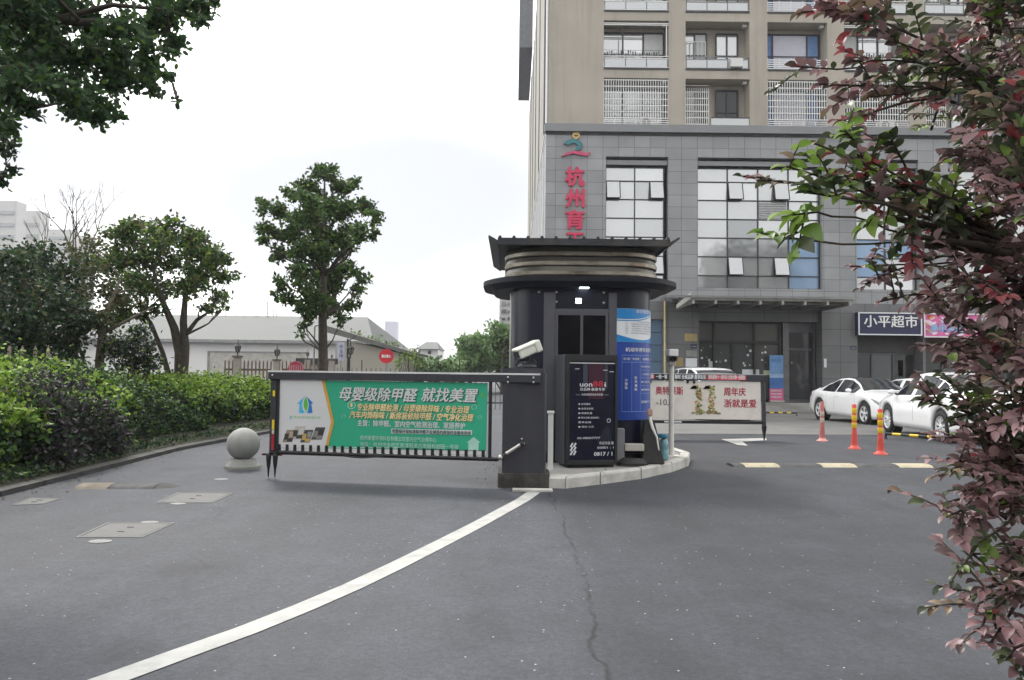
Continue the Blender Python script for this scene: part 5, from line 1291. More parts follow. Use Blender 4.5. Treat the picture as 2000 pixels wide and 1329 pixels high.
        lp = MB(); xq = x1 - .25; lp.box((xq, y + .2, z1 - .12), (xq + .2, y + .4, z1 - .02), WHITE); lp.build('ceiling_lamp', bo_)
mb = MB()
for a, b_ in ucols:
    for t_, bo in flo[1:3]: mb.box((fx(a, 120) + .002, TY - .04, fz(bo) - .06), (fx(b_, 120) - .002, TY - .002, fz(bo) + .03), MULL)
mb.build('floor_edge', bld)

# ground floor: entrance, doors, canopy, steps
ye = FYB + .88; e0, e1 = ent[0], ent[1]; ez0 = ent[2]
zh, ztr = fz(627, 1450), fz(667, 1450)
mb = MB(); mb.quad((e0, FYB + .3, zh), (e1, FYB + .3, zh), (e1, FYB + .3, ent[3]), (e0, FYB + .3, ent[3]), TILED); mb.quad((e0, FYB + .3, zh), (e0, FYB + .9, zh), (e1, FYB + .9, zh), (e1, FYB + .3, zh), TILED); mb.build('entrance_lintel', bld)
ex = [e0 + .02, fx(1403, 700), fx(1484, 700), fx(1535, 700)]
f = MB()
def fbar(xa, xb, za, zb_, y0=ye - .13, y1=ye - .03, m=BLACK): f.box((xa, y0, za), (xb, y1, zb_), m)
for x in (ex[0] + .03, ex[1], ex[2], ex[3]): fbar(x - .05, x + .05, ez0, zh)
fbar(fx(1440, 700) - .06, fx(1440, 700) + .06, ez0, ztr, ye - .125, ye - .035)
fbar(ex[0], ex[3], ztr - .09, ztr + .06, ye - .12, ye - .035); fbar(ex[0], ex[3], zh - .08, zh, ye - .121, ye - .034); fbar(ex[0], ex[3], ez0, ez0 + .14, ye - .119, ye - .036)
eo = f.build('entrance', bld)
p = MB()
for a, b_ in ((ex[0], ex[1]), (ex[1], fx(1440, 700)), (fx(1440, 700), ex[2]), (ex[2], ex[3])): p.quad((a, ye, ez0), (b_, ye, ez0), (b_, ye, ztr), (a, ye, ztr), SHOPG)
for a, b_ in ((ex[0], ex[1]), (ex[1], ex[2]), (ex[2], ex[3])): p.quad((a, ye, ztr), (b_, ye, ztr), (b_, ye, zh), (a, ye, zh), SHOPG)
p.build('pane', eo)
dk = MB(); stk_cols = [WHITE, BLACK, M('sticker_green', (.12, .22, .10), .5), PAPER, MULL]
for k in range(46):
    px = rb_.choice((1372, 1380, 1388, 1396, 1408, 1416, 1424, 1452, 1458, 1468, 1474, 1492)) + rb_.uniform(-4, 4); py = 715 - rb_.random() ** 1.6 * 38
    q0 = at(px, py, ye - .01); rr = rb_.uniform(.02, .07); m = stk_cols[k % 5]; dk = MB(); dk.poly([(q0.x + rr * math.cos(u * .9), ye - .008 - .0006 * (k % 9), q0.z + rr * math.sin(u * .9)) for u in range(7)], m); dk.build('door_sticker', eo)
for px, w, py0, py1, m in ((1390, .3, 706, 722, PAPER), (1466, .85, 722, 732, PAPER), (1510, .98, 724, 733, M('pale_notice', (.55, .62, .42), .5))):
    q0, q1 = at(px, py1, ye - .01), at(px, py0, ye - .01); dk = MB(); dk.quad((q0.x - w / 2, ye - .02, q0.z), (q0.x + w / 2, ye - .02, q0.z), (q0.x + w / 2, ye - .02, q1.z), (q0.x - w / 2, ye - .02, q1.z), m); dk.build('door_notice', eo)
# second door on the right of the entrance
f = MB(); dx0, dx1 = fx(1540, 700), fx(1605, 700); d0, d1 = fx(1552, 700), fx(1600, 700)
f.box((dx0, ye - .16, ez0), (d0, ye - .02, zh), M('door_frame_grey', (.15, .15, .155), .4, .4)); f.box((d1, ye - .16, ez0), (dx1 - .01, ye - .02, zh), WFR)
f.box((d0, ye - .15, fz(684, 1575)), (d1, ye - .02, fz(680, 1575)), WFR); f.box((d0, ye - .15, zh - .06), (d1, ye - .02, zh), WFR); f.box((d0, ye - .15, ez0), (d1, ye - .02, ez0 + .12), WFR)
do = f.build('door', bld); p = MB(); zd = fz(682, 1575)
p.quad((d0, ye - .05, ez0 + .12), (d1, ye - .05, ez0 + .12), (d1, ye - .05, zd - .06), (d0, ye - .05, zd - .06), PANED); p.quad((d0, ye - .05, zd + .06), (d1, ye - .05, zd + .06), (d1, ye - .05, zd + .85), (d0, ye - .05, zd + .85), PANED); p.quad((d0, ye - .05, zd + .85), (d1, ye - .05, zd + .85), (d1, ye - .05, zh - .06), (d0, ye - .05, zh - .06), WFR)
p.build('pane', do)
p = MB(); q0 = at(1546, 709, ye - .18); p.sphere((q0.x, ye - .18, q0.z), .05, STEEL, 10, 6); p.build('handle', do)
mb = MB()
for k in range(3): mb.box((e0 - .3 if k else e0 - .55, FYB - .35 - .34 * (2 - k) , ZG if k == 0 else gz(36) + .14 * k - .002), (e1 + (.75 if k == 0 else .5), FYB + (.0 if k < 2 else .88) - .004, gz(36) + .14 * (k + 1)), CONC)
mb.build('entrance_step', bld)
# blue glazed bay left of the pipe
p = MB(); zz = [gz(36), fz(707, 1280), fz(674, 1280), fz(649, 1280), blue[3]]
for a, b_ in zip(zz[:-1], zz[1:]): p.quad((blue[0], FYB + .3, a + .02), (blue[1], FYB + .3, a + .02), (blue[1], FYB + .3, b_ - .02), (blue[0], FYB + .3, b_ - .02), panes('sky_blue_pane', [(.10, .17, .26), (.15, .23, .33)], .3, .1))
p.quad((blue[0], FYB + .32, blue[2]), (blue[1], FYB + .32, blue[2]), (blue[1], FYB + .32, blue[3]), (blue[0], FYB + .32, blue[3]), MULL); p.build('glass_screen', bld)
# canopy
mb = MB(); cx0, cx1 = at(1335, 585, 33.4).x, at(1668, 585, 33.4).x; cz = at(1450, 586, 33.4).z
STC = M('canopy_steel', (.30, .295, .28), .5, .4, var=.1); STL = M('canopy_light', (.40, .39, .36), .5, .3)
mb.box((cx0, 33.3, cz - .05), (cx1, 33.42, cz + .07), STL); mb.box((cx0 + .3, 33.9, cz - .14), (cx1, 34.0, cz - .07), STC); mb.box((cx0, FYB - .12, cz + .1), (cx1, FYB - .004, cz + .28), STC)
co = mb.build('entrance_canopy', bld)
nbk = 8
for k in range(nbk):
    x = cx0 + .35 + (cx1 - cx0 - .7) * k / (nbk - 1); b2 = MB()
    b2.add([(x - .05, 33.0, cz - .24), (x + .05, 33.0, cz - .24), (x + .05, 33.0, cz - .08), (x - .05, 33.0, cz - .08), (x - .05, FYB - .005, cz - .24), (x + .05, FYB - .005, cz - .24), (x + .05, FYB - .005, cz + .34), (x - .05, FYB - .005, cz + .34)],
           [(0, 1, 2, 3), (4, 7, 6, 5), (0, 4, 5, 1), (3, 2, 6, 7), (0, 3, 7, 4), (1, 5, 6, 2)], STC); b2.build('bracket', co)
mb = MB(); mb.add([(cx0 - .5, 32.9, cz + .10), (cx1, 32.9, cz + .10), (cx1, FYB - .15, cz + .40), (cx0 - .5, FYB - .15, cz + .40), (cx0 - .5, 32.9, cz + .13), (cx1, 32.9, cz + .13), (cx1, FYB - .15, cz + .43), (cx0 - .5, FYB - .15, cz + .43)],
                  [(3, 2, 1, 0), (4, 5, 6, 7), (0, 1, 5, 4), (1, 2, 6, 5), (2, 3, 7, 6), (3, 0, 4, 7)], M('canopy_glass', (.22, .235, .22), .25, .1, var=.15, scale=2, dirt=(.14, .14, .12), dscale=1.5)); mb.build('roof_sheet', co)
mb = MB(); a, b_ = at(1322, 603, 33.0), at(1350, 583, 33.0); mb.add([a, b_, b_ + Vector((0, 0, .3)), a + Vector((0, 0, .18)), a + Vector((0, .12, 0)), b_ + Vector((0, .12, 0)), b_ + Vector((0, .12, .3)), a + Vector((0, .12, .18))], [(0, 1, 2, 3), (4, 7, 6, 5), (0, 4, 5, 1), (3, 2, 6, 7), (0, 3, 7, 4), (1, 5, 6, 2)], STL); mb.build('canopy_end', co)
# shops
def shop(h, nm, back, n_):
    f = MB(); y = FYB + .86; a, b_, c, d = h; zr_ = fz(688, 1740)
    f.box((a, y - .2, zr_), (b_, y - .02, d), back)
    for i in range(n_ + 1): x = a + (b_ - a) * i / n_; f.box((x - .05, y - .12, c), (x + .05, y - .02, zr_), WFR)
    f.box((a, y - .13, zr_ - .1), (b_, y - .02, zr_ - .002), WFR); o = f.build(nm, bld)
    p = MB()
    for i in range(n_): x0_, x1_ = a + (b_ - a) * i / n_ + .05, a + (b_ - a) * (i + 1) / n_ - .05; p.quad((x0_, y - .05, c), (x1_, y - .05, c), (x1_, y - .05, zr_), (x0_, y - .05, zr_), SHOPG if i == 1 else PANED)
    if nm == 'shop_front':
        q0 = at(1759, 720, y - .06); p.quad((q0.x - .12, y - .06, q0.z - .4), (q0.x + .12, y - .06, q0.z - .4), (q0.x + .12, y - .06, q0.z + .4), (q0.x - .12, y - .06, q0.z + .4), PAPER)
    p.build('pane', o)
shop(sh1, 'shop_front', M('shop_dark', (.05, .05, .055), .6), 3)
shop(sh2, 'shop_front', M('shop_brown', (.12, .06, .05), .6), 4)
# signs over the shops
def signbox(nm, label, a, b_, y, mat, rim, cat='shop sign'):
    """a, b_: top left and bottom right on the photo"""
    A, B_ = at(a[0], a[1], y), at(b_[0], b_[1], y); t = thing(nm, label, cat, ((A.x + B_.x) / 2, y, B_.z))
    mb = MB(); mb.box((A.x, y, B_.z), (B_.x, FYB - .005, A.z), mat); mb.build('sign_box', t)
    mb = MB(); r_ = .06
    for lo, hi in (((A.x, y - .03, B_.z), (A.x + r_, y - .002, A.z)), ((B_.x - r_, y - .03, B_.z), (B_.x, y - .002, A.z)), ((A.x + r_, y - .029, B_.z), (B_.x - r_, y - .002, B_.z + r_)), ((A.x + r_, y - .029, A.z - r_), (B_.x - r_, y - .002, A.z))): mb.box(lo, hi, rim)
    mb.build('sign_rim', t); return t, A, B_
t, A, B_ = signbox('shop_sign', 'navy shop sign with four white characters in a pale rim', (1676, 610), (1801, 656), FYB - .35, M('sign_navy', (.012, .014, .06), .35), PAPER)
mb = MB(); mb.text('小平超市', (A.x + .28, FYB - .36, B_.z + .44), Ux, Uz, .62, WHITE, w=(B_.x - A.x) - .5, bold=.014, depth=.02); mb.build('lettering', t)
t, A, B_ = signbox('shop_sign', 'pink and white illuminated-style shop sign full of bright patches beside the navy sign', (1804, 612), (1945, 661), FYB - .3, M('sign_pink', (.55, .12, .30), .4), PAPER)
t['label'] = 'pink and white picture shop sign with bright patches beside the navy sign'
mb = MB(); PKC = [M('pk_%d' % i, c, .4) for i, c in enumerate(((.75, .55, .68), (.62, .08, .25), (.30, .45, .70), (.70, .62, .70), (.6, .38, .12), (.10, .06, .25), (.55, .04, .06)))]
for k in range(90):
    x = rb_.uniform(A.x + .2, B_.x - .2); z = rb_.uniform(B_.z + .18, A.z - .18); rr = rb_.uniform(.05, .17); mb.poly([(x + rr * 1.3 * math.cos(u * .9), FYB - .303 - .0006 * (k % 20), z + rr * .7 * math.sin(u * .9 + k)) for u in range(7)], PKC[k % 7])
mb.text('美甲美睫', (A.x + .3, FYB - .325, B_.z + .3), Ux, Uz, .4, PKC[2], w=1.6, bold=.03)
mb.build('picture', t)
# red standing letters with the emblem
LRED = M('letter_red', (.50, .025, .085), .45, var=.06); LTEAL = M('letter_teal', (.03, .16, .19), .45); LGOLD = M('emblem_gold', (.50, .36, .16), .4, .4); LPINK = M('letter_pink', (.48, .05, .13), .45)
lt = thing('wall_lettering', 'vertical red Chinese letters under a teal swoosh emblem on grey tiles', 'wall sign', (fx(1125), FYB - .1, fz(480, 1125)))
for ch, yb2 in zip('杭州育王', (360, 402, 444, 486)):
    p = at(1105, yb2, FYB - .06); mb = MB(); mb.text(ch, (p.x, FYB - .005, p.z), Ux, Uz, 1.0, LRED, w=36 / F * FYB, bold=.035, depth=.10); mb.build('letter', lt)
mb = MB(); W2 = lambda x, y, o=0: Vector((at(x, y, FYB).x, FYB - .006 - o, at(x, y, FYB).z))
def ext(pts, mat, d0=.0, d1=.1):
    n_ = len(pts); a = [W2(x, y, d0) for x, y in pts]; b_ = [W2(x, y, d1) for x, y in pts]
    mb.add(a + b_, [tuple(range(n_, 2 * n_))] + [(i, (i + 1) % n_, n_ + (i + 1) % n_, n_ + i) for i in range(n_)], mat)
def arc(cx_, cy_, rx, ry, a0, a1, n_=10): return [(cx_ + rx * math.cos(R(a0 + (a1 - a0) * i / n_)), cy_ - ry * math.sin(R(a0 + (a1 - a0) * i / n_))) for i in range(n_ + 1)]
ext((arc(1119, 285, 19, 12, 165, -75) + arc(1119, 287, 9, 6, -75, 160))[::-1], LTEAL)
ext([(1096, 307), (1106, 300), (1120, 296), (1133, 297), (1143, 300), (1153, 299), (1148, 306), (1136, 305), (1120, 301), (1108, 304)][::-1], LPINK)
mb.build('emblem', lt)
mb = MB(); c = W2(1125, 266); mb.lathe([(.19, 0), (.19, .08), (.13, .085), (.13, .06)], LGOLD, (c.x, c.y, c.z), 20, Matrix.Rotation(R(90), 3, 'X')); mb.cbox((c.x, c.y - .09, c.z), (.16, .02, .05), BLACK); mb.lathe([(.05, .0), (.05, .1)], LGOLD, (c.x, c.y, c.z), 12, Matrix.Rotation(R(90), 3, 'X')); mb.build('round_badge', lt)
# gas pipe, plaques, house numbers on the pier
mb = MB(); xg = fx(1298, 660); mb.tube([(xg, FYB - .06, gz(36)), (xg, FYB - .06, fz(592, 1300)), (xg + .0, FYB - .004, fz(590, 1300))], .055, M('pipe_yellow', (.50, .42, .22), .5), 8)
tag(mb.build('gas_pipe'), 'thin yellowish gas pipe running down the wall beside the blue glass', 'pipe')
def plaque(nm, label, a, b_, mat, txt=None):
    A, B_ = at(a[0], a[1], FYB), at(b_[0], b_[1], FYB); mb = MB(); mb.box((A.x, FYB - .03, B_.z), (B_.x, FYB - .004, A.z), mat)
    if txt:
        for i, (s, v) in enumerate(txt): mb.text(s, ((A.x + B_.x) / 2, FYB - .034, B_.z + (A.z - B_.z) * v), Ux, Uz, (A.z - B_.z) * .4, PAPER, w=(B_.x - A.x) * .7, bold=.02, align='CENTER')
    tag(mb.build(nm), label, 'wall plaque', None)
GOLDP = M('brass', (.36, .28, .13), .4, .5)
plaque('wall_plaque', 'brass plaque highest on the dark tiled pier left of the glass entrance', (1337, 652), (1361, 667), GOLDP)
plaque('house_number_plate', 'small navy house number plate reading 101 on the pier left of the entrance', (1349, 673), (1361, 681), M('sign_navy', (.012, .014, .06), .35), [('101', .3)])
plaque('wall_plaque', 'grey plaque below the house number on the pier by the entrance', (1340, 685), (1361, 697), M('plaque_grey', (.25, .25, .24), .5))
plaque('wall_plaque', 'white plaque lowest on the pier left of the glass entrance', (1339, 700), (1361, 717), PAPER)
plaque('wall_plaque', 'dull brass plaque behind the white camera pole on the dark pier', (1317, 699), (1334, 716), GOLDP)
plaque('house_number_plate', 'tiny house number plate on the pier left of the navy shop sign', (1661, 677), (1672, 683), M('sign_navy', (.012, .014, .06), .35), [('107', .3)])
plaque('intercom', 'slim white intercom panel beside the dark side door', (1609, 701), (1614, 718), PAPER)
# roller banner behind the entrance glass door, standing outside on the step
yb3 = FYB + .45; A, B_ = at(1503, 694, yb3), at(1530, 773, yb3)
t = thing('roller_banner', 'blue roller banner with a pink foot standing by the entrance door', 'banner stand', ((A.x + B_.x) / 2, yb3, ez0))
mb = MB(); zq = lambda v: A.z + (ez0 + .08 - A.z) * v
BB = [M('rb_%d' % i, c, .4) for i, c in enumerate(((.12, .27, .52), (.04, .13, .36), (.30, .42, .62), (.55, .12, .25)))]
for v0, v1, m in ((0, .42, BB[0]), (.42, .5, BB[2]), (.5, .74, BB[1]), (.74, 1, BB[3])): mb.quad((A.x, yb3, zq(v1)), (B_.x, yb3, zq(v1)), (B_.x, yb3, zq(v0)), (A.x, yb3, zq(v0)), m)
mb.text('服务大厅', (A.x + .08, yb3 - .004, zq(.14)), Ux, Uz, .14, BB[1], w=.5, bold=.02)
for i in range(6): mb.text('便民服务内容公示说明', (A.x + .08, yb3 - .004, zq(.22 + .05 * i)), Ux, Uz, .08, BB[2], w=.5)
for i in range(3): mb.text('欢迎莅临参观指导', (A.x + .06, yb3 - .004, zq(.80 + .07 * i)), Ux, Uz, .08, PAPER, w=.52, bold=.02)
mb.build('banner_sheet', t)
mb = MB(); mb.box((A.x - .03, yb3 - .1, ez0), (B_.x + .03, yb3 + .1, ez0 + .08), STEEL); mb.tube([(A.x + .3, yb3 + .02, ez0), (A.x + .3, yb3 + .02, A.z)], .012, STEEL, 6); mb.build('banner_base', t)
# ------------------------------------------------------------------ foliage materials
BARK = M('bark', (.055, .045, .036), .9, var=.3, scale=10, bump=.6, bscale=30)
BARKP = M('pale_bark', (.17, .14, .105), .9, var=.25, scale=8, bump=.5, bscale=30)
L_MID = leafmat('leaf_mid', [(.04, .095, .022), (.075, .155, .03), (.12, .20, .04)], .35)
L_DARK = leafmat('leaf_dark', [(.022, .052, .02), (.042, .088, .032), (.068, .12, .042)], .34)
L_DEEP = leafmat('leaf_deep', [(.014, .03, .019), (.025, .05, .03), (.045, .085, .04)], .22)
L_OLIVE = leafmat('leaf_olive', [(.065, .075, .03), (.10, .105, .045), (.14, .13, .06)], .25)
L_LIGHT = leafmat('leaf_light', [(.12, .20, .035), (.19, .27, .05), (.26, .33, .07)], .38)
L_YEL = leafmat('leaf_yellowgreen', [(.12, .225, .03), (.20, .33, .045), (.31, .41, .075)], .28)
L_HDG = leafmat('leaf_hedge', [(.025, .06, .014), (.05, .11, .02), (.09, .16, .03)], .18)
L_CAN = leafmat('leaf_canopy', [(.03, .06, .034), (.05, .095, .048), (.085, .15, .06)], .38)
L_PUR = leafmat('leaf_purple', [(.028, .024, .032), (.05, .042, .05), (.075, .06, .068)], .15)
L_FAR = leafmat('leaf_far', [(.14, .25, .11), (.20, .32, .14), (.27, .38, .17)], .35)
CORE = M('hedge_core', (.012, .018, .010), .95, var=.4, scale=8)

def tree(name, label, base, clumps, dens, size, mats, mix, trunk, seed, bark=BARK, group=None, r0=.12, sub=9, spread=.3, extra=(), limbs=True, nearest=False, tmpl=T_DIAM, up=.4, hollow=.45):
    """trunk: list of (point, radius); limbs run from the trunk to every clump"""
    t = thing(name, label, 'tree', base, group=group); rng = random.Random(seed); mb = MB()
    mb.tube([p for p, _ in trunk], [r for _, r in trunk], bark, 10)
    for ex in extra: mb.tube([p for p, _ in ex], [r for _, r in ex], bark, 8)
    if limbs:
        ts = [Vector(p) for p, _ in trunk] + [Vector(p) for ex in extra for p, _ in ex]; rs_ = [r for _, r in trunk] + [r for ex in extra for _, r in ex]
        for c, r in clumps:
            c = Vector(c); cand = [i for i in range(len(ts)) if ts[i].z < c.z - .15 * (c - ts[i]).length] or [len(trunk) - 1]
            if nearest: cand = range(len(ts))
            i = min(cand, key=lambda i_: (ts[i_] - c).length)
            pts = limb(mb, ts[i], c, min(rs_[i] * .5, .012 + .013 * (c - ts[i]).length), .008, bark, rng)
            for k in range(3):
                d = Vector((rng.uniform(-1, 1), rng.uniform(-1, 1), rng.uniform(-.3, .8))).normalized() * r * .8; limb(mb, pts[-2 - k % 2], c + d, .012, .004, bark, rng, n=3)
    mb.build('trunk', t)
    P = clump_points(clumps, dens, seed, sub, spread, hollow); rn = np.random.default_rng(seed)
    leaves('crown', t, P, size, mats, rn.choice(len(mats), len(P), p=mix), tmpl, up, seed)
    return t

# central tree in the lane behind the gate
Y = 20; CT = [(633, 340, 25), (605, 360, 28), (665, 362, 28), (692, 357, 14), (570, 378, 22), (630, 390, 40), (590, 410, 40), (535, 405, 28), (512, 398, 13), (670, 410, 40), (715, 400, 24), (732, 425, 18), (540, 450, 30), (518, 470, 16), (590, 455, 45), (650, 450, 45), (700, 455, 28), (728, 458, 14),
      (610, 500, 42), (665, 490, 35), (550, 498, 22), (578, 490, 20), (640, 530, 40), (690, 525, 24), (710, 545, 15), (588, 545, 36), (548, 552, 18), (650, 570, 38), (610, 585, 36), (563, 582, 20), (700, 568, 17), (685, 595, 18), (600, 615, 22), (640, 605, 25), (668, 625, 14), (590, 640, 11), (587, 655, 6), (655, 600, 20), (540, 575, 10), (620, 330, 12), (648, 335, 14)]
cl = pxclumps([(x, y, r * .86) for x, y, r in CT], Y, 1.4, 5)
b0 = at(632, 745, Y); b0.z = gz(Y)
tr = [(b0, .15), (at(631, 690, Y), .125), (at(630, 620, Y), .11), (at(632, 540, Y), .09), (at(634, 450, Y), .06), (at(634, 350, Y), .02)]
tree('broadleaf_tree', 'tall full crowned green tree with a straight trunk rising behind the green banner', b0, cl, 330, .125, [L_DARK, L_MID, L_OLIVE, L_LIGHT], [.45, .38, .11, .06], tr, 5, sub=7, spread=.27)

# camphor tree with several dark stems
Y = 17; CT = [(250, 450, 30), (300, 452, 34), (345, 455, 30), (400, 482, 32), (432, 497, 24), (443, 540, 20), (430, 580, 18), (385, 515, 34), (325, 495, 40), (265, 505, 40), (225, 470, 28), (215, 520, 36), (255, 560, 38), (310, 555, 36), (360, 560, 26), (405, 600, 16), (438, 600, 9), (235, 605, 34), (285, 610, 24), (395, 555, 22), (415, 525, 22), (375, 470, 26)]
cl = pxclumps(CT, Y, 1.2, 8)
b0 = at(352, 745, Y); b0.z = gz(Y) + .2
tr = [(b0, .13), (at(352, 690, Y), .12), (at(340, 640, Y), .09), (at(318, 590, Y), .06), (at(300, 530, Y), .03)]
ex = [[(at(358, 735, Y), .11), (at(362, 680, Y), .10), (at(358, 630, Y), .085), (at(362, 580, Y), .06), (at(372, 520, Y), .03)], [(at(330, 735, Y), .07), (at(318, 690, Y), .055), (at(296, 635, Y), .05), (at(262, 580, Y), .03)], [(at(362, 655, Y), .06), (at(385, 625, Y), .045), (at(415, 605, Y), .02)]]
tree('camphor_tree', 'spreading tree with several dark stems and a loose green crown left of the warehouse', b0, cl, 310, .11, [L_DARK, L_OLIVE, L_MID, L_LIGHT], [.36, .25, .24, .15], tr, 8, extra=ex, sub=9, spread=.30)

# olive, thin tree in front of it
Y = 15; CT = [(165, 520, 30), (200, 560, 34), (150, 570, 30), (210, 620, 30), (170, 630, 34), (240, 585, 26), (180, 480, 22), (205, 665, 20), (150, 500, 20)]
cl = pxclumps(CT, Y, .8, 11)
b0 = at(193, 745, Y); b0.z = gz(Y) + .25
tr = [(b0, .09), (at(195, 700, Y), .085), (at(200, 650, Y), .075), (at(212, 600, Y), .05), (at(226, 570, Y), .035), (at(236, 540, Y), .015)]
ex = [[(at(200, 655, Y), .05), (at(170, 600, Y), .03), (at(150, 560, Y), .012)], [(at(204, 650, Y), .045), (at(260, 620, Y), .028), (at(300, 600, Y), .012)], [(at(178, 742, Y), .035), (at(162, 700, Y), .03), (at(150, 660, Y), .015)], [(at(222, 575, Y), .03), (at(255, 565, Y), .015)]]
tree('thin_tree', 'thin olive brown tree with a bare pale trunk growing out of the hedge', b0, cl, 240, .09, [L_OLIVE, L_DARK], [.7, .3], tr, 11, bark=BARKP, extra=ex, sub=10, spread=.36)

# dark evergreen mass at the left
Y = 14; CT = [(20, 515, 38), (78, 508, 38), (125, 535, 34), (40, 575, 50), (100, 595, 48), (30, 645, 50), (105, 655, 46), (145, 615, 34), (-40, 560, 60), (-60, 640, 60), (60, 690, 36), (130, 690, 30), (0, 700, 36), (-110, 600, 60)]
cl = pxclumps(CT, Y, 1.2, 14)
b0 = at(50, 760, Y); b0.z = gz(Y) + .3
tr = [(b0, .16), (at(52, 680, Y), .13), (at(48, 600, Y), .09), (at(50, 530, Y), .04)]
tree('evergreen_tree', 'dense dark evergreen tree at the far left behind the hedge', b0, cl, 420, .10, [L_DEEP, L_DARK, L_OLIVE], [.60, .26, .14], tr, 14, sub=16, spread=.36)

# dark round bush under the camphor tree
Y = 14.5; cl = pxclumps([(250, 675, 34), (285, 690, 22), (222, 690, 24), (270, 650, 22), (300, 710, 20), (255, 712, 26)], Y, .5, 17)
b0 = at(258, 745, Y); b0.z = gz(Y) + .25
t = tree('round_bush', 'dark rounded bush under the spreading tree behind the hedge', b0, cl, 420, .08, [L_DEEP, L_PUR, L_LIGHT], [.7, .2, .1], [(b0, .04), (at(258, 690, Y), .02)], 17, sub=12); t['category'] = 'bush'

# bare tree
Y = 18; t = thing('bare_tree', 'leafless grey tree with fine upright twigs against the white sky', 'tree', (at(150, 745, Y).x, Y, gz(Y)))
mb = MB(); rng = random.Random(4)
def twig(p, d, ln, r, dep):
    q = p + d * ln; mid = p.lerp(q, .5) + Vector((rng.uniform(-1, 1), rng.uniform(-1, 1), rng.uniform(-.5, .5))) * ln * .06
    mb.tube([p, mid, q], [r, r * .85, r * .65], BARKP if dep < 3 else BARK, 5 if dep < 3 else 4, False)
    if dep >= 6: return
    for k in range(2 if dep else 3):
        e = (d + Vector((rng.uniform(-1, 1), rng.uniform(-.7, .7), rng.uniform(-.15, .75))) * (.62 if dep else .5)).normalized(); twig(q, e, ln * rng.uniform(.62, .84), r * .62, dep + 1)
s0 = at(150, 745, Y); s0.z = gz(Y)
s1 = at(152, 640, Y)
mb.tube([s0, at(146, 690, Y), s1], [.09, .08, .07], BARKP, 8); twig(s1, Vector((.10, 0, 1)).normalized(), 1.0, .06, 0); twig(at(148, 660, Y), Vector((-.45, .1, 1)).normalized(), 1.05, .05, 1)
mb.build('trunk', t)
P = np.array([tuple(at(rng.gauss(140, 40), rng.gauss(450, 40), Y + rng.uniform(-.5, .5))) for _ in range(30)]); leaves('dry_leaves', t, P, .08, [L_OLIVE], None, T_DIAM, 0, 9)

# overhead branches of a nearer tree whose trunk is outside the picture
Y = 6.2; CT = [(40, 50, 70), (130, 50, 70), (90, 120, 66), (195, 120, 58), (245, 60, 42), (300, 55, 34), (335, 22, 34), (378, 22, 30), (408, 6, 22), (30, 175, 46), (115, 180, 48), (178, 200, 42), (245, 150, 44), (290, 110, 36), (330, 80, 30), (188, 232, 20), (52, 212, 24), (14, 240, 22), (8, 290, 20), (26, 332, 11), (4, 352, 12), (228, 232, 11), (328, 150, 13), (345, 195, 6), (300, 182, 14), (395, 42, 14), (-60, 100, 90), (-90, 220, 70), (330, -60, 70), (200, -60, 90), (60, -70, 90), (-120, -40, 100)]
cl = pxclumps(CT, Y, .7, 21)
Bx = Vector((-6.9, 6.3, .3))
tr = [(Bx, .22), (Vector((-6.8, 6.3, 2)), .19), (Vector((-6.4, 6.25, 3.6)), .14), (at(-200, 60, Y), .10), (at(60, 30, Y), .05), (at(160, 45, Y), .035), (at(230, 40, Y), .02)]
ex = [[(Vector((-6.5, 6.25, 3.3)), .09), (at(-180, 140, Y), .06), (at(-60, 150, Y), .04), (at(40, 130, Y), .028), (at(110, 150, Y), .02), (at(180, 190, Y), .01)], [(at(60, 30, Y), .04), (at(150, 100, Y), .025), (at(230, 130, Y), .015), (at(290, 110, Y), .008)], [(at(100, 40, Y), .03), (at(220, 10, Y), .02), (at(330, 20, Y), .012), (at(380, 15, Y), .006)], [(at(-60, 150, Y), .03), (at(-20, 200, Y), .02), (at(5, 260, Y), .012), (at(12, 320, Y), .005)]]
tree('overhanging_tree', 'dark leafed branches of a tree hanging into the upper left corner', Bx, cl, 1250, .060, [L_CAN, L_DARK, L_MID], [.62, .2, .18], tr, 21, nearest=True, extra=ex, sub=9, spread=.27, tmpl=T_OVAL, up=.25, hollow=.5)

# trees beyond the gate on the right
Y = 60
for k, (CT, bx, lab) in enumerate((([(905, 690, 22), (925, 672, 24), (915, 712, 22), (940, 705, 26), (895, 715, 16)], 918, 'rounded pale green tree beyond the gate, left of the bigger one'), ([(955, 665, 26), (980, 655, 26), (1005, 660, 30), (965, 700, 30), (995, 700, 34), (1030, 680, 30), (945, 690, 22)], 982, 'large green tree beyond the gate touching the booth edge'))):
    cl = pxclumps(CT, Y + 4 * k, 1.5, 30 + k); b0 = at(bx, 760, Y); b0.z = gz(Y)
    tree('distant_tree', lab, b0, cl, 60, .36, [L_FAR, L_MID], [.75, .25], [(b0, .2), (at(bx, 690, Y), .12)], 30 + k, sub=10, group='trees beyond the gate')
Y = 38; cl = pxclumps([(800, 700, 15), (812, 685, 12), (780, 712, 15), (790, 690, 10), (822, 712, 14)], Y, .6, 40); b0 = at(800, 745, Y); b0.z = gz(Y)
t = tree('sparse_shrub', 'sparse upright shrub with thin dark stems right of the no entry sign', b0, cl, 30, .16, [L_LIGHT, L_MID], [.6, .4], [(b0, .05), (at(797, 690, Y), .02)], 40, sub=8, extra=[[(b0, .03), (at(778, 685, Y), .01)], [(b0, .03), (at(816, 670, Y), .01)], [(b0, .03), (at(788, 675, Y), .01)]]); t['category'] = 'shrub'
Y = 48; n_ = 1500; rn = np.random.default_rng(3)
A_, B2_ = at(815, 745, Y), at(905, 745, Y)
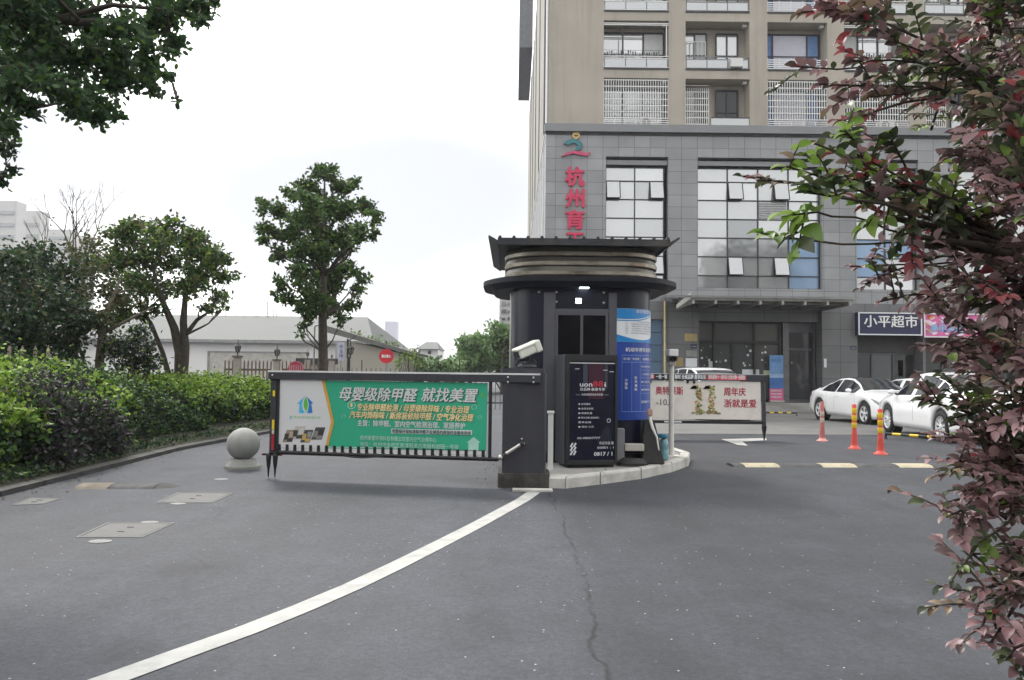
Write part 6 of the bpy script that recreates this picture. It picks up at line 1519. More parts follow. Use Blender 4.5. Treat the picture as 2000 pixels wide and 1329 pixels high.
P = np.stack([rn.uniform(A_.x, B2_.x, n_), Y + rn.uniform(-.8, .8, n_), gz(Y) + rn.uniform(0, 1, n_) ** .6 * (at(850, 706, Y).z - gz(Y)) + rn.normal(0, .12, n_)], 1)
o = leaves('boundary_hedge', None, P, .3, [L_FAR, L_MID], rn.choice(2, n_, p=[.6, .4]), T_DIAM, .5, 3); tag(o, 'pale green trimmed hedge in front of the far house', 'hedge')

# ------------------------------------------------------------------ the hedge along the kerb
def noise1(x, s): return math.sin(x * 1.7 + s) * .5 + math.sin(x * 3.9 + s * 2.3) * .3 + math.sin(x * 9.1 + s * 1.1) * .2
def hedge(name, label, s0, s1, back0, depth, htop, rise, dens, size, mats, mix_top, mix_front, seed, taper=(0, 0), cat='hedge'):
    """a clipped mass running along the kerb from s0 to s1: leaves over front, top and ends round a dark core"""
    rng = np.random.default_rng(seed); c0 = bedpt((s0 + s1) / 2, back0 + depth / 2, .2); t = thing(name, label, cat, c0)
    def H(s, q):      # height at position s, q = 0 front .. 1 back
        e = 1.0
        if taper[0]: e *= min(1, (s - s0) / taper[0] * .8 + .2) if s > s0 else .2
        if taper[1]: e *= math.sqrt(max(.02, min(1, (s1 - s) / taper[1] + .05)))
        return (htop + rise * q + (.11 * noise1(s * 5, seed) + .09 * noise1(s * 13, seed + 4)) + .08 * noise1(q * 6 + s * 4, seed + 2) - .22 * max(0, .22 - q) / .22) * e
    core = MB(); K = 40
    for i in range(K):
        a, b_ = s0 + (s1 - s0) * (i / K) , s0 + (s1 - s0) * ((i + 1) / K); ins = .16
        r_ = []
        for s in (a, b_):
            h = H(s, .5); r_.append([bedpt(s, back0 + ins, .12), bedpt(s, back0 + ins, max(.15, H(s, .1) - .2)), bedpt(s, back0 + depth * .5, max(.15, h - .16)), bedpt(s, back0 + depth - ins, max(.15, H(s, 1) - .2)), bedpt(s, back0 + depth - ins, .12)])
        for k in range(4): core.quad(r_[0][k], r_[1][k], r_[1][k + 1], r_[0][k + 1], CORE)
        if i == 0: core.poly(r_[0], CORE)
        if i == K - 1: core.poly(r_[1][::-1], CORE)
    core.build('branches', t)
    ln = sum((bedpt(s0 + (s1 - s0) * (i + 1) / 20, back0) - bedpt(s0 + (s1 - s0) * i / 20, back0)).length for i in range(20))
    P, mi_ = [], []
    nt_ = int(dens * ln * depth); nf = int(dens * ln * htop * .95)
    for _ in range(nt_):
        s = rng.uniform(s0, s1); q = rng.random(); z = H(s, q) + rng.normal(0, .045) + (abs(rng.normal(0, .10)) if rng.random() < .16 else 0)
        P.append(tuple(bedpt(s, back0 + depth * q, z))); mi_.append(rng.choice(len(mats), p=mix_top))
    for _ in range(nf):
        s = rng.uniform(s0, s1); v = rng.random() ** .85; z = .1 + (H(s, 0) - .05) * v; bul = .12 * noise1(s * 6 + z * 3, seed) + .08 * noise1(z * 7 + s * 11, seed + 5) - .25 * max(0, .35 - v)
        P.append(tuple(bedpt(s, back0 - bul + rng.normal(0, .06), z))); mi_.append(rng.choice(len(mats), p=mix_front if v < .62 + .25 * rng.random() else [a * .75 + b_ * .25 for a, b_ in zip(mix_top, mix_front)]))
    for e, sg_ in ((s0, -1), (s1, 1)):
        for _ in range(int(dens * depth * htop * .8)):
            q = rng.random(); z = .1 + rng.random() * (H(min(max(e, s0 + .02), s1 - .02), q)); P.append(tuple(bedpt(e + sg_ * rng.normal(.0, .03), back0 + depth * q, z))); mi_.append(rng.choice(len(mats), p=mix_front))
    leaves('foliage', t, P, size, mats, mi_, T_OVAL, .45, seed)
    return t
HM = [L_YEL, L_HDG, L_DEEP, L_PUR]  # top mixes are fresh yellow growth; darker front mixes paint the front's shade
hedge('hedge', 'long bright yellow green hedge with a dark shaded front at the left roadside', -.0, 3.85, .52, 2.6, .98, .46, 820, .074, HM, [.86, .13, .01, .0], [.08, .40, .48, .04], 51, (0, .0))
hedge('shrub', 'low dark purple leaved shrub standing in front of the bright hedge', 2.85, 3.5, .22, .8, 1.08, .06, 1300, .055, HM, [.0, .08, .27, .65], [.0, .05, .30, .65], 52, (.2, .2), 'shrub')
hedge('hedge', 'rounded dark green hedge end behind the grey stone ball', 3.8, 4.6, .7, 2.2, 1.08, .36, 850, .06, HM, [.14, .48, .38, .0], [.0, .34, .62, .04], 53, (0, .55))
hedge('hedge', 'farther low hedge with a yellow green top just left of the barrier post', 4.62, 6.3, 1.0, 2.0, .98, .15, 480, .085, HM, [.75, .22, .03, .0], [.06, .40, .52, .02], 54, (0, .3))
# grass and litter in the verge
rn = np.random.default_rng(8); P = []
for _ in range(9000):
    s = rn.uniform(0, 5.6); P.append(tuple(bedpt(s, rn.uniform(.11, .9), .11 + .06 * rn.random())))
leaves('grass', None, P, .05, [L_HDG, L_DEEP, L_OLIVE], rn.choice(3, len(P), p=[.25, .65, .10]), T_DIAM, .15, 8)['kind'] = 'stuff'
# fallen leaves and grit along the kerbs
P = []
for _ in range(150):
    s = rn.uniform(.5, 5.4); P.append(tuple(bedpt(s, -abs(rn.normal(.02, .25)) - .02, .008)))
for _ in range(40):
    p = G(rn.uniform(930, 1000), rn.uniform(905, 955)); P.append((p.x, p.y, .008))
leaves('fallen_leaves', None, P, .035, [L_OLIVE, M('dry_leaf', (.16, .10, .05), .8), L_DARK], rn.choice(3, len(P)), T_DIAM, 1.5, 15)['kind'] = 'stuff'
# small weed at the island kerb
g = G(1172, 938); P = [(g.x + rn.normal(0, .05), g.y - .02 + rn.normal(0, .02), abs(rn.normal(.04, .03))) for _ in range(40)]
tag(leaves('weed', None, P, .06, [L_LIGHT, L_OLIVE], rn.choice(2, 40), T_DIAM, .2, 6), 'tiny weed tuft growing at the foot of the island kerb', 'weed')

# ------------------------------------------------------------------ fence, lamp pillars and things behind the gate
WOODF = M('fence_brown', (.13, .10, .075), .8, var=.2, scale=6); STONE = M('pillar_stone', (.30, .27, .235), .85, var=.12, scale=4, bump=.3); IRON = M('lamp_iron', (.02, .02, .022), .5)
LGLASS = M('lamp_glass', (.22, .23, .22), .2, var=.1)
def picket(label, a, b_, ht, pitch, mat, w=.045):
    t = thing('picket_fence', label, 'fence', (a + b_) / 2); d = b_ - a; ln = d.length; d.normalize(); n_ = int(ln / pitch); zb_ = a.z
    mb = MB()
    for i in range(n_ + 1):
        p = a + d * pitch * i; xf = Matrix.Translation(p) @ Matrix.Rotation(math.atan2(d.y, d.x), 4, 'Z'); h = ht
        mb.prism([(-w / 2, -.012), (w / 2, -.012), (w / 2, .012), (-w / 2, .012)], 0, h, mat, xf=xf); mb.prism([(-w / 2, -.012), (w / 2, -.012), (w / 2, .012), (-w / 2, .012)], h, h + .07, mat, xf=xf, scale1=.1)
    mb.build('pickets', t)
    mb = MB()
    for z in (.25, ht - .3): xf = Matrix.Translation(a) @ Matrix.Rotation(math.atan2(d.y, d.x), 4, 'Z'); mb.box((0, .014, z), (ln, .045, z + .07), mat, xf)
    mb.build('rail', t); return t
def gp(px, Y): p = at(px, 700, Y); p.z = gz(Y); return p
Yf = 25
picket('brown picket fence between the lamp pillars and the dark hedge end', gp(440, Yf), gp(530, Yf + .2), at(480, 707, Yf).z - gz(Yf), .125, WOODF)
picket('brown picket fence continuing right of the second lamp pillar', gp(552, 27), gp(626, 27.4), at(560, 708, 27).z - gz(27), .14, WOODF)
picket('pale wooden picket fence behind the hedge at the far left', gp(-60, 12.6), gp(110, 12.9), at(20, 682, 12.6).z - gz(12.6), .2, M('fence_pale', (.24, .20, .15), .8, var=.2), .055)
def lantern(t, c, s, up):
    mb = MB(); mb.lathe([(.05 * s, 0), (.03 * s, .04 * s), (.025 * s, .12 * s), (.07 * s, .16 * s)], IRON, c, 10); mb.build('lamp_stem', t)
    z = c[2] + .16 * s
    mb = MB(); mb.lathe([(.075 * s, 0), (.125 * s, .24 * s)], LGLASS, (c[0], c[1], z), 6, smooth=False); go = mb.build('lamp_glass', t)
    mb = MB()
    for k in range(6):
        a = k * math.pi / 3; mb.tube([(c[0] + .077 * s * math.cos(a), c[1] + .077 * s * math.sin(a), z), (c[0] + .128 * s * math.cos(a), c[1] + .128 * s * math.sin(a), z + .24 * s)], .02 * s, IRON, 4)
    mb.lathe([(.16 * s, .24 * s), (.14 * s, .27 * s), (.05 * s, .34 * s), (.03 * s, .38 * s), (.008 * s, .56 * s)], IRON, (c[0], c[1], z), 10); mb.build('lamp_cap', t)
def pillar(px, Y, top, w, label, lampbase):
    p = gp(px, Y); t = thing('lamp_pillar', label, 'lamp pillar', p, group='pillars with lanterns on the fence'); z = at(px, lampbase, Y).z
    mb = MB(); mb.box((p.x - w / 2, Y - w / 2, p.z), (p.x + w / 2, Y + w / 2, z - .06), STONE); mb.build('pillar', t)
    mb = MB(); mb.box((p.x - w / 2 - .03, Y - w / 2 - .03, z - .06), (p.x + w / 2 + .03, Y + w / 2 + .03, z), M('pillar_cap', (.10, .09, .08), .8)); mb.build('pillar_cap', t)
    s = (at(px, top, Y).z - z) / .72; lantern(t, (p.x, p.y, z), s, 1)
pillar(464, 25, 663, .21, 'stone pillar with a black lantern nearest the dark hedge end', 695)
pillar(541, 27, 672, .20, 'stone pillar with a black lantern just above the left end of the gate', 702)
pillar(601, 33, 683, .22, 'lantern pillar left of the tall tree trunk at the dark gate wall', 700)
pillar(648, 33, 690, .22, 'lantern pillar right of the tall tree trunk at the dark gate wall', 702)
# dark coping wall behind the tree
Yw = 33.6; A, B_ = at(583, 700, Yw), at(652, 712, Yw); t = thing('gate_wall', 'low stone wall with a dark coping behind the tall tree trunk', 'wall', (A.x, Yw, gz(Yw)))
mb = MB(); mb.box((A.x, Yw, gz(Yw)), (B_.x, Yw + .3, B_.z), STONE); mb.build('wall', t); mb = MB(); mb.box((A.x - .1, Yw - .08, B_.z + .002), (B_.x + .1, Yw + .38, A.z), M('coping_dark', (.035, .035, .037), .7)); mb.build('coping', t)
# red arched gate board
Ya = 24; p = gp(578, Ya); t = thing('arched_board', 'red arched board peeping over the beam of the green banner gate', 'sign board', p); za = at(578, 706, Ya).z; wA = (at(594, 700, Ya).x - at(562, 700, Ya).x)
mb = MB(); REDA = M('arch_red', (.36, .03, .07), .5); pts = [(p.x - wA / 2, p.z), (p.x + wA / 2, p.z)] + [(p.x + wA / 2 * math.cos(a * math.pi / 12), za - .32 + .32 * math.sin(a * math.pi / 12)) for a in range(13)]
mb.add([(x, Ya - .03, z) for x, z in pts] + [(x, Ya + .03, z) for x, z in pts], [tuple(range(len(pts))), tuple(range(2 * len(pts) - 1, len(pts) - 1, -1))] + [(i, (i + 1) % len(pts), len(pts) + (i + 1) % len(pts), len(pts) + i) for i in range(len(pts))], REDA); mb.build('board', t)
mb = MB()
for i in range(7): mb.box((p.x - wA / 2 + .06 + i * wA / 7.4, Ya - .042, za - .55), (p.x - wA / 2 + .09 + i * wA / 7.4, Ya - .031, za - .12), M('arch_pale', (.5, .25, .28), .5))
mb.build('slat', t)
# no entry sign
Yn = 30; p = gp(755, Yn); c = at(755, 696, Yn); t = thing('no_entry_sign', 'round red no entry sign with white writing above the gate beam', 'traffic sign', p); rr = 14.2 / F * Yn
mb = MB(); mb.lathe([(rr, 0), (rr, .02)], M('no_entry_red', (.52, .03, .045), .4), (c.x, Yn - .05, c.z), 32, Matrix.Rotation(R(90), 3, 'X'), smooth=False); mb.build('disc', t)
mb = MB(); mb.text('禁止驶入', (c.x, Yn - .075, c.z - .05), Ux, Uz, .13, WHITE, w=rr * 1.25, bold=.06, align='CENTER'); mb.build('lettering', t)
mb = MB(); mb.tube([(p.x, Yn, p.z), (p.x, Yn, c.z + rr * .6)], .035, M('post_grey', (.25, .25, .25), .5, .5), 10); mb.build('post', t)
# street lamp, pole banner, big lantern post
Ys = 26; p = gp(613, Ys); zt_ = at(613, 636, Ys).z; t = thing('street_lamp', 'slim grey street lamp with a short bent arm left of the tall tree trunk', 'street lamp', p)
mb = MB(); mb.tube([p, (p.x, Ys, zt_ - .05), (p.x + .05, Ys, zt_), (p.x + .2, Ys, zt_ + .02)], .032, M('post_grey', (.25, .25, .25), .5, .5), 8); mb.build('pole', t); mb = MB(); mb.cbox((p.x + .28, Ys, zt_ + .01), (.24, .1, .04), M('post_grey', (.25, .25, .25), .5, .5)); mb.build('lamp_head', t)
Yp = 36; p = gp(665, Yp); t = thing('pole_banner', 'tall narrow blue and white banner on a pole beside the warehouse corner', 'banner', p); zt_ = at(665, 667, Yp).z; zb_ = at(665, 705, Yp).z
mb = MB(); mb.tube([p, (p.x, Yp, zt_)], .035, M('post_grey', (.25, .25, .25), .5, .5), 8); mb.build('pole', t); mb = MB(); mb.box((p.x - .14, Yp - .06, zb_), (p.x + .18, Yp - .04, zt_ - .05), M('banner_lilac', (.36, .38, .48), .6)); mb.text('停\n车\n场', (p.x - .06, Yp - .064, zt_ - .35), Ux, Uz, .22, M('sign_navy', (.012, .014, .06), .35)); mb.build('cloth', t)
Yq = 28; p = gp(681, Yq); t = thing('lamp_post', 'black lamp post with a big lantern right of the pole banner', 'lamp post', p); zt_ = at(681, 662, Yq).z; zl = at(681, 700, Yq).z
mb = MB(); mb.tube([p, (p.x, Yq, zl + .05)], [.09, .06], IRON, 10); mb.tube([(p.x - .05, Yq, zl), (p.x - .05, Yq, zt_)], .035, IRON, 8); mb.tube([(p.x - .05, Yq, zt_ - .1), (p.x + .28, Yq, zt_ + .12)], .02, IRON, 6); mb.build('pole', t)
lantern(t, (p.x + .06, Yq, zl), .95, 1)

# railing line and thin posts right of the sign
Yr = 34; picket('thin dark railing running along the lane above the gate beam', gp(660, Yr), gp(1000, Yr), at(800, 722, Yr).z - gz(Yr), .22, M('rail_dark', (.06, .07, .07), .6), .03)
for k, (px, top) in enumerate(((856, 694), (898, 700), (707, 704))):
    p = gp(px, 33); mb = MB(); mb.tube([p, (p.x, 33, at(px, top, 33).z)], .025, IRON, 6); o = mb.build('thin_post'); tag(o, ('thin dark post before the far house', 'thin dark post left of the large far tree', 'thin dark post left of the no entry sign')[k], 'post')

# ------------------------------------------------------------------ warehouse, far houses and towers
WALLW = M('warehouse_white', (.72, .71, .70), .8, var=.05, scale=.3, dirt=(.58, .57, .55), dscale=.25); ROOFG = M('warehouse_roof', (.082, .092, .092), .7, var=.06, scale=.3, dirt=(.065, .072, .072), dscale=.3)
Yw = 56; t = thing('warehouse', 'long low white warehouse with a grey sloping roof behind the trees', 'building', (at(450, 700, Yw).x, Yw, gz(Yw)))
xa, xb = at(60, 700, Yw).x, at(665, 700, Yw).x; ze = at(500, 668, Yw).z; zr_ = at(500, 621, Yw + 9).z
mb = MB(); mb.box((xa, Yw, gz(Yw) - .1), (xb, Yw + 18, ze), WALLW); mb.build('wall', t)
mb = MB(); mb.add([(xa - .3, Yw - .6, ze - .05), (xb + 2.6, Yw - .6, ze - .05), (xb + .2, Yw + 9, zr_), (xa - .3, Yw + 9, zr_), (xa - .3, Yw + 18.6, ze - .05), (xb + 2.6, Yw + 18.6, ze - .05), (xa - .3, Yw - .6, ze + .12), (xb + 2.6, Yw - .6, ze + .12), (xb + .2, Yw + 9, zr_ + .17), (xa - .3, Yw + 9, zr_ + .17), (xa - .3, Yw + 18.6, ze + .12), (xb + 2.6, Yw + 18.6, ze + .12)],
                  [(6, 7, 8, 9), (9, 8, 11, 10), (7, 11, 8), (0, 1, 7, 6), (0, 3, 2, 1), (3, 4, 5, 2), (1, 2, 8, 7), (2, 5, 11, 8), (4, 10, 11, 5), (0, 6, 9, 3), (3, 9, 10, 4)], ROOFG); mb.build('roof', t)
mb = MB(); mb.box((xa - .3, Yw - .66, ze - .1), (xb + 2.6, Yw - .61, ze + .10), M('gutter_grey', (.25, .25, .25), .6)); mb.build('gutter', t)
mb = MB(); a, b_ = at(410, 689, Yw), at(600, 720, Yw); mb.box((a.x, Yw - .05, gz(Yw)), (b_.x, Yw - .002, a.z), M('warehouse_door', (.44, .42, .38), .7)); mb.box((a.x - .15, Yw - .09, gz(Yw)), (a.x, Yw - .003, a.z + .12), M('gutter_grey', (.25, .25, .25), .6)); mb.box((a.x, Yw - .09, a.z), (b_.x, Yw - .052, a.z + .12), M('gutter_grey', (.25, .25, .25), .6)); mb.build('roller_door', t)
mb = MB()
for px, top in ((498, 598), (502, 600), (521, 585), (523, 590), (534, 604), (478, 607), (462, 610), (440, 600), (540, 600)):
    q = at(px, 624, Yw + 9); mb.tube([(q.x, Yw + 9, zr_ + .1), (q.x, Yw + 9, at(px, top, Yw + 9).z)], .03, IRON, 5)
mb.build('antenna', t)
# beige gabled wing to the right
Yg = 44; t = thing('gable_building', 'beige low building with a roof slope falling to the right by the no entry sign', 'building', (at(720, 720, Yg).x, Yg, gz(Yg)))
Q = lambda x, y: (at(x, y, Yg).x, at(x, y, Yg).z)
pl = [(Q(655, 720)[0], gz(Yg) - .1), (Q(798, 720)[0], gz(Yg) - .1), Q(798, 694), Q(690, 668), Q(655, 668)]
mb = MB(); n_ = len(pl); mb.add([(x, Yg, z) for x, z in pl] + [(x, Yg + 8, z) for x, z in pl], [tuple(range(n_)), tuple(range(2 * n_ - 1, n_ - 1, -1))] + [(i, (i + 1) % n_, n_ + (i + 1) % n_, n_ + i) for i in range(n_)], M('wing_beige', (.33, .31, .26), .8, var=.06, scale=.5)); mb.build('wall', t)
mb = MB(); pr = [Q(640, 650), Q(806, 694), Q(806, 688), Q(640, 637)]; mb.add([(x, Yg - .4, z) for x, z in pr] + [(x, Yg + 8.3, z) for x, z in pr], [(0, 1, 2, 3), (7, 6, 5, 4)] + [(i, (i + 1) % 4, 4 + (i + 1) % 4, 4 + i) for i in range(4)], M('wing_roof', (.12, .12, .11), .8, var=.1)); mb.build('roof', t)
P = []
for _ in range(260):
    u = rn.random(); p = at(668 + 110 * u, 652 + 30 * u - abs(rn.normal(0, 5)) , Yg + .5 + rn.random() * 3); P.append(tuple(p))
leaves('roof_plants', t, P, .22, [L_FAR, L_OLIVE], rn.choice(2, len(P)), T_DIAM, .2, 12)
# far house
Yh = 95; t = thing('far_house', 'pale far house with a grey hipped roof beyond the lane', 'house', (at(832, 720, Yh).x, Yh, gz(50)))
a, b_ = at(818, 682, Yh), at(855, 720, Yh); mb = MB(); mb.box((a.x, Yh, gz(50)), (b_.x, Yh + 8, a.z), WALLW); mb.build('wall', t)
mb = MB(); rx = [at(812, 682, Yh).x, at(858, 682, Yh).x]; zr1 = at(835, 666, Yh).z; mb.add([(rx[0], Yh - .6, a.z), (rx[1], Yh - .6, a.z), (rx[1], Yh + 8.6, a.z), (rx[0], Yh + 8.6, a.z), (at(826, 666, Yh).x, Yh + 4, zr1), (at(848, 666, Yh).x, Yh + 4, zr1)], [(0, 1, 5, 4), (1, 2, 5), (2, 3, 4, 5), (3, 0, 4), (3, 2, 1, 0)], ROOFG); mb.build('roof', t)
q0, q1 = at(836, 685, Yh), at(842, 692, Yh); mb = MB(); mb.box((q0.x, Yh - .05, q1.z), (q1.x, Yh - .002, q0.z), MULL); mb.build('window', t)
# far skyline
def tower(name, label, x0, x1, top, Y, dep, col, floors=0, rows_=None, cat='tower block', chamfer=0.0):
    a, b_ = at(x0, 700, Y).x, at(x1, 700, Y).x; z = at((x0 + x1) / 2, top, Y).z; zb0 = gz(50) - .05
    t = thing(name, label, cat, ((a + b_) / 2, Y, zb0)); mb = MB(); m = M('tower_' + name + str(int(x0)), col, .6, var=.04, scale=.05)
    ol = rrect((a + b_) / 2, Y + dep / 2, (b_ - a) / 2, dep / 2, max(.3, chamfer), 4); mb.prism(ol, zb0, z, m); mb.build('wall', t)
    if floors:
        fl = MB(); n_ = int((z - zb0) / floors)
        for i in range(1, n_): fl.box((a + .4, Y - .25, zb0 + i * floors), (b_ - .4, Y - .004, zb0 + i * floors + .9), M('tower_band', (.30, .31, .33), .5, .2))
        fl.build('window_band', t)
    return t, a, b_, z
tower('glass_tower', 'pale lilac slab tower alone on the hazy skyline', 749, 774, 628, 620, 14, (.40, .41, .50), 0, chamfer=3)
t, a, b_, z = tower('apartment_tower', 'pale grey apartment tower with dark balconies just left of the booth', 974, 1000, 566, 150, 14, (.36, .36, .36), 0)
rr_ = random.Random(5)
for i in range(12):
    for j in range(2):
        x = a + .5 + j * 1.2; z0_ = z - 1.8 - i * 1.5; mb = MB(); mb.box((x, 149.7, z0_), (x + rr_.uniform(.5, 1.0), 149.99, z0_ + rr_.uniform(.4, .9)), [MULL, CORN, WFR][i % 3]); mb.build('window', t)
for k, (x0, x1, top, Y, lab) in enumerate(((-70, 20, 392, 180, 'white apartment slab, tallest one at the far left edge'), (20, 68, 412, 195, 'white apartment slab, second from the left edge with flat parapet'), (62, 128, 448, 215, 'white apartment slab, third from the left, behind the bare tree'), (128, 166, 460, 235, 'white apartment slab lowest and farthest right behind the bare tree'))):
    tower('apartment_slab', lab, x0, x1, top, Y, 4, (.46, .46, .455), 3.0)
mb = MB(); rr_ = random.Random(9)
pts = [(-900, 430), (-300, 520), (300, 560), (520, 600), (700, 640), (900, 690), (1100, 690), (1400, 600), (1900, 520)]
vs = []
for x, y_ in pts:
    p = at(x, 704 + (0 if x < 700 or x > 1100 else 8) + rr_.uniform(-4, 4) - 10, 900); vs += [(p.x, 900, -2), (p.x, 905, max(2, p.z)), (p.x, 960, -2)]
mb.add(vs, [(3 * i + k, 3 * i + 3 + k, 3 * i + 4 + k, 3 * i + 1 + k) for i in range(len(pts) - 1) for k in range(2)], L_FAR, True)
tag(mb.build('hills'), kind='structure')

# unseen buildings added behind the viewer: they stand in the mirror of the glass and shade the fronts
BACKW = M('back_wall', (.22, .215, .21), .8, var=.1, scale=.3)
def back_house(label, x0, x1, h, y):
    t = thing('unseen_building', label, 'building', ((x0 + x1) / 2, y, 0)); mb = MB(); mb.box((x0, y - 10, -.1), (x1, y, h), BACKW); mb.build('wall', t)
    mb = MB(); n_ = int((x1 - x0) / 3.2)
    for i in range(n_):
        for j in range(int(h / 3.1)): mb.quad((x0 + 1 + 3.2 * i, y + .02, 1 + 3.1 * j), (x0 + 1 + 3.2 * i, y + .02, 2.5 + 3.1 * j), (x0 + 2.8 + 3.2 * i, y + .02, 2.5 + 3.1 * j), (x0 + 2.8 + 3.2 * i, y + .02, 1 + 3.1 * j), PANED)
    mb.build('windows', t)
back_house('long low grey building added unseen behind the viewer to shade the fronts', -60, 26, 11, -27)
back_house('taller grey unseen building across the street behind the viewer, mirrored in the windows', 28, 40, 19, -28)
# ------------------------------------------------------------------ the red leaved shrub close to the camera on the right
S_PUR = leafmat('shrub_purple', [(.06, .042, .04), (.14, .09, .09), (.26, .165, .17), (.44, .29, .30)], .3, .38, .5)
S_PINK = leafmat('shrub_pink', [(.26, .14, .15), (.38, .23, .24), (.48, .31, .32)], .3, .4, .45)
S_RED = leafmat('shrub_red', [(.16, .03, .038), (.28, .06, .07), (.36, .11, .11)], .3, .4, .45)
S_GRN = leafmat('shrub_green', [(.03, .045, .026), (.06, .08, .038), (.11, .13, .06)], .3, .38, .5)
S_LIME = leafmat('shrub_lime', [(.09, .17, .03), (.16, .26, .045), (.24, .34, .09)], .4, .4, .45)
S_BRN = leafmat('shrub_brown', [(.13, .10, .07), (.22, .16, .11), (.30, .23, .16)], .25, .4, .45)
SM = [S_PUR, S_PINK, S_RED, S_GRN, S_LIME, S_BRN]
SB = Vector((2.05, 1.95, .0))
shr = thing('red_leaved_shrub', 'tall shrub with purple, red and green leaves filling the right edge close by', 'shrub', SB)
rg = random.Random(77); rn = np.random.default_rng(77)
LP_, LM_, LS_, LD_, LN_ = [], [], [], [], []
wood = MB()
def rv(): return Vector((rg.gauss(0, 1), rg.gauss(0, 1), rg.gauss(0, 1))).normalized()
def twig_leaves(a, d, ln, size, mix):
    """leaves set alternately along a twig, turning outward"""
    side = d.cross(Vector((0, 0, 1)) + rv() * .5).normalized(); n_ = max(4, int(ln / .0105)); fam = rn.choice(6, p=mix)
    for k in range(n_):
        t = (k + 1) / n_; sg = 1 if k % 2 else -1; dd = (d * (.45 + .5 * t) + side * sg * (1.0 - .5 * t) + Vector((0, 0, -.18)) + rv() * .28).normalized()
        LP_.append(tuple(a + d * ln * t)); LD_.append(tuple(dd)); LN_.append(tuple((d.cross(side) * (1 if d.cross(side).z > 0 else -1) + rv() * .55 + Vector((0, 0, .25)))))
        LM_.append(fam if rg.random() < .7 else rn.choice(6, p=mix)); LS_.append(size * (.75 + .5 * rg.random()) * (1.08 - .3 * abs(t - .5)))
def spray(p0, p1, r0, nt_, size, mix, lo=.2, tl=(.07, .15)):
    """a leafy branch from p0 to p1 with twigs that carry the leaves"""
    p0, p1 = Vector(p0), Vector(p1); pts = limb(wood, p0, p1, r0, .0022, BARK, rg, .05, 6); bd = (p1 - p0).normalized()
    for k in range(nt_):
        u = lo + (1 - lo) * ((k + rg.random()) / nt_) ; i = min(5, int(u * 6)); a = pts[i].lerp(pts[i + 1], u * 6 - i) if i < 6 else pts[6]
        d = (bd * rg.uniform(.3, .9) + rv() * .85).normalized(); ln = rg.uniform(*tl) * (1.15 - .4 * u)
        wood.tube([a, a + d * ln * .55 + Vector((0, 0, .004)), a + d * ln], [.0028, .002, .0012], BARK, 4, False); twig_leaves(a, d, ln, size, mix)
    twig_leaves(pts[5], (pts[6] - pts[5]).normalized(), (pts[6] - pts[5]).length, size, mix)
mixP = [.60, .14, .02, .14, .01, .09]; mixT = [.34, .03, .06, .37, .04, .16]; mixB = [.50, .30, .02, .12, .02, .04]; mixG = [.06, .01, .02, .50, .37, .04]; mixR = [.42, .10, .30, .08, .0, .10]; mixD = [.25, .02, .0, .66, .02, .05]
stems = []
for px, py, Y, r in ((2040, 200, 2.0, .022), (2120, -100, 2.1, .03), (2020, 500, 1.9, .018), (2180, 600, 1.8, .02), (2060, 900, 1.8, .014), (2250, 100, 2.3, .03)):
    e = at(px, py, Y); b = SB + Vector((rg.uniform(-.08, .2), rg.uniform(-.1, .2), 0)); pts = limb(wood, b, e, .035, r * .5, BARK, rg, .05, 7); stems += pts[2:]
def near(p): return min(stems, key=lambda q: (q - p).length)
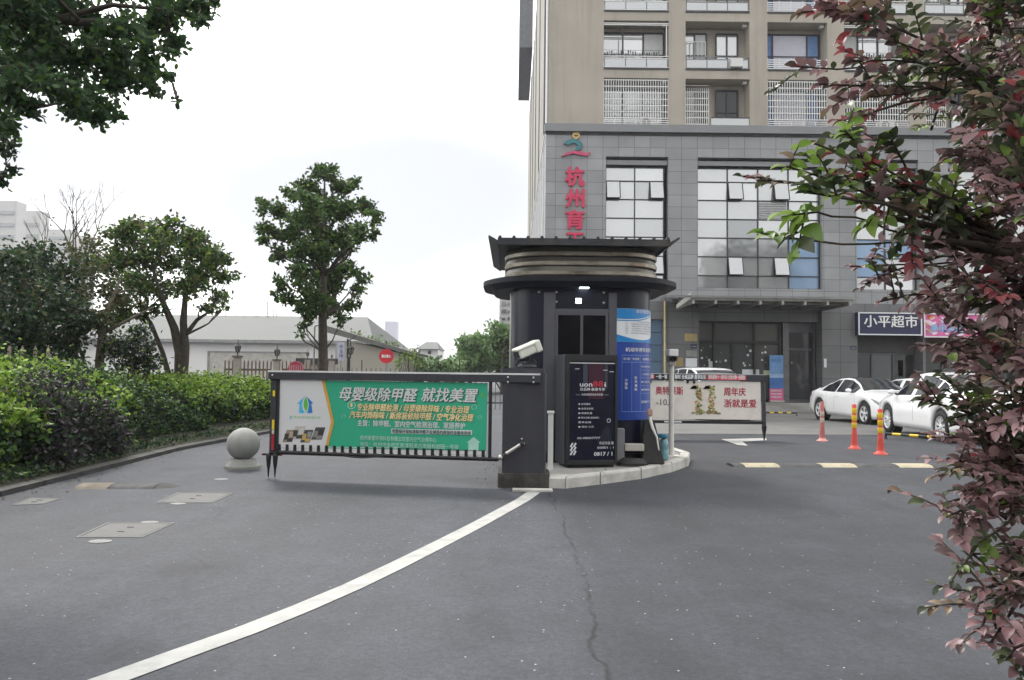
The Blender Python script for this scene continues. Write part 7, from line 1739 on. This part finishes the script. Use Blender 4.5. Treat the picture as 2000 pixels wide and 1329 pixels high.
# sprays that reach to the left edge of the bush: (px, py, depth, twigs, mix, leaf size)
tips = [(1600, 0, 1.75, 5, mixT, .034), (1560, 25, 1.8, 3, mixR, .036), (1660, 20, 1.7, 6, mixT, .032), (1555, 130, 1.8, 2, mixR, .032), (1600, 165, 1.8, 4, mixR, .032), (1665, 120, 1.75, 4, mixT, .032), (1640, 235, 1.75, 5, mixR, .032), (1700, 190, 1.7, 5, mixT, .031), (1745, 80, 1.7, 7, mixT, .032),
        (1535, 325, 1.5, 8, mixG, .036), (1590, 280, 1.5, 10, mixG, .038), (1650, 255, 1.5, 9, mixG, .036), (1575, 375, 1.45, 5, mixG, .05), (1545, 420, 1.42, 1, [0, 0, 0, .1, .9, 0], .05), (1620, 330, 1.5, 8, mixG, .036), (1487, 456, 1.42, 0, [0, 0, 0, 0, 1, 0], .034), (1450, 345, 1.6, 2, mixR, .022), (1690, 310, 1.55, 10, mixG, .034), (1740, 270, 1.6, 7, mixT, .032), (1670, 385, 1.6, 3, mixR, .03), (1760, 390, 1.7, 5, mixP, .027),
        (1660, 520, 1.8, 3, mixP, .024), (1690, 555, 1.8, 7, mixP, .025), (1715, 590, 1.8, 8, mixP, .026), (1790, 470, 1.8, 6, mixP, .027), (1775, 545, 1.8, 8, mixP, .027), (1830, 600, 1.75, 10, mixP, .03), (1860, 680, 1.7, 8, mixP, .033), (1795, 778, 1.6, 3, mixD, .026), (1835, 790, 1.6, 5, mixD, .027), (1870, 830, 1.6, 5, mixD, .026), (1850, 745, 1.6, 4, mixD, .026), (1885, 780, 1.6, 5, mixD, .027), (1890, 700, 1.65, 6, mixP, .03), (1835, 930, 1.5, 4, mixB, .028), (1850, 1010, 1.5, 5, mixB, .03), (1895, 1010, 1.5, 6, mixB, .028), (1905, 1200, 1.4, 4, mixB, .027), (1915, 1230, 1.4, 5, mixB, .027), (1820, 855, 1.6, 1, mixB, .026),
        (1910, 740, 1.65, 9, mixP, .03), (1910, 860, 1.6, 9, mixB, .03), (1870, 895, 1.55, 7, mixB, .031), (1840, 985, 1.5, 5, mixB, .03), (1880, 960, 1.5, 9, mixB, .03), (1930, 940, 1.5, 12, mixB, .03), (1875, 1110, 1.4, 2, mixG, .025), (1910, 1060, 1.45, 5, mixG, .026), (1915, 1150, 1.4, 6, mixB, .027), (1940, 1190, 1.4, 7, mixB, .028), (1935, 1255, 1.4, 6, mixB, .028), (1965, 1290, 1.4, 9, mixB, .028), (1965, 1100, 1.5, 9, mixB, .03)]
for px, py, Y, n_, mix, sz in tips:
    e = at(px, py, Y); s = near(e + Vector((.35, .25, 0))); d = (s - e); s2 = e + d.normalized() * min(d.length, .40 + .25 * rg.random())
    spray(s2, e, .005 if n_ > 3 else .0025, int(n_ * 1.3), sz * (.84 if mix is mixG else 1), mix, .05 if n_ > 3 else .5, (.045, .09) if mix is mixG else (.07, .15))
    if d.length > .45: limb(wood, s, s2, .011, .006, BARK, rg, .05, 4)
# the dense body of the bush
poly = [(1740, -120), (1840, 0), (1860, 140), (1860, 300), (1890, 400), (1880, 560), (1930, 660), (1975, 800), (1925, 930), (1950, 1040), (1975, 1200), (1985, 1420), (2500, 1420), (2500, -120)]
def inside(x, y):
    c = False
    for (xa, ya), (xb, yb_) in zip(poly, poly[1:] + poly[:1]):
        if (ya > y) != (yb_ > y) and x < (xb - xa) * (y - ya) / (yb_ - ya) + xa: c = not c
    return c
k = 0
while k < 128:
    px, py = rg.uniform(1660, 2400), rg.uniform(-120, 1420)
    if not inside(px, py): continue
    Y = rg.uniform(1.5, 2.5) if px < 2000 else rg.uniform(1.2, 2.5)
    e = at(px, py, Y)
    if e.z < .15: continue
    mix = mixT if py < 260 else (mixP if py < 760 else mixB)
    s = e + Vector((rg.uniform(.0, .35), rg.uniform(-.2, .3), rg.uniform(-.3, .12))); spray(s, e, .005, 16, .029, mix, .05); k += 1
wood.build('branches', shr)
leaves('foliage', shr, LP_, np.array(LS_), SM, LM_, T_LEAF, .35, 77, .1, D=LD_, NR=LN_)
print('shrub leaves', len(LP_))
# ------------------------------------------------------------------ haze over the whole place
def haze_mat():
    m = bpy.data.materials.new('haze_air'); m.use_nodes = True; t = m.node_tree; t.nodes.clear()
    o = t.nodes.new('ShaderNodeOutputMaterial'); v = t.nodes.new('ShaderNodeVolumePrincipled')
    v.inputs['Color'].default_value = (.93, .94, .97, 1); v.inputs['Density'].default_value = .00055; v.inputs['Anisotropy'].default_value = .3
    t.links.new(v.outputs[0], o.inputs['Volume']); return m
mb = MB(); mb.box((-700, -60, -3.5), (700, 1000, 62), haze_mat()); tag(mb.build('haze'), kind='stuff')
